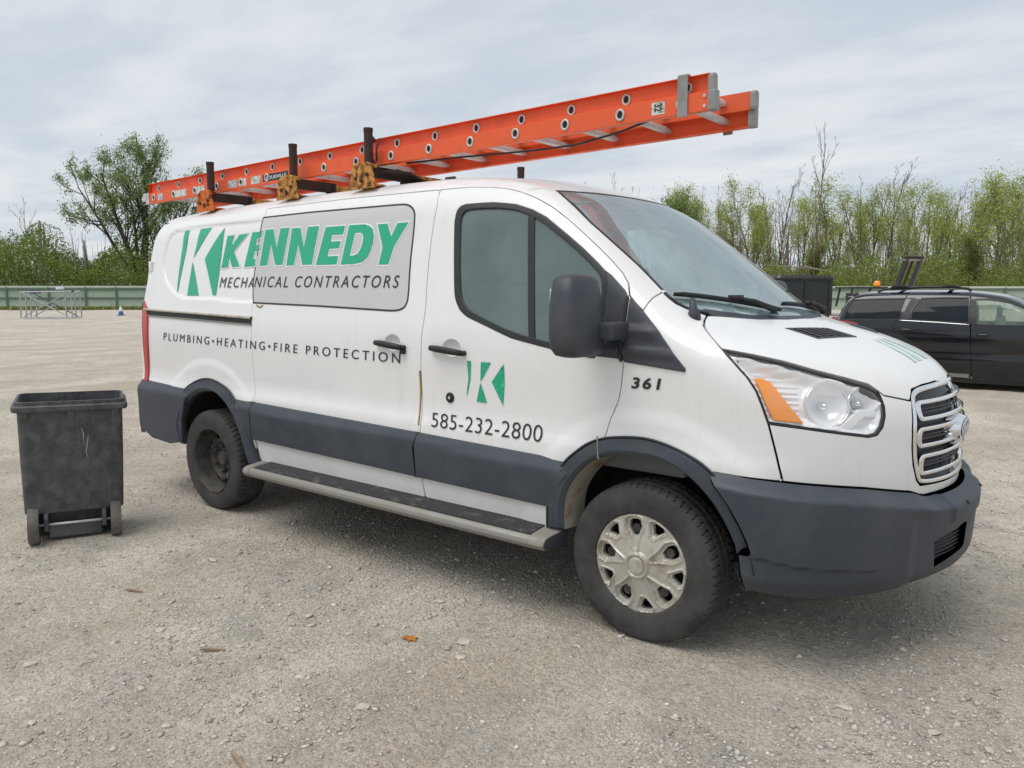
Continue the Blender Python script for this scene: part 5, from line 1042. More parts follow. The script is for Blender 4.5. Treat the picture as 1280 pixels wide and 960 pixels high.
def wheel(x, y, s, kind, src=None):
    g = thing_part('wheel', van_o); g.location = (x, y, RA); g.rotation_euler = (0, random.uniform(0, 6), 0) if kind == 'steel' else (0, 0, 0)
    if s > 0: g.rotation_euler = (0, 0, math.pi)
    if src:
        for c in src.children: copy_tree(c, g)
        return g
    ty.build('tyre', M['tyre'], g, angle=.45)
    mb = MB(); mb.lathe([(.214, -.095), (.20, -.06), (.195, .02), (.16, .03), (.0, .03)], 48, 'y'); mb.build('rim_well', M['steel'], g, True)
    if kind == 'cap':
        c = hubcap_mesh(g); c.location = (0, -.088, 0)
        for k in range(5):
            a = math.radians(100+72*k); mb = MB(); mb.tube([(.15*math.cos(a), -.07, .15*math.sin(a)), (.15*math.cos(a), -.085, .15*math.sin(a))], .02, 10); mb.build('wheel_nut', M['steel'], g)
        mb = MB(); mb.lathe([(.030, -.124), (.026, -.127), (.0, -.128)], 32, 'y'); mb.build('hub_emblem', M['hubcap'], g, True)
    else: steel_mesh(g)
    return g
wf = wheel(0, -.862, -1, 'cap'); wr = wheel(-WB, -.868, -1, 'steel'); wheel(0, .862, 1, 'cap', wf); wheel(-WB, .868, 1, 'steel', wr)
# ------------------------------------------------------------------ ground
def vnoise(x, y, s, seed=0):
    x, y = np.asarray(x)/s, np.asarray(y)/s; ix, iy = np.floor(x).astype(np.int64), np.floor(y).astype(np.int64); fx, fy = sstep(x-ix), sstep(y-iy)
    def h(a, b):
        n = (a*374761393+b*668265263+seed*982451653) & 0x7fffffff; n = ((n ^ (n >> 13))*1274126177) & 0x7fffffff; return ((n ^ (n >> 16)) & 0xffff)/65535.0
    return (h(ix, iy)*(1-fx)+h(ix+1, iy)*fx)*(1-fy)+(h(ix, iy+1)*(1-fx)+h(ix+1, iy+1)*fx)*fy
def gz(x, y):
    """ground height: a lightly rutted gravel lot, level where the wheels stand"""
    x, y = np.asarray(x, float), np.asarray(y, float)
    z = .040*(vnoise(x, y, 2.1, 1)-.5)+.022*(vnoise(x, y, .7, 2)-.5)+.014*(vnoise(x, y, .23, 3)-.5)+.009*(vnoise(x, y, .09, 4)-.5)
    k = np.ones_like(z)
    for wx, wy in ((0, -.87), (0, .87), (-WB, -.87), (-WB, .87), (-3.45, -1.85)):
        k *= 1-np.exp(-(((x-wx)/.5)**2+((y-wy)/.4)**2)**1.5)
    r = np.hypot(x, y); z = z*k-.004
    return z+sstep((r-9)/6)*(.10*(vnoise(x, y, 9.0, 5)-.5))*np.exp(-((r-20)/30)**2)
GRAVEL = bpy.data.materials.new('gravel'); GRAVEL.use_nodes = True
def gravel_nodes(m):
    t = m.node_tree; b = t.nodes['Principled BSDF']; b.inputs['Roughness'].default_value = .95; b.inputs['Specular IOR Level'].default_value = .2
    tc = N(t, 'ShaderNodeTexCoord'); P = tc.outputs['Object']
    def noise(s, d=6, r=.6):
        n = N(t, 'ShaderNodeTexNoise', Scale=s, Detail=float(d), Roughness=r); t.links.new(P, n.inputs['Vector']); return n.outputs['Fac']
    def mr(x, lo, hi, a=0, b_=1):
        n = N(t, 'ShaderNodeMapRange'); n.inputs[1].default_value = lo; n.inputs[2].default_value = hi; n.inputs[3].default_value = a; n.inputs[4].default_value = b_; t.links.new(x, n.inputs[0]); return n.outputs[0]
    def mix(f, c1, c2, bt='MIX'):
        n = N(t, 'ShaderNodeMixRGB', blend_type=bt)
        for i, c in ((0, f), (1, c1), (2, c2)):
            if hasattr(c, 'is_linked') or hasattr(c, 'links'): t.links.new(c, n.inputs[i])
            else: n.inputs[i].default_value = c if i == 0 else (*c, 1)
        return n.outputs[0]
    mpp = N(t, 'ShaderNodeMapping'); mpp.inputs['Rotation'].default_value = (0, 0, math.radians(-52)); mpp.inputs['Scale'].default_value = (1.0, .42, 1); t.links.new(P, mpp.inputs[0])
    na = N(t, 'ShaderNodeTexNoise', Scale=.95, Detail=6.0, Roughness=.62); t.links.new(mpp.outputs[0], na.inputs['Vector']); anis = na.outputs['Fac']
    base = mix(mr(anis, .40, .62), (0.52, 0.455, 0.375), (0.69, 0.63, 0.54))
    base = mix(mr(noise(1.7, 6, .7), .46, .68), base, (0.47, 0.44, 0.395))
    base = mix(mr(noise(.9, 7, .65), .56, .74, 0, .7), base, (0.74, 0.68, 0.585))
    v = N(t, 'ShaderNodeTexVoronoi', Scale=85.0); t.links.new(P, v.inputs['Vector'])
    sv = N(t, 'ShaderNodeSeparateXYZ'); t.links.new(v.outputs['Color'], sv.inputs[0])
    base = mix(1.0, base, mix(mr(sv.outputs[0], 0, 1), (.80, .79, .78), (1.20, 1.19, 1.18)), 'MULTIPLY')
    base = mix(1.0, base, mix(mr(noise(260, 3, .7), .3, .7), (.80, .79, .78), (1.19, 1.19, 1.18)), 'MULTIPLY')
    base = mix(mr(noise(28, 5, .7), .60, .74, 0, .45), base, (0.22, 0.20, 0.175))
    base = mix(mr(noise(7, 7, .75), .53, .68, 0, .55), base, (0.38, 0.335, 0.28))
    t.links.new(base, b.inputs['Base Color'])
    h1 = N(t, 'ShaderNodeMath', operation='MULTIPLY_ADD'); t.links.new(noise(110, 6, .75), h1.inputs[0]); h1.inputs[1].default_value = .6; t.links.new(mr(v.outputs['Distance'], 0, .6, .5, 0), h1.inputs[2])
    h2 = N(t, 'ShaderNodeMath', operation='MULTIPLY_ADD'); t.links.new(noise(24, 6, .7), h2.inputs[0]); h2.inputs[1].default_value = 2.0; t.links.new(h1.outputs[0], h2.inputs[2])
    bp = N(t, 'ShaderNodeBump'); bp.inputs['Strength'].default_value = .9; bp.inputs['Distance'].default_value = .018; t.links.new(h2.outputs[0], bp.inputs['Height']); t.links.new(bp.outputs[0], b.inputs['Normal'])
gravel_nodes(GRAVEL)
def ground_sheet():
    n = 420; c = np.array([.2, -1.9]); s = np.linspace(-1, 1, n); g = np.sign(s)*(np.abs(s)*5.5+(np.exp(np.abs(s)*7.2)-1)*.9)
    X, Y = np.meshgrid(g+c[0], g+c[1], indexing='ij'); Z = gz(X, Y); Vt = np.stack([X.ravel(), Y.ravel(), Z.ravel()], 1)
    i, j = np.meshgrid(np.arange(n-1), np.arange(n-1), indexing='ij'); a = (i*n+j).ravel(); F = np.stack([a, a+n, a+n+1, a+1], 1)
    me = bpy.data.meshes.new('ground'); me.vertices.add(len(Vt)); me.vertices.foreach_set('co', Vt.ravel()); me.loops.add(F.size); me.loops.foreach_set('vertex_index', F.ravel().astype(np.int32))
    me.polygons.add(len(F)); me.polygons.foreach_set('loop_start', np.arange(0, F.size, 4, dtype=np.int32)); me.polygons.foreach_set('loop_total', np.full(len(F), 4, np.int32)); me.update(calc_edges=True); me.validate()
    me.polygons.foreach_set('use_smooth', np.ones(len(F), dtype=bool)); me.materials.append(GRAVEL); o = bpy.data.objects.new('ground', me); COL.objects.link(o); return struct(o)
ground = ground_sheet()
def fast_mesh(name, V, T, mat, parent=None, smooth=False, mi=None, mats=None):
    """big triangle mesh from arrays"""
    me = bpy.data.meshes.new(name); V = np.asarray(V, np.float32); T = np.asarray(T, np.int32); k = T.shape[1]
    me.vertices.add(len(V)); me.vertices.foreach_set('co', V.ravel()); me.loops.add(T.size); me.loops.foreach_set('vertex_index', T.ravel())
    me.polygons.add(len(T)); me.polygons.foreach_set('loop_start', np.arange(0, T.size, k, dtype=np.int32)); me.polygons.foreach_set('loop_total', np.full(len(T), k, np.int32))
    for m in (mats or [mat]): me.materials.append(m)
    if mi is not None: me.polygons.foreach_set('material_index', np.asarray(mi, np.int32))
    if smooth: me.polygons.foreach_set('use_smooth', np.ones(len(T), dtype=bool))
    me.update(calc_edges=True); o = bpy.data.objects.new(name, me); COL.objects.link(o)
    if parent: o.parent = parent
    return o
OCT = np.array([(1, 0, 0), (0, 1, 0), (-1, 0, 0), (0, -1, 0), (.1, .1, 1), (0, 0, -1)], float)
OCF = np.array([(0, 1, 4), (1, 2, 4), (2, 3, 4), (3, 0, 4), (1, 0, 5), (2, 1, 5), (3, 2, 5), (0, 3, 5)])
def island_mat(name, cols, rough=.95):
    m = bpy.data.materials.new(name); m.use_nodes = True; t = m.node_tree; b = t.nodes['Principled BSDF']; b.inputs['Roughness'].default_value = rough; b.inputs['Specular IOR Level'].default_value = .25
    g = N(t, 'ShaderNodeNewGeometry'); r = N(t, 'ShaderNodeValToRGB'); t.links.new(g.outputs['Random Per Island'], r.inputs[0]); e = r.color_ramp.elements
    e[0].color = (*cols[0], 1); e[1].color = (*cols[-1], 1)
    for k, c in enumerate(cols[1:-1]): e.new((k+1)/(len(cols)-1)).color = (*c, 1)
    t.links.new(r.outputs[0], b.inputs['Base Color']); return m
STONE = island_mat('stone_chips', [(.27, .245, .21), (.46, .415, .355), (.57, .52, .445), (.62, .57, .50), (.38, .355, .325), (.70, .655, .58)])
def scatter_stones(n, dmin, dmax, smin, smax, name):
    az = rng.uniform(-.75, .75, n); d = dmin*(dmax/dmin)**rng.uniform(0, 1, n)
    fx, fy = FH[0], FH[1]; X = CAM[0]+d*(fx*np.cos(az)+RGT[0]*np.sin(az)); Y = CAM[1]+d*(fy*np.cos(az)+RGT[1]*np.sin(az))
    cl = vnoise(X, Y, .55, 11)*.6+vnoise(X, Y, 1.6, 12)*.6; keep = rng.uniform(0, 1, n) < np.clip((cl-.30)*2.0, .12, 1)
    X, Y, d = X[keep], Y[keep], d[keep]; m = len(X)
    s = smin*(smax/smin)**(rng.uniform(0, 1, m)**2.2); a = rng.uniform(0, 6.283, m); sq = rng.uniform(.40, .95, m); hz = rng.uniform(.25, .6, m)
    O = OCT[None]*np.ones((m, 1, 1))*(1+rng.uniform(-.3, .3, (m, 6, 1))); x = O[..., 0]*s[:, None]; y = O[..., 1]*(s*sq)[:, None]
    ca, sa = np.cos(a)[:, None], np.sin(a)[:, None]; z = O[..., 2]*(s*hz)[:, None]+rng.uniform(-.15, .15, (m, 1))*x
    Vt = np.stack([x*ca-y*sa+X[:, None], x*sa+y*ca+Y[:, None], z+(gz(X, Y)+s*hz*.25)[:, None]], -1).reshape(-1, 3)
    T = (OCF[None]+6*np.arange(m)[:, None, None]).reshape(-1, 3); return struct(fast_mesh(name, Vt, T, STONE), 'stuff')
scatter_stones(190000, 2.2, 18, .0025, .012, 'gravel_chips')
scatter_stones(15000, 2.4, 22, .008, .021, 'gravel_stones')
# the stones one can pick out, each by itself
def one_stone(s):
    bm = bmesh.new(); bmesh.ops.create_icosphere(bm, subdivisions=1, radius=s)
    for v in bm.verts: v.co = Vector((v.co.x*random.uniform(.8, 1.25), v.co.y*random.uniform(.5, .9), v.co.z*random.uniform(.2, .42)))
    me = bpy.data.meshes.new('stone'); bm.to_mesh(me); bm.free(); me.materials.append(STONE2); return me
STONE2 = pmat('pale_stone', (.52, .465, .39), .95, var=.25, vscale=9, bump=(120, .5, .003))
sm = [one_stone(s) for s in (.022, .027, .032, .025, .036)]
for k in range(70):
    d = 2.6*(9/2.6)**random.random(); a = random.uniform(-.6, .6); x = CAM[0]+d*(FH[0]*math.cos(a)+RGT[0]*math.sin(a)); y = CAM[1]+d*(FH[1]*math.cos(a)+RGT[1]*math.sin(a))
    if -3.9 < x < 1.1 and -.99 < y < 1: continue
    if math.hypot(x, y+.87) < .5 or math.hypot(x+WB, y+.87) < .5 or math.hypot(x+3.45, y+1.85) < .5: continue
    o = bpy.data.objects.new('stone', sm[k % 5]); COL.objects.link(o); o.location = (x, y, float(gz(x, y))+.004); o.rotation_euler = (0, 0, random.uniform(0, 6.28)); o.scale = [random.uniform(.6, 1.05)]*3; o.parent = ground
def flake(name, label, cat, px, py, poly, mat, rz, th=.003, group=None):
    d = RAYD(px, py); t = -CAM[2]/d[2]; p = CAM+d*t; mb = MB(); mb.prism(poly, 2, 0, th); o = mb.build(name, mat); o.location = (p[0], p[1], float(gz(p[0], p[1]))+.006); o.rotation_euler = (.06, .08, rz)
    o['label'] = label; o['category'] = cat
    if group: o['group'] = group
    return o
def RAYD(u, v): return (u-640)/966.99*RGT-(v-480)/966.99*UPV+FWD
leafp = [(-.035, -.01), (-.02, .018), (-.008, .01), (.004, .028), (.012, .012), (.032, .014), (.022, -.002), (.036, -.018), (.012, -.014), (.002, -.03), (-.01, -.014)]
flake('dry_leaf', 'crumpled dry orange leaf lying on the gravel in front of the van', 'leaf', 513, 797, leafp, pmat('dry_leaf', srgb(172, 112, 52), .9, var=.3, vscale=60), .4, .006)
WOOD = pmat('weathered_wood', srgb(150, 134, 112), .9, var=.25, vscale=40)
for px, py, l, rz, lab in ((266, 813, .05, .75, 'pale splinter of wood on the gravel below the middle of the van'), (168, 735, .045, .5, 'dark tipped wood splinter on the gravel to the right of the black bin'), (300, 955, .06, -.2, 'thin pale wood splinter at the bottom edge of the photo')):
    flake('wood_splinter', lab, 'splinter', px, py, [(-l, -.007), (-l*.8, .008), (l*.9, .006), (l, -.004)], WOOD, rz, .008, 'wood splinters on the gravel')
# ------------------------------------------------------------------ roof rack (bolted to the van)
def rack_bar(x, hue, zb):
    g = thing_part('roof_rack_bar', van_o)
    for s in (-1, 1):
        yb = -.715*s if s > 0 else .715
        mb = MB(); sg = -1 if s > 0 else 1; y0 = sg*(.72 if sg < 0 else .84)
        mb.prism([(x-.115, zb), (x-.10, zb+.05), (x-.085, zb+.125), (x-.045, zb+.150), (x+.045, zb+.150), (x+.085, zb+.125), (x+.10, zb+.05), (x+.115, zb)], 1, y0-.006, y0+.006)
        mb.box((x, y0-sg*.05, zb+.02), (.09, .05, .006)); mb.box((x, y0-sg*.035, zb+.135), (.05, .035, .012)); 
        b = mb.build('foot_bracket', M[hue], g, bevel=.004)
        for dx_, dz in ((-.05, .06), (.05, .075), (.0, .045)): 
            mb = MB(); mb.tube([(x+dx_, y0+sg*.004, zb+dz), (x+dx_, y0+sg*.016, zb+dz)], .011, 6); mb.build('bolt', M['rust'], g)
        mb = MB(); n = 14; yp = sg*(.668 if sg < 0 else .79); zt_ = zb+(.345 if sg < 0 else .30); mb.tube([(x, yp, zb+.09), (x, yp, zt_)], .026, 14); mb.tube([(x, yp, zt_-.015), (x, yp, zt_+.005)], .028, 14); mb.build('stake_post', M['rust'], g, angle=.6)
    mb = MB(); mb.box((x, -.535, zb+.105), (.030, .165, .030)); mb.build('crossbar_sleeve', M['rust'], g, bevel=.004)
    mb = MB(); mb.box((x, .22, zb+.096), (.028, .60, .026)); mb.build('crossbar', M['yellow'], g, bevel=.004)
    mb = MB(); mb.box((x, -.37, zb+.088), (.040, .014, .045)); mb.build('crossbar_stop', M['black'], g, bevel=.003)
for x, hue, zb in ((-3.665, 'orangerust', 2.052), (-2.70, 'yellow', 2.068), (-1.985, 'yellow', 2.078)): rack_bar(x, hue, zb)
mb = MB(); mb.tube([(-1.42, -.58, 2.07), (-1.42, -.58, 2.105)], .014, 8); mb.tube([(-1.45, -.58, 2.10), (-1.39, -.58, 2.10)], .014, 6); mb.build('mounting_stud', M['rust'], van_o)
mb = MB(); mb.prism([(-.62, 2.175), (-.50, 2.165), (-.30, 2.118), (-.05, 2.125), (-.05, 2.131), (-.30, 2.126), (-.50, 2.175), (-.62, 2.185)], 0, -1.93, -1.80); mb.build('bent_strap', M['rust'], van_o, bevel=.002)

# ------------------------------------------------------------------ extension ladder
M['orange'] = pmat('orange_fibreglass', srgb(234, 94, 44), .5, 0, .15, dirt=(srgb(196, 92, 62), 9, .45, .75, .55), var=.05, vscale=5, bump=(260, .15, .001))
M['ladder_alu'] = pmat('ladder_aluminium', srgb(206, 204, 200), .42, .2, dirt=(srgb(120, 116, 108), 12, .5, .75, .5))
M['cap_grey'] = pmat('grey_ladder_cap', srgb(150, 150, 148), .5, .2, dirt=(srgb(104, 102, 98), 14, .45, .75, .6))
lad = thing('extension_ladder', 'long orange fibreglass extension ladder with aluminium rungs lying on the van roof rack', 'ladder', (-4.735, -.3575, 2.184))
lad.rotation_euler = (0, -math.atan2(.071, 4.82), 0)
LL = 4.84
def rail(y, z0, h, inward, name, x0=0, x1=LL):
    t = .0045; fw = .032 if z0 == 0 else .030; mb = MB(); a, b = (y, y+inward*t); c = y+inward*fw
    mb.prism([(a, z0), (c, z0), (c, z0+t), (b, z0+t), (b, z0+h-t), (c, z0+h-t), (c, z0+h), (a, z0+h)] if inward > 0 else [(a, z0), (a, z0+h), (c, z0+h), (c, z0+h-t), (b, z0+h-t), (b, z0+t), (c, z0+t), (c, z0)], 0, x0, x1)
    return mb.build(name, M['orange'], lad, bevel=.0028)
secs = [(.243, .0, .082, 0.0, LL), (.190, .076, .085, .005, LL-.025)]
rings = MB()
def ring_pts(x, y, z, r): return [(x+r*math.cos(t), y, z+r*1.18*math.sin(t)) for t in np.linspace(0, 2*math.pi, 17)]
for yh, z0, h, x0, x1 in secs:
    fo_ = -1 if z0 else 1; eo = .0045 if z0 else 0
    rail(-yh, z0, h, fo_, 'side_rail', x0, x1); rail(yh, z0, h, -fo_, 'side_rail', x0, x1+(.02 if z0 else 0))
    for k in range(16):
        x = .125+.3048*k+x0; z = z0+.043
        mb = MB(); n = 12
        sec = [(.019*math.cos(t), .021*math.sin(t) if math.sin(t) > -.5 else -.0105) for t in np.linspace(0, 2*math.pi, 16, endpoint=False)]
        mb.prism([(x+a, z+b) for a, b in sec], 1, -yh+.003, yh-.003); r = mb.build('rung', M['ladder_alu'], lad, angle=.6)
        for s in (-1, 1):
            mb = MB(); mb.tube(ring_pts(x, s*(yh+.002+eo), z, .0190), .0056, 6, False); mb.build('rung_ferrule', M['ladder_alu'], r, True)
            mb = MB(); q = ring_pts(x, s*(yh+.0012+eo), z, .0165)[:-1]; mb.add(q, [tuple(range(16))]); mb.build('rung_hole', M['dark'], r)
# fittings: end caps, guide bracket, feet, lock, bolts
def plate(name, c, h, mat, bev=.003): mb = MB(); mb.box(c, h); return mb.build(name, mat, lad, bevel=bev)
for s in (-1, 1):
    plate('end_cap', (LL-.002, s*(.243-.018), .041), (.018, .022, .0425), M['cap_grey'], .005); plate('end_cap', (LL-.018 if s < 0 else LL+.012, s*(.190+.010), .118), (.018, .021, .044), M['cap_grey'], .015)
    plate('foot_plate', (.012, s*(.243+.004), .041), (.045, .003, .044), M['ladder_alu']); plate('foot_pad', (-.045, s*.225, .012), (.05, .03, .010), M['black'])
    plate('foot_shoe', (-.02, s*.235, .035), (.05, .006, .030), M['ladder_alu'])
    plate('guide_bracket', (4.705, s*(.243+.005), .075), (.024, .003, .088), M['cap_grey'], .002); plate('guide_lip', (4.705, s*.232, .164), (.024, .016, .003), M['ladder_alu'], .001)
    for dz in (.02, .062):
        for xx in (LL-.035,):
            mb = MB(); mb.tube([(xx, s*.2425, dz), (xx, s*.2475, dz)], .007, 8); mb.build('rivet', M['ladder_alu'], lad)
def sticker(x0, x1, z0, z1, mat, y=-.2438, name='label_sticker'):
    return obj(name, [(x0, y, z0), (x1, y, z0), (x1, y, z1), (x0, y, z1)], [(0, 1, 2, 3)], mat, lad)
M['sticker'] = pmat('weathered_sticker', (.66, .67, .66), .5, dirt=(srgb(150, 150, 140), 30, .5, .6, .8))
M['stick_grey'] = pmat('printed_sticker', (.52, .56, .60), .5, dirt=(srgb(70, 84, 110), 55, .52, .58, .7))
OX = 4.735
for a, b, mt in ((-4.55, -4.47, 'stick_grey'), (-4.31, -4.12, 'sticker'), (-4.02, -3.86, 'sticker'), (-3.55, -3.44, 'stick_grey'), (-3.42, -3.33, 'sticker'), (-3.27, -3.16, 'sticker')): sticker(a+OX, b+OX, .016, .066, M[mt])
bl = sticker(-3.13+OX, -2.85+OX, .018, .064, M['ink'])
def flat_text(body, x0, x1, z0, z1, mat, y, par, rot=False, **k):
    tv, tf = text_mesh(body, **k)
    if rot: q = quad_text(tv, [(x0, z1), (x0, z0), (x1, z0), (x1, z1)])
    else: q = quad_text(tv, [(x0, z0), (x1, z0), (x1, z1), (x0, z1)])
    return obj('printed_text', [(a, y, b) for a, b in q], tf, mat, par)
flat_text('LOUISVILLE', -3.09+OX, -2.87+OX, .030, .052, M['white'], -.2444, bl, bold=.01)
st32 = sticker(4.553, 4.618, .016, .070, M['sticker']); flat_text("32'", 4.566, 4.606, .023, .063, M['ink'], -.2445, st32, True, bold=.03)
mb = MB(); mb.tube([(2.95, -.20, -.004), (3.3, -.15, -.006), (3.75, -.05, -.010), (4.0, -.02, -.008), (4.3, -.10, .0), (4.52, -.18, .016), (4.56, -.20, .03)], .0055, 6); mb.build('pull_rope', M['black'], lad, True)
mb = MB(); mb.tube([(2.7, -.258, .12), (2.72, -.262, .05), (2.735, -.235, -.01), (2.75, -.15, -.012)], .006, 6); mb.tube([(2.79, -.258, .15), (2.765, -.262, .09), (2.76, -.256, .02)], .005, 6); mb.build('tie_strap', pmat('blue_strap', srgb(64, 58, 92), .8), lad, True)
mb = MB(); mb.tube([(2.70, -.22, .150), (2.66, -.24, .20)], .016, 8); mb.build('clamp_handle', M['black'], lad)

# ------------------------------------------------------------------ wheelie bin
M['bin'] = pmat('black_bin_plastic', srgb(64, 67, 70), .55, dirt=(srgb(140, 138, 134), 11, .42, .80, .5), var=.2, vscale=5, bump=(70, .2, .002))
M['binwheel'] = pmat('worn_bin_wheel', srgb(92, 90, 86), .85, dirt=(srgb(128, 120, 108), 18, .4, .7, .7), bump=(60, .5, .003))
add_streaks(M['bin'], .8, srgb(120, 118, 112), (26, 26, 2.2))
wb = thing('wheelie_bin', 'scuffed black two wheeled garbage bin without a lid standing behind the van', 'garbage bin', (-3.60, -1.745, 0), math.radians(-23.5))
wb.scale = (1, .86, .99); wb.rotation_euler = (math.radians(-1.2), math.radians(1.5), math.radians(-23.5))
def rr_loop(hx0, hx1, hy, r, z, n=4):
    """rounded rectangle (x from hx0 to hx1) at height z, CCW"""
    P = []; hx0 = hx0*.25 if hx0 < 0 and hx1 < .40 else hx0
    for cx, cy, a in ((hx1-r, hy-r, 0), (hx0+r, hy-r, 90), (hx0+r, -hy+r, 180), (hx1-r, -hy+r, 270)):
        P += [(cx+r*math.cos(math.radians(a+90*k/n)), cy+r*math.sin(math.radians(a+90*k/n)), z) for k in range(n+1)]
    return P
def loft(loops, cap0=True, cap1=True):
    m = MB(); n = len(loops[0]); m.add([p for l in loops for p in l], [(k*n+i, k*n+(i+1) % n, (k+1)*n+(i+1) % n, (k+1)*n+i) for k in range(len(loops)-1) for i in range(n)]+([tuple(range(n-1, -1, -1))] if cap0 else [])+([tuple((len(loops)-1)*n+i for i in range(n))] if cap1 else [])); return m
out_ = [rr_loop(-.22, .165, .268, .03, .015), rr_loop(-.235, .18, .275, .035, .10), rr_loop(-.242, .205, .296, .035, .165), rr_loop(-.244, .262, .305, .04, .18), rr_loop(-.26, .285, .314, .045, .50), rr_loop(-.275, .305, .318, .045, .80), rr_loop(-.277, .307, .320, .045, .822)]
inn = [rr_loop(-.265, .295, .308, .04, .822), rr_loop(-.25, .275, .29, .04, .50), rr_loop(-.225, .19, .25, .04, .10)]
bb_ = loft(out_+inn, True, True).build('bin_body', M['bin'], wb, angle=.6)
loft([rr_loop(-.300, .330, .345, .05, .806), rr_loop(-.305, .336, .350, .05, .815), rr_loop(-.305, .336, .350, .05, .838), rr_loop(-.298, .328, .342, .05, .845), rr_loop(-.270, .300, .312, .04, .845), rr_loop(-.266, .296, .308, .04, .80)], False, False).build('bin_rim', M['bin'], wb, angle=.5)
loft([rr_loop(-.290, .318, .332, .05, .845), rr_loop(-.290, .318, .332, .05, .866), rr_loop(-.275, .303, .317, .045, .866), rr_loop(-.272, .300, .314, .045, .83)], False, False).build('rim_lip', M['bin'], wb, angle=.5)
for y in (-.27, 0, .27): mb = MB(); mb.prism([(.296, .70+.03), (.325, .80), (.325, .812), (.28, .812)], 1, y-.02, y+.02); mb.build('rim_gusset', M['bin'], wb, bevel=.004)
mb = MB(); mb.tube([(.345, -.25, .835), (.375, -.235, .845), (.375, .235, .845), (.345, .25, .835)], .013, 8); mb.build('handle', M['bin'], wb, True) if False else None
mb = MB(); mb.box((.215, 0, .06), (.045, .165, .040)); mb.build('axle_housing', M['bin'], wb, bevel=.01)
for s in (-1, 1): mb = MB(); mb.prism([(.17, .03), (.29, .075), (.29, .15), (.25, .19), (.17, .19)], 1, s*.178-.014, s*.178+.014); mb.build('axle_bracket', M['bin'], wb, bevel=.006)
mb = MB(); mb.tube([(.262, -.262, .108), (.262, .262, .108)], .008, 8); mb.build('axle', M['ladder_alu'], wb, True)
for s in (-1, 1):
    prof = [(.03, -.022), (.075, -.024), (.082, -.034), (.104, -.033), (.109, -.02), (.109, .02), (.104, .033), (.082, .034), (.075, .024), (.03, .022)]
    mb = MB(); mb.lathe(prof, 36, 'y', c=(.262, s*.252, .108)); mb.lathe([(.0, -.03), (.028, -.03), (.03, .03), (.0, .03)], 20, 'y', c=(.262, s*.252, .108)); mb.build('wheel', M['binwheel'], wb, angle=.5)
for pts in (([(.31, .06, .70), (.302, .072, .655), (.30, .066, .62)], .004), ([(.308, .10, .65), (.298, .09, .59), (.294, .083, .55), (.291, .095, .50)], .0035)):
    V_ = [(x+.002, y, z) for x, y, z in pts[0]]; mb = MB(); mb.tube(V_, [.002]+[pts[1]]*(len(V_)-2)+[.001], 5); mb.build('paint_scratch', pmat('pale_scratch', srgb(168, 164, 152), .8), wb)
#<SUVBODY>
SW_=crv([.1,.3,.55,.85,1.02,1.10,1.3,1.5,1.6],[.86,.90,.925,.92,.905,.885,.80,.70,.64])
SG_=crv([-1.9,-1.62,-1.3,-.5,0,.57,.85,1.15,1.4,1.9,2.3,2.6],[1.33,1.49,1.562,1.582,1.578,1.515,1.40,1.18,1.06,1.01,.93,.80])
SR_=crv([.2,.6,.9,1.05,1.4,1.6],[1.84,1.90,1.90,1.87,1.72,1.60])
def suv(P):
    x,y,z=P[...,0],P[...,1],P[...,2];a=np.abs(y)
    dx=-.05*np.clip((-1.0-x)/.9,0,2)**2-.10*np.clip((x-1.4)/1.0,0,2)**2
    fs=a-SW_(z)-dx+.012*np.exp(-((z-.62)/.10)**2)
    g=SG_(x+.10*a*a);gp=(SG_(x+.10*a*a+.01)-g)/.01
    ft=(z-g+.05*(a/.7)**2)/np.sqrt(1+gp*gp)
    ff=x-(2.45-.30*a*a);fr=-x-SR_(z)+.14*a*a
    F=smax(fs,ft,.10);F=smax(F,ff,.2);return smax(F,fr,.10)
#</SUVBODY>
# ------------------------------------------------------------------ dark estate car at the right
M['carblack'] = pmat('dark_car_paint', srgb(12, 15, 22), .07, 0, .9, dirt=((.05, .05, .05), 3.0, .5, .85, .12), spec=.3)
M['tint'] = glassmat('tinted_car_glass', srgb(44, 50, 57), .6, (.10, .11, .12), ior=1.3)
M['cglass'] = glassmat('clear_car_glass', srgb(150, 170, 158), .28, (.78, .86, .80))
M['cartrim'] = pmat('car_black_trim', (.018, .018, .02), .45)
car = thing('parked_suv', 'black family car with roof rails and tinted rear windows parked beyond the van bonnet', 'car', (-.471, 10.616, -.07), math.radians(6.1))
SS = Lin((1, 0, 0), (0, 0, 1), (0, 1, 0), -1.2, -.3, 30); ST_ = Lin((1, 0, 0), (0, 1, 0), (0, 0, -1), -1.9, -.6, 40); SB = Cyl(-1.0, 1.6, .2, 40, -1); SF = Cyl(1.2, 2.0, .3, 40, 1)
S3 = lambda k: [tuple(p) for p in VS[k]]
def sp(name, o, fr=SS, mat='carblack', par=None, **k): return panel(name, o, fr, M[mat], par or car, fn=suv, mirror=k.pop('mirror', True), res=k.pop('res', .06), **k)
CR = .20; WX, WX2, RAZ, RR_ = -.98, 1.82, .34, .45
ca = lambda x0, r, a0, a1, n: [(x0+r*math.cos(math.radians(a0+(a1-a0)*k/n)), -.9, RAZ+.05+r*math.sin(math.radians(a0+(a1-a0)*k/n))) for k in range(n+1)]
sb, sr = S3('seam_b'), S3('seam_r'); qw, rw, fw = [(max(x, -1.69), y, z) for x, y, z in S3('qwin')], S3('rwin'), S3('fwin')
fw2 = [fw[0], fw[1], (.62, -.77, 1.385), (.86, -.8, 1.28), (1.06, -.86, 1.16), (1.14, -.9, 1.05), (.8, -.9, 1.045), (.5, -.9, 1.048), fw[-1]]
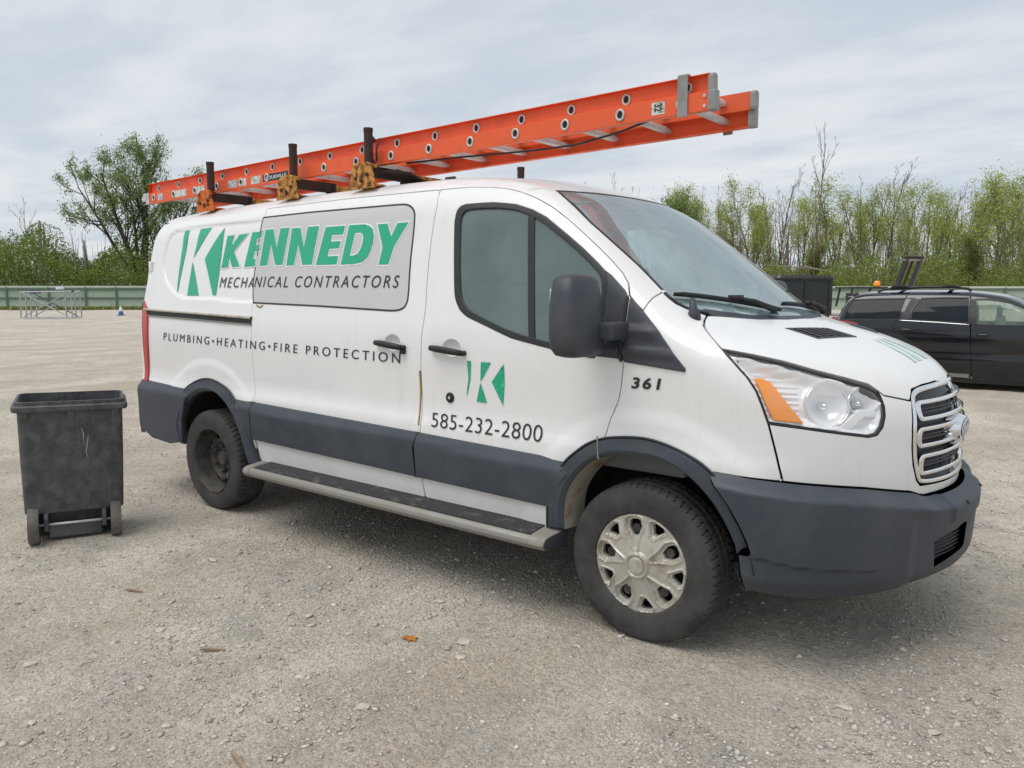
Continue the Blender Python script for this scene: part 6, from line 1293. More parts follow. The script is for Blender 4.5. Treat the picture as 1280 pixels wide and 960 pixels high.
roofl = [(-1.50, -.66, 1.475), (-1.2, -.69, 1.487), (-.6, -.70, 1.496), (0, -.7, 1.494), (.4, -.71, 1.470), (.75, -.75, 1.38), (1.05, -.82, 1.235), (1.22, -.88, 1.12)]
rear_pts = [(-1.66, -.66, 1.36), (-1.775, -.7, 1.12), (-1.80, -.75, .95), (-1.80, -.8, .60), (-1.76, -.8, .32)]
quart = [roofl[0], roofl[1], (-.78, -.70, 1.494), (-.84, -.8, 1.30), sr[0], sr[1], sr[2], (-.92, -.9, .68)]+ca(WX, RR_, 76, 184, 14)+[(-1.42, -.85, .30)]+rear_pts[::-1]
sp('rear_quarter', quart, holes=[qw])
sp('rear_door', [(-.772, -.70, 1.494), roofl[2], (.09, -.70, 1.493), sb[1], sb[2], (-.52, -.89, CR)]+ca(WX, RR_, 6, 74, 8)+[sr[2], sr[1], sr[0], (-.83, -.8, 1.30)], holes=[rw])
sp('front_door', [(.10, -.70, 1.493)]+roofl[4:7]+[(1.21, -.88, 1.10), (1.20, -.9, .8), (1.17, -.9, CR), (.19, -.89, CR), (sb[1][0]+.01, -.9, 1.05)], holes=[fw2])
sp('front_wing', [(1.22, -.88, 1.10), (1.7, -.85, 1.0), (2.25, -.78, .90), (2.33, -.78, .6), (2.30, -.78, .35)]+ca(WX2, RR_, 0, 172, 14)+[(1.18, -.89, CR), (1.21, -.9, .8)])
rh2 = [(-1.62, -.3, 1.505), (-1.60, -.5, 1.49)]+roofl[:6]+[(.66, -.6, 1.44), (.60, -.3, 1.485)]
sp('roof', rh2+[(.58, 0, 1.49)]+[(x, -y, z) for x, y, z in rh2][::-1]+[(-1.63, 0, 1.51)], ST_, mirror=False)
wso = [(.62, -.62, 1.45), (.60, -.3, 1.485), (.60, .3, 1.485), (.62, .62, 1.45), (1.18, .80, 1.12), (1.25, .4, 1.12), (1.27, 0, 1.12), (1.25, -.4, 1.12), (1.18, -.80, 1.12)]
sp('windscreen', wso, ST_, 'cglass', mirror=False, depth=.004)
bo_ = [(1.24, -.80, 1.11), (1.30, -.4, 1.115), (1.31, 0, 1.115), (1.30, .4, 1.115), (1.24, .80, 1.11), (1.7, .80, 1.0), (2.25, .6, .90), (2.33, 0, .9), (2.25, -.6, .90), (1.7, -.80, 1.0)]
sp('bonnet', bo_, ST_, mirror=False)
sp('front_bumper', [(u, z) for u, z in ((-.85, .30), (.85, .30), (.85, .62), (.8, .90), (-.8, .90), (-.85, .62))], SF, uv=True, mirror=False)
tg = [(u, z) for u, z in ((-.62, .30), (.62, .30), (.66, .60), (.66, 1.02), (.60, 1.12), (.56, 1.36), (.5, 1.48), (-.5, 1.48), (-.56, 1.36), (-.60, 1.12), (-.66, 1.02), (-.66, .60))]
tgp = sp('tailgate', [(u*1.2, z) for u, z in tg], SB, uv=True, mirror=False, off=-.002, gap=0, depth=0)
sp('rear_window', [(-.55, 1.10), (.55, 1.10), (.48, 1.40), (-.48, 1.40)], SB, 'tint', par=tgp, uv=True, mirror=False, off=.004, depth=.004)
mb = MB(); mb.prism([(-1.72, 1.455), (-1.70, 1.485), (-1.50, 1.512), (-1.48, 1.49)], 1, -.60, .60); mb.build('spoiler', M['carblack'], car, bevel=.008)
for key, hole, m_, nm in ((qw, None, 'tint', 'quarter_glass'), (rw, None, 'tint', 'door_glass'), (fw2, None, 'cglass', 'door_glass')):
    par = [o for o in car.children if o.name.split('.')[0] == {'quarter_glass': 'rear_quarter'}.get(nm, 'rear_door' if key is rw else 'front_door')]
    g = panel(nm, key, SS, M[m_], par[0], fn=suv, off=-.006, gap=-.008, depth=.003, res=.07); mirror_child(g, par[1])
    q = SS.uv(np.array(key)); q = q if area2(q) > 0 else q[::-1]
    g = panel('window_trim', inset(q, -.012), SS, M['cartrim'], par[0], fn=suv, uv=True, off=.003, gap=0, bev=.002, depth=.01, res=.05, holes=[inset(q, .006)]); mirror_child(g, par[1])
sp('pillar_trim', [(-.72, -.7, 1.44), (-.575, -.7, 1.44), (-.69, -.8, 1.26), (-.70, -.88, 1.10), (-.84, -.88, 1.11)], mat='cartrim', off=.002, gap=.006, depth=.004)
sp('pillar_trim', [(.085, -.7, 1.45), (.165, -.7, 1.43), (.20, -.9, 1.05), (.115, -.9, 1.06)], mat='cartrim', off=.002, gap=.004, depth=.004)
st = S3('strip'); q = resample(SS.uv(np.array(st)), False, .05); P, n_ = drop(SS, q, suv, .008); mb = MB(); mb.tube(P, .0085, 6); mb.build('chrome_strip', M['chrome'], car, True)
sp('tail_lamp', [(-1.80, -.6, 1.075), (-1.60, -.84, 1.07), (-1.46, -.87, 1.035), (-1.47, -.88, .985), (-1.60, -.86, .975), (-1.80, -.6, 1.0)], mat='red', off=.006, bev=.004, gap=0, depth=.02)
for (hx, _, hz), pn in zip(S3('h'), ('rear_door', 'front_door')):
    par = [o for o in car.children if o.name == pn or o.name.startswith(pn+'.')][0]
    P, n_ = drop(SS, np.array([[hx-.10, hz-.003], [hx-.04, hz], [hx+.04, hz], [hx+.10, hz-.006]]), suv, .03); mb = MB(); mb.tube(P, [.008, .014, .014, .008], 8)
    mb.tube([P[0], P[0]-n_[0]*.03], .009, 6); mb.tube([P[-1], P[-1]-n_[-1]*.03], .009, 6); mb.build('handle', M['carblack'], par, True)
    panel('handle_cup', ell((hx, hz), .07, .035), SS, M['cartrim'], par, fn=suv, off=.0015, gap=0, bev=.001, depth=0, res=.03)
sp('sill_strip', [(-.45, -.9, .245), (.15, -.9, .24), (.15, -.9, .295), (-.45, -.9, .30)], mat='alu', off=.004, gap=0, depth=.006)
sp('sill_trim', [(-.54, -.9, CR-.04), (1.38, -.9, CR-.06), (1.38, -.9, CR+.02), (-.54, -.9, CR+.02)], mat='cartrim', off=-.01, depth=.03)
for x0 in (WX, WX2):
    sp('arch_lip', ca(x0, RR_-.02, 8, 172, 20)+ca(x0, RR_+.045, 8, 172, 20)[::-1], mat='cartrim', off=.008, bev=.006, gap=0, drop_=.006, depth=.03, res=.04)
for s in (-1, 1):
    mb = MB(); mb.tube([(-1.22, s*.56, 1.545), (-1.08, s*.57, 1.592), (-.6, s*.575, 1.618), (-.2, s*.575, 1.618), (.02, s*.57, 1.600), (.10, s*.565, 1.555)], .016, 8); mb.build('roof_rail', M['cartrim'], car, True)
    for x in (-.90, -.20): mb = MB(); mb.prism([(x-.14, 1.608), (x-.09, 1.650), (x+.02, 1.662), (x+.09, 1.645), (x+.15, 1.612)], 1, s*.575-.045, s*.575+.045); mb.build('bar_foot', M['cartrim'], car, bevel=.012)
for x in (-.90, -.20): mb = MB(); mb.box((x, 0, 1.640), (.035, .57, .012)); mb.build('roof_bar', M['cartrim'], car, bevel=.008)
mb = MB()
for x in (-.9, .0, .75):
    for y in (-.4, .4): mb = MB(); mb.box((x, y, .55), (.24, .23, .10)); mb.box((x-.24, y, .88), (.07, .22, .28)); mb.box((x-.26, y, 1.24), (.04, .11, .07)); mb.build('seat', M['interior'], car, bevel=.04)
mb = MB(); mb.box((.1, 0, .30), (1.7, .8, .05)); mb.box((1.75, 0, .6), (.5, .5, .25)); mb.build('underbody', M['dark'], car)
mb = MB(); mb.prism([(.95, .7), (1.0, 1.0), (1.25, 1.04), (1.3, .7)], 1, -.8, .8); mb.build('dashboard', M['interior'], car, bevel=.02)
mb = MB(); mb.lathe([(.20, -.08), (.22, -.10), (.27, -.115), (.33, -.11), (.352, -.09), (.356, 0), (.352, .09), (.33, .11), (.2, .1)], 48, 'y')
def car_wheel(x, s, src=None):
    g = thing_part('wheel', car); g.location = (x, s*.79, .355-.0); g.rotation_euler = (0, 0, math.pi if s > 0 else 0)
    if src:
        for c in src.children: copy_tree(c, g)
        return g
    m = MB(); m.lathe([(.20, -.08), (.23, -.10), (.28, -.115), (.33, -.11), (.350, -.09), (.354, 0), (.350, .09), (.33, .11), (.2, .1)], 48, 'y'); m.build('tyre', M['tyre'], g, True)
    m = MB(); m.lathe([(.23, -.098), (.215, -.085), (.20, -.03), (.0, -.02)], 40, 'y'); m.build('rim', M['steel'], g, True)
    for k in range(5):
        a = 2*math.pi*k/5; m = MB(); m.tube([(.03*math.cos(a), -.075, .03*math.sin(a)), (.12*math.cos(a), -.085, .12*math.sin(a)), (.215*math.cos(a), -.088, .215*math.sin(a))], [.035, .026, .032], 6); m.build('spoke', M['alu'], g, True)
    return g
cw = car_wheel(WX, -1); car_wheel(WX2, -1, cw); car_wheel(WX, 1, cw); car_wheel(WX2, 1, cw)

# ------------------------------------------------------------------ machines behind the car
M['cabblack'] = pmat('black_cab_paint', srgb(26, 27, 30), .4, 0, .3, dirt=((.12, .11, .1), 5, .5, .8, .4))
M['cabglass'] = glassmat('cab_glass', srgb(60, 68, 70), .45, (.25, .28, .27))
mc = far_pt(991, 18.5)
cabo = thing('loader_cab', 'black machine cab with rounded tinted windows standing between van and black car', 'machine', (mc.x, mc.y, 0), math.radians(38.1))
mb = loft([rr_loop(-.62, .62, .6, .05, .45), rr_loop(-.62, .62, .6, .05, .95)]); mb.build('cab_base', M['cabblack'], cabo, bevel=.03)
loft([rr_loop(-.66, .68, .64, .10, 1.72), rr_loop(-.68, .70, .66, .12, 1.78), rr_loop(-.66, .66, .62, .12, 1.845)]).build('cab_roof', M['cabblack'], cabo, angle=.5)
for x in (-.60, .04, .60):
    for y in (-.58, .58): mb = MB(); mb.box((x, y, 1.34), (.045, .035, .40)); mb.build('cab_post', M['cabblack'], cabo, bevel=.012)
for (c, h) in (((-.28, -.585, 1.34), (.28, .006, .38)), ((.32, -.585, 1.34), (.25, .006, .38)), ((-.28, .585, 1.34), (.28, .006, .38)), ((.32, .585, 1.34), (.25, .006, .38)), ((.605, 0, 1.34), (.006, .54, .38)), ((-.605, 0, 1.34), (.006, .54, .38))):
    mb = MB(); mb.box(c, h); mb.build('cab_window', M['cabglass'], cabo, bevel=.004)
mb = MB(); mb.box((0, 0, .75), (.3, .3, .12)); mb.box((-.28, 0, 1.15), (.08, .27, .35)); mb.build('seat', M['black'], cabo, bevel=.04)
for x in (-.5, .5):
    for y in (-.72, .72): mb = MB(); mb.lathe([(.15, -.11), (.30, -.12), (.37, -.09), (.38, 0), (.37, .09), (.30, .12), (.15, .11), (.0, .06)], 28, 'y', c=(x, y, .38)); mb.build('wheel', M['tyre'], cabo, True)
fo = far_pt(1111, 24)
fk = thing('forklift', 'black leaning forklift mast with amber beacon behind the black car', 'forklift', (fo.x, fo.y, 0), math.radians(38.1))
tl = Matrix.Translation(Vector((0, 0, 0)))
def mast_pt(x, z): return (x+(z-1.2)*.30, 0, z)
for x in (.02, .46): mb = MB(); mb.tube([(x-.33, 0, .2), (x+.36+.04, 0, 2.48)], .085, 4); mb.build('mast_channel', M['cabblack'], fk)
for x in (.24, ): mb = MB(); mb.tube([(x-.33, .02, .2), (x+.36, .02, 2.40)], .035, 6); mb.build('mast_ram', M['rust'], fk)
mb = MB(); mb.box((.66, 0, 2.50), (.27, .05, .035)); mb.build('mast_crosshead', M['rust'], fk, bevel=.01)
mb = MB(); mb.box((.54, 0, 2.42), (.28, .05, .03)); mb.build('mast_crossbar', M['alu'], fk)
mb = loft([rr_loop(-1.7, -.4, .55, .1, .35), rr_loop(-1.7, -.4, .55, .1, 1.0)]); mb.build('truck_body', M['cabblack'], fk, bevel=.03)
for x in (-1.5, -.55):
    for y in (-.45, .45): mb = MB(); mb.tube([(x, y, 1.0), (x+.1, y, 1.56)], .035, 8); mb.build('guard_post', M['cabblack'], fk)
mb = MB(); mb.box((-.95, 0, 1.58), (.6, .5, .03)); mb.build('overhead_guard', M['cabblack'], fk, bevel=.01)
mb = MB(); mb.lathe([(.0, 0), (.10, 0), (.10, .04), (.085, .15), (.05, .18), (.0, .185)], 20, 'z', c=(-.60, -.3, 1.61)); mb.build('beacon', M['amber'], fk, True)
for x in (-1.45, -.5):
    for y in (-.55, .55): mb = MB(); mb.lathe([(.1, -.1), (.24, -.11), (.29, 0), (.24, .11), (.0, .1)], 24, 'y', c=(x, y, .29)); mb.build('wheel', M['tyre'], fk, True)
M['carred'] = pmat('red_car_paint', srgb(150, 28, 34), .25, 0, .8)
rp = far_pt(1046, 19.5)
rcar = thing('red_tractor', 'small red machine with a pale seat glimpsed behind the rear of the black car', 'machine', (rp.x, rp.y, 0), math.radians(20)); rcar.scale = (.8, .8, .82)
mb = loft([rr_loop(-.5, .5, .32, .1, .35), rr_loop(-.52, .5, .34, .12, .8), rr_loop(-.45, .35, .30, .12, 1.02)]); mb.build('hood', M['carred'], rcar, angle=.6)
mb = MB(); mb.box((-.2, 0, 1.10), (.22, .2, .05)); mb.box((-.4, 0, 1.24), (.05, .2, .12)); mb.build('seat', M['film'], rcar, bevel=.03)
mb = MB(); mb.tube([(.15, .2, .95), (.12, .2, 1.25), (.3, .2, 1.34)], .02, 8); mb.tube([(.15, -.2, .95), (.12, -.2, 1.25), (.3, -.2, 1.34)], .02, 8); mb.build('handlebar', M['black'], rcar)
for x in (-.4, .4):
    for y in (-.4, .4): mb = MB(); mb.lathe([(.1, -.08), (.26, -.09), (.3, 0), (.26, .09), (.0, .08)], 24, 'y', c=(x, y, .3)); mb.build('wheel', M['tyre'], rcar, True)
pp = far_pt(1057, 30); po = thing('marker_post', 'dark post with a short crossbar behind the red machine', 'post', (pp.x, pp.y, 0), math.radians(38.1))
mb = MB(); mb.box((0, 0, .68), (.05, .05, .72)); mb.build('post', M['cabblack'], po); mb = MB(); mb.box((.16, 0, 1.34), (.22, .04, .05)); mb.build('crossbar', M['cabblack'], po)

# ------------------------------------------------------------------ fence
M['fence'] = pmat('pale_green_fence', srgb(176, 192, 172), .7, var=.06, vscale=1.5, dirt=(srgb(128, 138, 118), 2.0, .5, .8, .4))
M['fencecap'] = pmat('fence_cap', srgb(196, 208, 192), .6)
M['fencerail'] = pmat('fence_rail', srgb(96, 116, 100), .7)
def fence(name, label, pxs, depth, h):
    P = [far_pt(px, depth) for px in pxs]; o = thing(name, label, 'fence', tuple(P[0]), math.atan2(RGT[1], RGT[0])); xs = [(p-P[0]).length for p in P]
    for a, b in zip(xs[:-1], xs[1:]):
        m = MB(); n = max(2, int((b-a)/.19)); st_ = (b-a)/n
        pr = []
        for k in range(n): pr += [(a+k*st_, 0), (a+k*st_+st_*.35, 0), (a+k*st_+st_*.45, .03), (a+k*st_+st_*.9, .03)]
        pr.append((b, 0)); V_ = [(x, y, z) for z in (.02, h-.06) for x, y in pr]; q = len(pr); m.add(V_, [(i, i+1, q+i+1, q+i) for i in range(q-1)]); m.build('fence_panel', M['fence'], o)
        m = MB(); m.box(((a+b)/2, -.0, h-.035), ((b-a)/2-.03, .06, .075)); m.build('cap_rail', M['fencecap'], o)
        for z in (h*.90, h*.50): m = MB(); m.box(((a+b)/2, -.05, z-.06), ((b-a)/2-.05, .04, .065)); m.build('fence_rail', M['fencerail'], o)
    for x in xs: m = MB(); m.box((x, -.06, h*.48), (.075, .05, h*.48)); m.build('fence_post', M['fencerail'], o)
    return o
fence('panel_fence', 'pale green panel fence with dark rails left of the van', [-190, -140, -90, -39, 13, 65, 111, 149, 190, 240, 290, 340, 390], 66, 1.86)
fence('panel_fence', 'pale panel fence behind the black car at the right', list(range(930, 1480, 46)), 62, 1.80)
vg = MB(); a, b = far_pt(-260, 64.5, .015), far_pt(480, 64.5, .015); c_, d_ = far_pt(480, 60.5, .02), far_pt(-260, 60.0, .02)
struct(obj('verge', [a, b, c_, d_], [(3, 2, 1, 0)], pmat('verge_soil', srgb(126, 122, 84), .95, var=.35, vscale=.6)))
def tufts(name, n, px0, px1, d0, d1, h, cols):
    px = rng.uniform(px0, px1, n); dp = rng.uniform(d0, d1, n); lat = (px-640)/966.99*dp; X = CAM[0]+RGT[0]*lat+FH[0]*dp; Y = CAM[1]+RGT[1]*lat+FH[1]*dp
    a = rng.uniform(0, 6.28, n); hh = h*rng.uniform(.4, 1, n); w_ = .10*rng.uniform(.5, 1.2, n); dx_, dy_ = np.cos(a)*w_, np.sin(a)*w_; lx, ly = rng.normal(0, .08, n), rng.normal(0, .08, n)
    V_ = np.stack([np.stack([X-dx_, Y-dy_, 0*X], 1), np.stack([X+dx_, Y+dy_, 0*X], 1), np.stack([X+lx, Y+ly, hh], 1)], 1).reshape(-1, 3)
    return struct(fast_mesh(name, V_, np.arange(3*n).reshape(-1, 3), island_mat(name, cols)), 'stuff')
tufts('grass', 9000, -260, 480, 60.3, 65.5, .28, [srgb(96, 112, 48), srgb(128, 132, 66), srgb(150, 142, 92)])

# ------------------------------------------------------------------ metal frame and marker cone in front of the left fence
fp = far_pt(66.5, 42); rk = thing('metal_rack', 'grey metal folding frame with crossed braces in front of the left fence', 'metal frame', (fp.x, fp.y, 0), math.radians(38.1))
M['galv'] = pmat('galvanised_tube', srgb(168, 172, 174), .5, .3, dirt=(srgb(110, 112, 112), 6, .5, .8, .6)); M['dgrey'] = pmat('dark_grey_tube', srgb(70, 76, 84), .6)
for y in (-.45, .45):
    for x in (-1.38, -1.08, 1.08, 1.38): mb = MB(); mb.tube([(x, y, .05), (x-.04*np.sign(x), y, 1.42)], .035, 6); mb.build('upright', M['galv'], rk)
    mb = MB(); mb.tube([(-1.4, y, .06), (1.4, y, .06)], .035, 6); mb.build('base_tube', M['galv'], rk)
    mb = MB(); mb.tube([(-1.35, y, 1.42), (1.4, y, 1.46)], .04, 6); mb.build('top_tube', M['galv'], rk)
    mb = MB(); mb.tube([(-1.2, y, .12), (1.15, y, 1.36)], .03, 6); mb.build('brace', M['galv'], rk); mb = MB(); mb.tube([(-1.2, y, 1.36), (1.15, y, .12)], .03, 6); mb.build('brace', M['dgrey'] if y > 0 else M['galv'], rk)
for x in (-1.3, 1.3): mb = MB(); mb.tube([(x, -.45, 1.42), (x, .45, 1.42)], .03, 6); mb.tube([(x, -.45, .06), (x, .45, .06)], .03, 6); mb.build('end_tube', M['galv'], rk)
mb = MB(); mb.box((-.62, -.3, 1.44), (.26, .12, .10)); mb.build('clamp_box', M['dgrey'], rk, bevel=.02)
mb = MB(); mb.box((.95, -.2, 1.47), (.42, .10, .05)); mb.build('top_beam', M['dgrey'], rk, bevel=.01)
mb = MB(); mb.box((.55, 0, 1.62), (.18, .1, .06)); mb.build('white_block', M['white'], rk, bevel=.02)
cp = far_pt(153, 47); cn = thing('marker_cone', 'small blue and white cone near the fence left of the van', 'cone', (cp.x, cp.y, 0))
mb = MB(); mb.box((0, 0, .025), (.19, .19, .02)); mb.lathe([(.15, .04), (.11, .26)], 20, 'z'); mb.build('cone_base', pmat('blue_plastic', srgb(50, 92, 140), .5), cn)
mb = MB(); mb.lathe([(.11, .26), (.05, .52), (.0, .54)], 20, 'z'); mb.build('cone_top', pmat('white_plastic', srgb(214, 220, 224), .5), cn, True)

# ------------------------------------------------------------------ trees
BARK = pmat('bark', srgb(112, 104, 94), .95, var=.3, vscale=4); BARKD = pmat('dark_bark', srgb(66, 62, 56), .95, var=.3, vscale=4); BARKP = pmat('pale_dead_wood', srgb(150, 140, 126), .95, var=.25, vscale=4)
LEAF = {'spring': island_mat('spring_leaves', [srgb(132, 150, 64), srgb(172, 184, 90), srgb(152, 166, 80), srgb(196, 194, 120)], .8),
        'willow': island_mat('willow_leaves', [srgb(98, 122, 72), srgb(126, 148, 88), srgb(144, 162, 102), srgb(164, 176, 122)], .8),
        'olive': island_mat('olive_leaves', [srgb(88, 96, 44), srgb(112, 116, 58), srgb(128, 128, 72)], .8),
        'bush': island_mat('bush_leaves', [srgb(82, 104, 44), srgb(110, 132, 58), srgb(132, 150, 72), srgb(156, 158, 98)], .8),
        'brush': island_mat('brush_leaves', [srgb(104, 130, 52), srgb(132, 154, 68), srgb(148, 158, 86), srgb(148, 134, 98)], .8)}
for m in LEAF.values():
    t = m.node_tree; b = t.nodes['Principled BSDF']; o_ = t.nodes['Material Output']; tr = N(t, 'ShaderNodeBsdfTranslucent'); ms = N(t, 'ShaderNodeMixShader'); ms.inputs[0].default_value = .35
    t.links.new(b.inputs['Base Color'].links[0].from_socket, tr.inputs[0]); t.links.new(b.outputs[0], ms.inputs[1]); t.links.new(tr.outputs[0], ms.inputs[2]); t.links.new(ms.outputs[0], o_.inputs[0])
class Tree:
    def __init__(s, seed): s.r = random.Random(seed); s.segs = []; s.tips = []
    def grow(s, p, d, L, r, lev, maxlev, nb, up=.25, wob=.18, ang=(.5, .9), ratio=.62, start=.3):
        R_ = s.r; n = 5 if lev == 0 else 4; pts = [p]; dirs = [d]
        for i in range(n):
            d = (d+Vector((R_.gauss(0, wob*(.45 if lev == 0 else 1)), R_.gauss(0, wob*(.45 if lev == 0 else 1)), R_.gauss(0, wob*.5)))+Vector((0, 0, up*(.5 if lev else .3)))).normalized(); pts.append(pts[-1]+d*L/n); dirs.append(d)
        rs = [max(r*(1-.75*i/n), .006) for i in range(n+1)]; s.segs.append((pts, rs, lev))
        if lev >= maxlev-1:
            for i in range(1, n+1): s.tips.append((pts[i], dirs[i], lev))
        if lev < maxlev:
            for k in range(nb[lev]):
                t = start+(1-start)*(k+R_.random())/nb[lev] if lev == 0 else .25+.75*R_.random(); i = min(int(t*n), n-1); q = pts[i].lerp(pts[i+1], t*n-i)
                a = R_.uniform(*ang); az = R_.uniform(0, 6.283)+k*2.4; e1 = dirs[i].orthogonal().normalized(); e2 = dirs[i].cross(e1)
                nd = (dirs[i]*math.cos(a)+(e1*math.cos(az)+e2*math.sin(az))*math.sin(a)).normalized()
                s.grow(q, nd, L*ratio*(1.15-.6*t if lev == 0 else R_.uniform(.6, 1)), max(rs[i]*.55, .008), lev+1, maxlev, nb, up, wob, ang, ratio, start)
    def wood(s, minr=.010):
        m = MB()
        for pts, rs, lev in s.segs: m.tube(pts, [max(r, minr) for r in rs], 6 if lev == 0 else 3 if lev > 1 else 4, False)
        return m
    def leaves(s, per, spread, size, seed=0, keep=lambda p: True):
        g = np.random.default_rng(seed); T = [(p, d) for p, d, l in s.tips if keep(p)]; C_ = np.repeat(np.array([tuple(p) for p, d in T]), per, 0); n = len(C_)
        C_ = C_+g.normal(0, spread, (n, 3)); a = g.normal(0, 1, (n, 3)); a /= np.linalg.norm(a, axis=1)[:, None]; b = g.normal(0, 1, (n, 3)); b -= (b*a).sum(1)[:, None]*a; b /= np.linalg.norm(b, axis=1)[:, None]
        sz = size*g.uniform(.5, 1.2, (n, 1)); V_ = np.stack([C_-a*sz, C_+b*sz*.5, C_+a*sz, C_-b*sz*.5], 1).reshape(-1, 3); return V_, np.arange(4*n).reshape(-1, 4)
def mk_tree(name, seed, h, r, nb, maxlev=3, leaf=None, per=3, spread=.35, size=.16, bark=BARK, lean=(0, 0), **k):
    t = Tree(seed); t.grow(Vector((0, 0, -.1)), Vector((lean[0], lean[1], 1)).normalized(), h, r, 0, maxlev, nb, **k)
    g = bpy.data.objects.new(name, None); COL.objects.link(g); top = max(max(p.z for p in s[0]) for s in t.segs)
    t.wood().build('trunk', bark, g, True)
    if leaf: V_, F_ = t.leaves(per, spread, size, seed); fast_mesh('crown', V_, F_, LEAF[leaf], g); top = max(top, V_[:, 2].max())
    g['_h'] = top; return g
def put(g, px, depth, ytop=None, label=None, cat='tree', group=None, rz=0, first=False, z=-.1):
    o = g if first else copy_tree(g)
    p = far_pt(px, depth); o.location = (p.x, p.y, z); s = 1.0
    if ytop is not None: s = (CAM[2]+(363-ytop)/966.99*depth)/g['_h']
    o.scale = (s*random.uniform(.92, 1.08), s*random.uniform(.92, 1.08), s); o.rotation_euler = (0, 0, rz if rz else random.uniform(0, 6.28)); o['label'] = label; o['category'] = cat
    if group: o['group'] = group
    return o
# big tree at the left
big = Tree(21)
for dx_, dy_, L, r, tilt in ((0, 0, 9.5, .30, (.10, 0)), (.25, .1, 9.0, .24, (.38, .1)), (-.2, .1, 8.6, .24, (-.28, -.15)), (-.3, -.1, 9.2, .20, (-1.05, .1)), (.2, -.2, 7.0, .18, (.62, -.2)), (-.1, .2, 7.5, .20, (-.55, .3)), (.3, .1, 8.6, .18, (.95, .1)), (.1, -.2, 9.6, .2, (.22, -.1)), (-.2, 0, 9.0, .2, (-.15, .25))):
    ax = Vector((RGT[0], RGT[1], 0)); ay = Vector((FH[0], FH[1], 0)); big.grow(Vector((0, 0, 2.3))+ax*dx_+ay*dy_, (Vector((0, 0, 1))+ax*tilt[0]+ay*tilt[1]).normalized(), L, r, 0, 3, (9, 5, 3), .18, .12, (.45, .95), .42, .30)
bt = thing('leafy_tree', 'large dark green spreading tree behind the fence at the left rear of the van', 'tree'); p = far_pt(181, 74); bt.location = (p.x, p.y, 0); bt.scale = (.98, .98, 1.17)
wd = big.wood(.018); wd.tube([(0, 0, -.1), (.05, .02, 1.2), (0, 0, 2.4)], [.55, .45, .38], 9); wd.build('trunk', BARKD, bt, True)
V_, F_ = big.leaves(4, .24, .10, 5); fast_mesh('crown', V_, F_, LEAF['willow'], bt)
# kinds of tree for the strip of wood
K = {}
K['tall'] = mk_tree('spring_tree', 3, 11, .13, (11, 5, 3), 3, 'spring', 4, .36, .09, ratio=.38, start=.30, ang=(.35, .75))
K['tall2'] = mk_tree('spring_tree', 8, 11, .12, (12, 4, 3), 3, 'spring', 4, .40, .09, ratio=.34, start=.25, ang=(.3, .7))
K['round'] = mk_tree('spring_tree', 12, 9, .15, (12, 6, 4), 3, 'spring', 4, .45, .095, ratio=.48, start=.35, ang=(.4, .9))
K['olive'] = mk_tree('olive_tree', 17, 8, .10, (14, 5, 3), 3, 'olive', 6, .33, .10, ratio=.30, start=.1, ang=(.3, .7))
K['bare'] = mk_tree('bare_tree', 23, 11, .11, (12, 5, 3), 3, None, bark=BARK, ratio=.34, start=.25, ang=(.3, .65))
K['bare2'] = mk_tree('bare_tree', 29, 10, .09, (9, 4, 2), 3, None, bark=BARKP, ratio=.32, start=.35, ang=(.25, .6))
K['slant'] = mk_tree('leaning_tree', 31, 8, .14, (14, 6, 3), 3, 'willow', 8, .33, .11, lean=(.35*RGT[0], .35*RGT[1]), ratio=.36, start=.2)
K['snag'] = mk_tree('dead_tree', 37, 12, .10, (6, 4, 2), 3, None, bark=BARK, ratio=.30, start=.68, ang=(.25, .55), wob=.05)
used = set()
rowlab = {'tall': 'tall thin tree in fresh leaf', 'tall2': 'slim tree with sparse fresh leaves', 'round': 'broad tree in pale fresh leaf', 'olive': 'short olive green tree', 'bare': 'bare grey tree with fine twigs', 'bare2': 'thin pale leafless tree', 'slant': 'leaning bushy green tree', 'snag': 'tallest dead tree with forked leafless top'}
def rowtree(kind, px, depth, ytop, where, group='trees in the strip of wood behind the fence'):
    f = kind not in used; used.add(kind); return put(K[kind], px, depth, ytop, rowlab[kind]+' '+where, 'tree', group, first=f)
front_row = [('round', 826, 84, 240, 'just above the van windscreen'), ('bare2', 868, 78, 236, 'right of the windscreen top'), ('slant', 893, 70, 226, 'above the windscreen edge'), ('tall', 938, 72, 213, 'nearest the middle of the windscreen edge'), ('bare', 961, 76, 212, 'beside the leafy tree over the windscreen'),
    ('bare2', 985, 74, 238, 'left of the tall dead tree'), ('snag', 1014, 70, 160, 'right of the van windscreen'), ('olive', 1012, 68, 300, 'at the foot of the tall dead tree'), ('tall2', 1048, 76, 212, 'right of the tall dead tree'), ('bare', 1072, 78, 210, 'over the red machine'),
    ('bare', 1093, 74, 206, 'over the rear of the black car'), ('tall2', 1106, 70, 226, 'above the amber beacon'), ('tall', 1124, 76, 216, 'above the forklift mast'), ('tall2', 1150, 72, 236, 'right of the forklift mast'), ('round', 1190, 72, 202, 'above the middle of the black car'), ('round', 1232, 76, 204, 'above the front of the black car'),
    ('olive', 1215, 66, 290, 'behind the middle of the black car'), ('tall', 1268, 72, 220, 'at the right edge of the photo'), ('tall2', 1300, 74, 214, 'beyond the right edge'), ('bare', 1170, 80, 230, 'between two leafy trees'), ('bare2', 1255, 70, 250, 'near the right edge'), ('olive', 925, 68, 292, 'by the windscreen edge')]
for a in front_row: rowtree(*a)
ORDW = ['leftmost', 'second from the left', 'third from the left', 'fourth from the left', 'fifth from the left', 'sixth from the left', 'seventh from the left', 'eighth from the left', 'ninth from the left', 'tenth from the left', 'eleventh from the left', 'twelfth from the left']
cn_ = {}
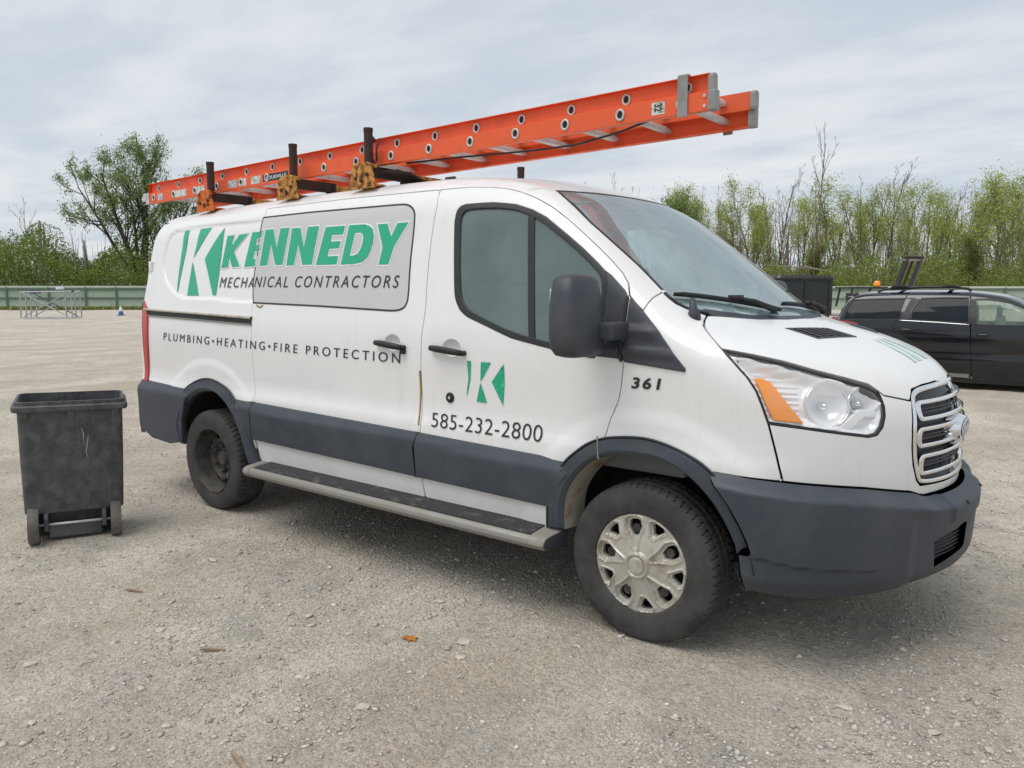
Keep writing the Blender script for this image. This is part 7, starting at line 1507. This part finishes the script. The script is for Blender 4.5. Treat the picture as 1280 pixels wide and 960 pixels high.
for k in range(26):
    kind = ('tall', 'bare', 'tall2', 'bare2', 'bare', 'tall2')[k % 6]; cn_[kind] = cn_.get(kind, 0)+1
    rowtree(kind, 838+k*18.5+random.uniform(-7, 7), random.uniform(74, 84), random.uniform(216, 250), ORDW[cn_[kind]-1]+' in the middle row', 'trees in the middle row of the wood')
ORD = ['leftmost', 'second from the left', 'third from the left', 'fourth from the left', 'fifth from the left', 'sixth from the left', 'seventh from the left', 'eighth from the left', 'ninth from the left', 'tenth from the left', 'eleventh from the left', 'twelfth from the left', 'thirteenth from the left', 'fourteenth from the left', 'fifteenth from the left']
cnt = {}
for k in range(34):
    px = 820+k*15.5+random.uniform(-6, 6); kind = random.choice(['tall', 'tall2', 'bare', 'bare2', 'bare', 'tall2', 'olive'])
    cnt[kind] = cnt.get(kind, 0)+1
    rowtree(kind, px, random.uniform(84, 104), random.uniform(232, 268) if kind != 'olive' else random.uniform(280, 300), 'deep in the wood, '+ORD[cnt[kind]-1], 'trees deep in the wood at the right')
for px, y, kind, wh in ((770, 214, 'bare2', 'peeping over the van roof'), (742, 226, 'bare2', 'low over the van roof'), (800, 236, 'bare2', 'peeping over the windscreen top'), (14, 240, 'bare2', 'at the left edge of the photo'), (47, 250, 'bare', 'left of the dead stumps'), (107, 285, 'bare2', 'between dead stumps and big tree'), (-30, 262, 'bare', 'past the left edge')):
    rowtree(kind, px, random.uniform(72, 80), y, wh, 'bare trees at the left and over the roof')
for i, (px, yt, r, lab) in enumerate(((57, 276, .20, 'taller broken dead trunk without branches left of the big tree'), (63, 280, .14, 'thinner dead trunk leaning on the taller broken trunk'), (113, 300, .16, 'short brown stump beside the big tree'))):
    p = far_pt(px, 71); hh = CAM[2]+(363-yt)/966.99*71; s_ = thing('dead_tree', lab, 'tree', (p.x, p.y, -.1), 0, 'dead trunks left of the big tree'); mb = MB()
    mb.tube([(0, 0, 0), (.1, 0, hh*.4), (.05-.1*i, .1, hh*.75), (.16-.2*i, .1, hh)], [r*1.3, r, r*.8, r*.45], 7); mb.build('trunk', BARKP if i < 2 else BARK, s_, True)
def fallen(px0, y0, px1, y1, depth, r, label):
    a, b = far_pt(px0, depth), far_pt(px1, depth); za, zb_ = CAM[2]+(363-y0)/966.99*depth, CAM[2]+(363-y1)/966.99*depth; o = thing('fallen_trunk', label, 'log', (a.x, a.y, 0)); mb = MB(); d = b-a
    mb.tube([(0, 0, za), (d.x*.5, d.y*.5, (za+zb_)/2+.05), (d.x, d.y, zb_)], [r, r*.8, r*.5], 7); mb.build('trunk', BARKP, o, True)
fallen(955, 332, 1016, 337, 66, .07, 'grey fallen trunk lying level in the wood above the black cab')
fallen(1000, 333, 1082, 352, 66, .07, 'pale fallen trunk sloping down to the right in the wood')
def thicket(name, n, px0, px1, d0, d1, hfun, size, mat, stems=0, clump=3.0):
    """leaf mass of undergrowth: tufts of small leaf faces filling mounds"""
    px = rng.uniform(px0, px1, n); dp = rng.uniform(d0, d1, n); lat = (px-640)/966.99*dp; X = CAM[0]+RGT[0]*lat+FH[0]*dp; Y = CAM[1]+RGT[1]*lat+FH[1]*dp
    top = hfun(px)*(.35+.95*vnoise(lat, dp, clump, 31))*(.8+.4*vnoise(lat, dp, clump*.3, 32)); Z = top*(1-rng.uniform(0, 1, n)**1.7*.95); a = rng.normal(0, 1, (n, 3)); a /= np.linalg.norm(a, axis=1)[:, None]; b = rng.normal(0, 1, (n, 3)); b -= (b*a).sum(1)[:, None]*a; b /= np.linalg.norm(b, axis=1)[:, None]
    C_ = np.stack([X, Y, Z], 1); sz = size*rng.uniform(.5, 1.25, (n, 1)); V_ = np.stack([C_-a*sz, C_+b*sz*.55, C_+a*sz, C_-b*sz*.55], 1).reshape(-1, 3)
    return struct(fast_mesh(name, V_, np.arange(4*n).reshape(-1, 4), mat), 'stuff')
hl_ = lambda px: np.interp(px, [-260, 0, 40, 75, 110, 150, 200, 330], [5.0, 5.6, 5.2, 5.4, 5.8, 6.2, 6.2, 5.0])
thicket('undergrowth', 170000, -300, 330, 67.5, 80, hl_, .105, LEAF['bush'])
thicket('undergrowth', 150000, 850, 1500, 64, 84, lambda px: np.interp(px, [850, 1000, 1100, 1300], [4.4, 4.0, 3.8, 4.8]), .10, LEAF['brush'], clump=2.0)
thicket('undergrowth', 40000, 1500, 2300, 66, 84, lambda px: 4.2+0*px, .16, LEAF['brush'])
thicket('undergrowth', 26000, -800, -300, 67, 80, lambda px: 5.0+0*px, .16, LEAF['bush'])
thicket('undergrowth', 26000, 330, 850, 70, 84, lambda px: 4.0+0*px, .2, LEAF['bush'])
def stems(name, n, px0, px1, d0, d1, h0, h1):
    m = MB()
    for k in range(n):
        p = far_pt(random.uniform(px0, px1), random.uniform(d0, d1)); h = random.uniform(h0, h1); lx, ly = random.gauss(0, .06)*h, random.gauss(0, .06)*h
        m.tube([(p.x, p.y, -.1), (p.x+lx*.5, p.y+ly*.5, h*.5), (p.x+lx*1.2, p.y+ly*1.2, h)], [.05, .04, .012], 3, False)
    return struct(m.build(name, BARK), 'stuff')
stems('saplings', 620, 850, 1480, 66, 98, 4, 10); stems('saplings', 130, -260, 200, 70, 84, 4.5, 7.5)
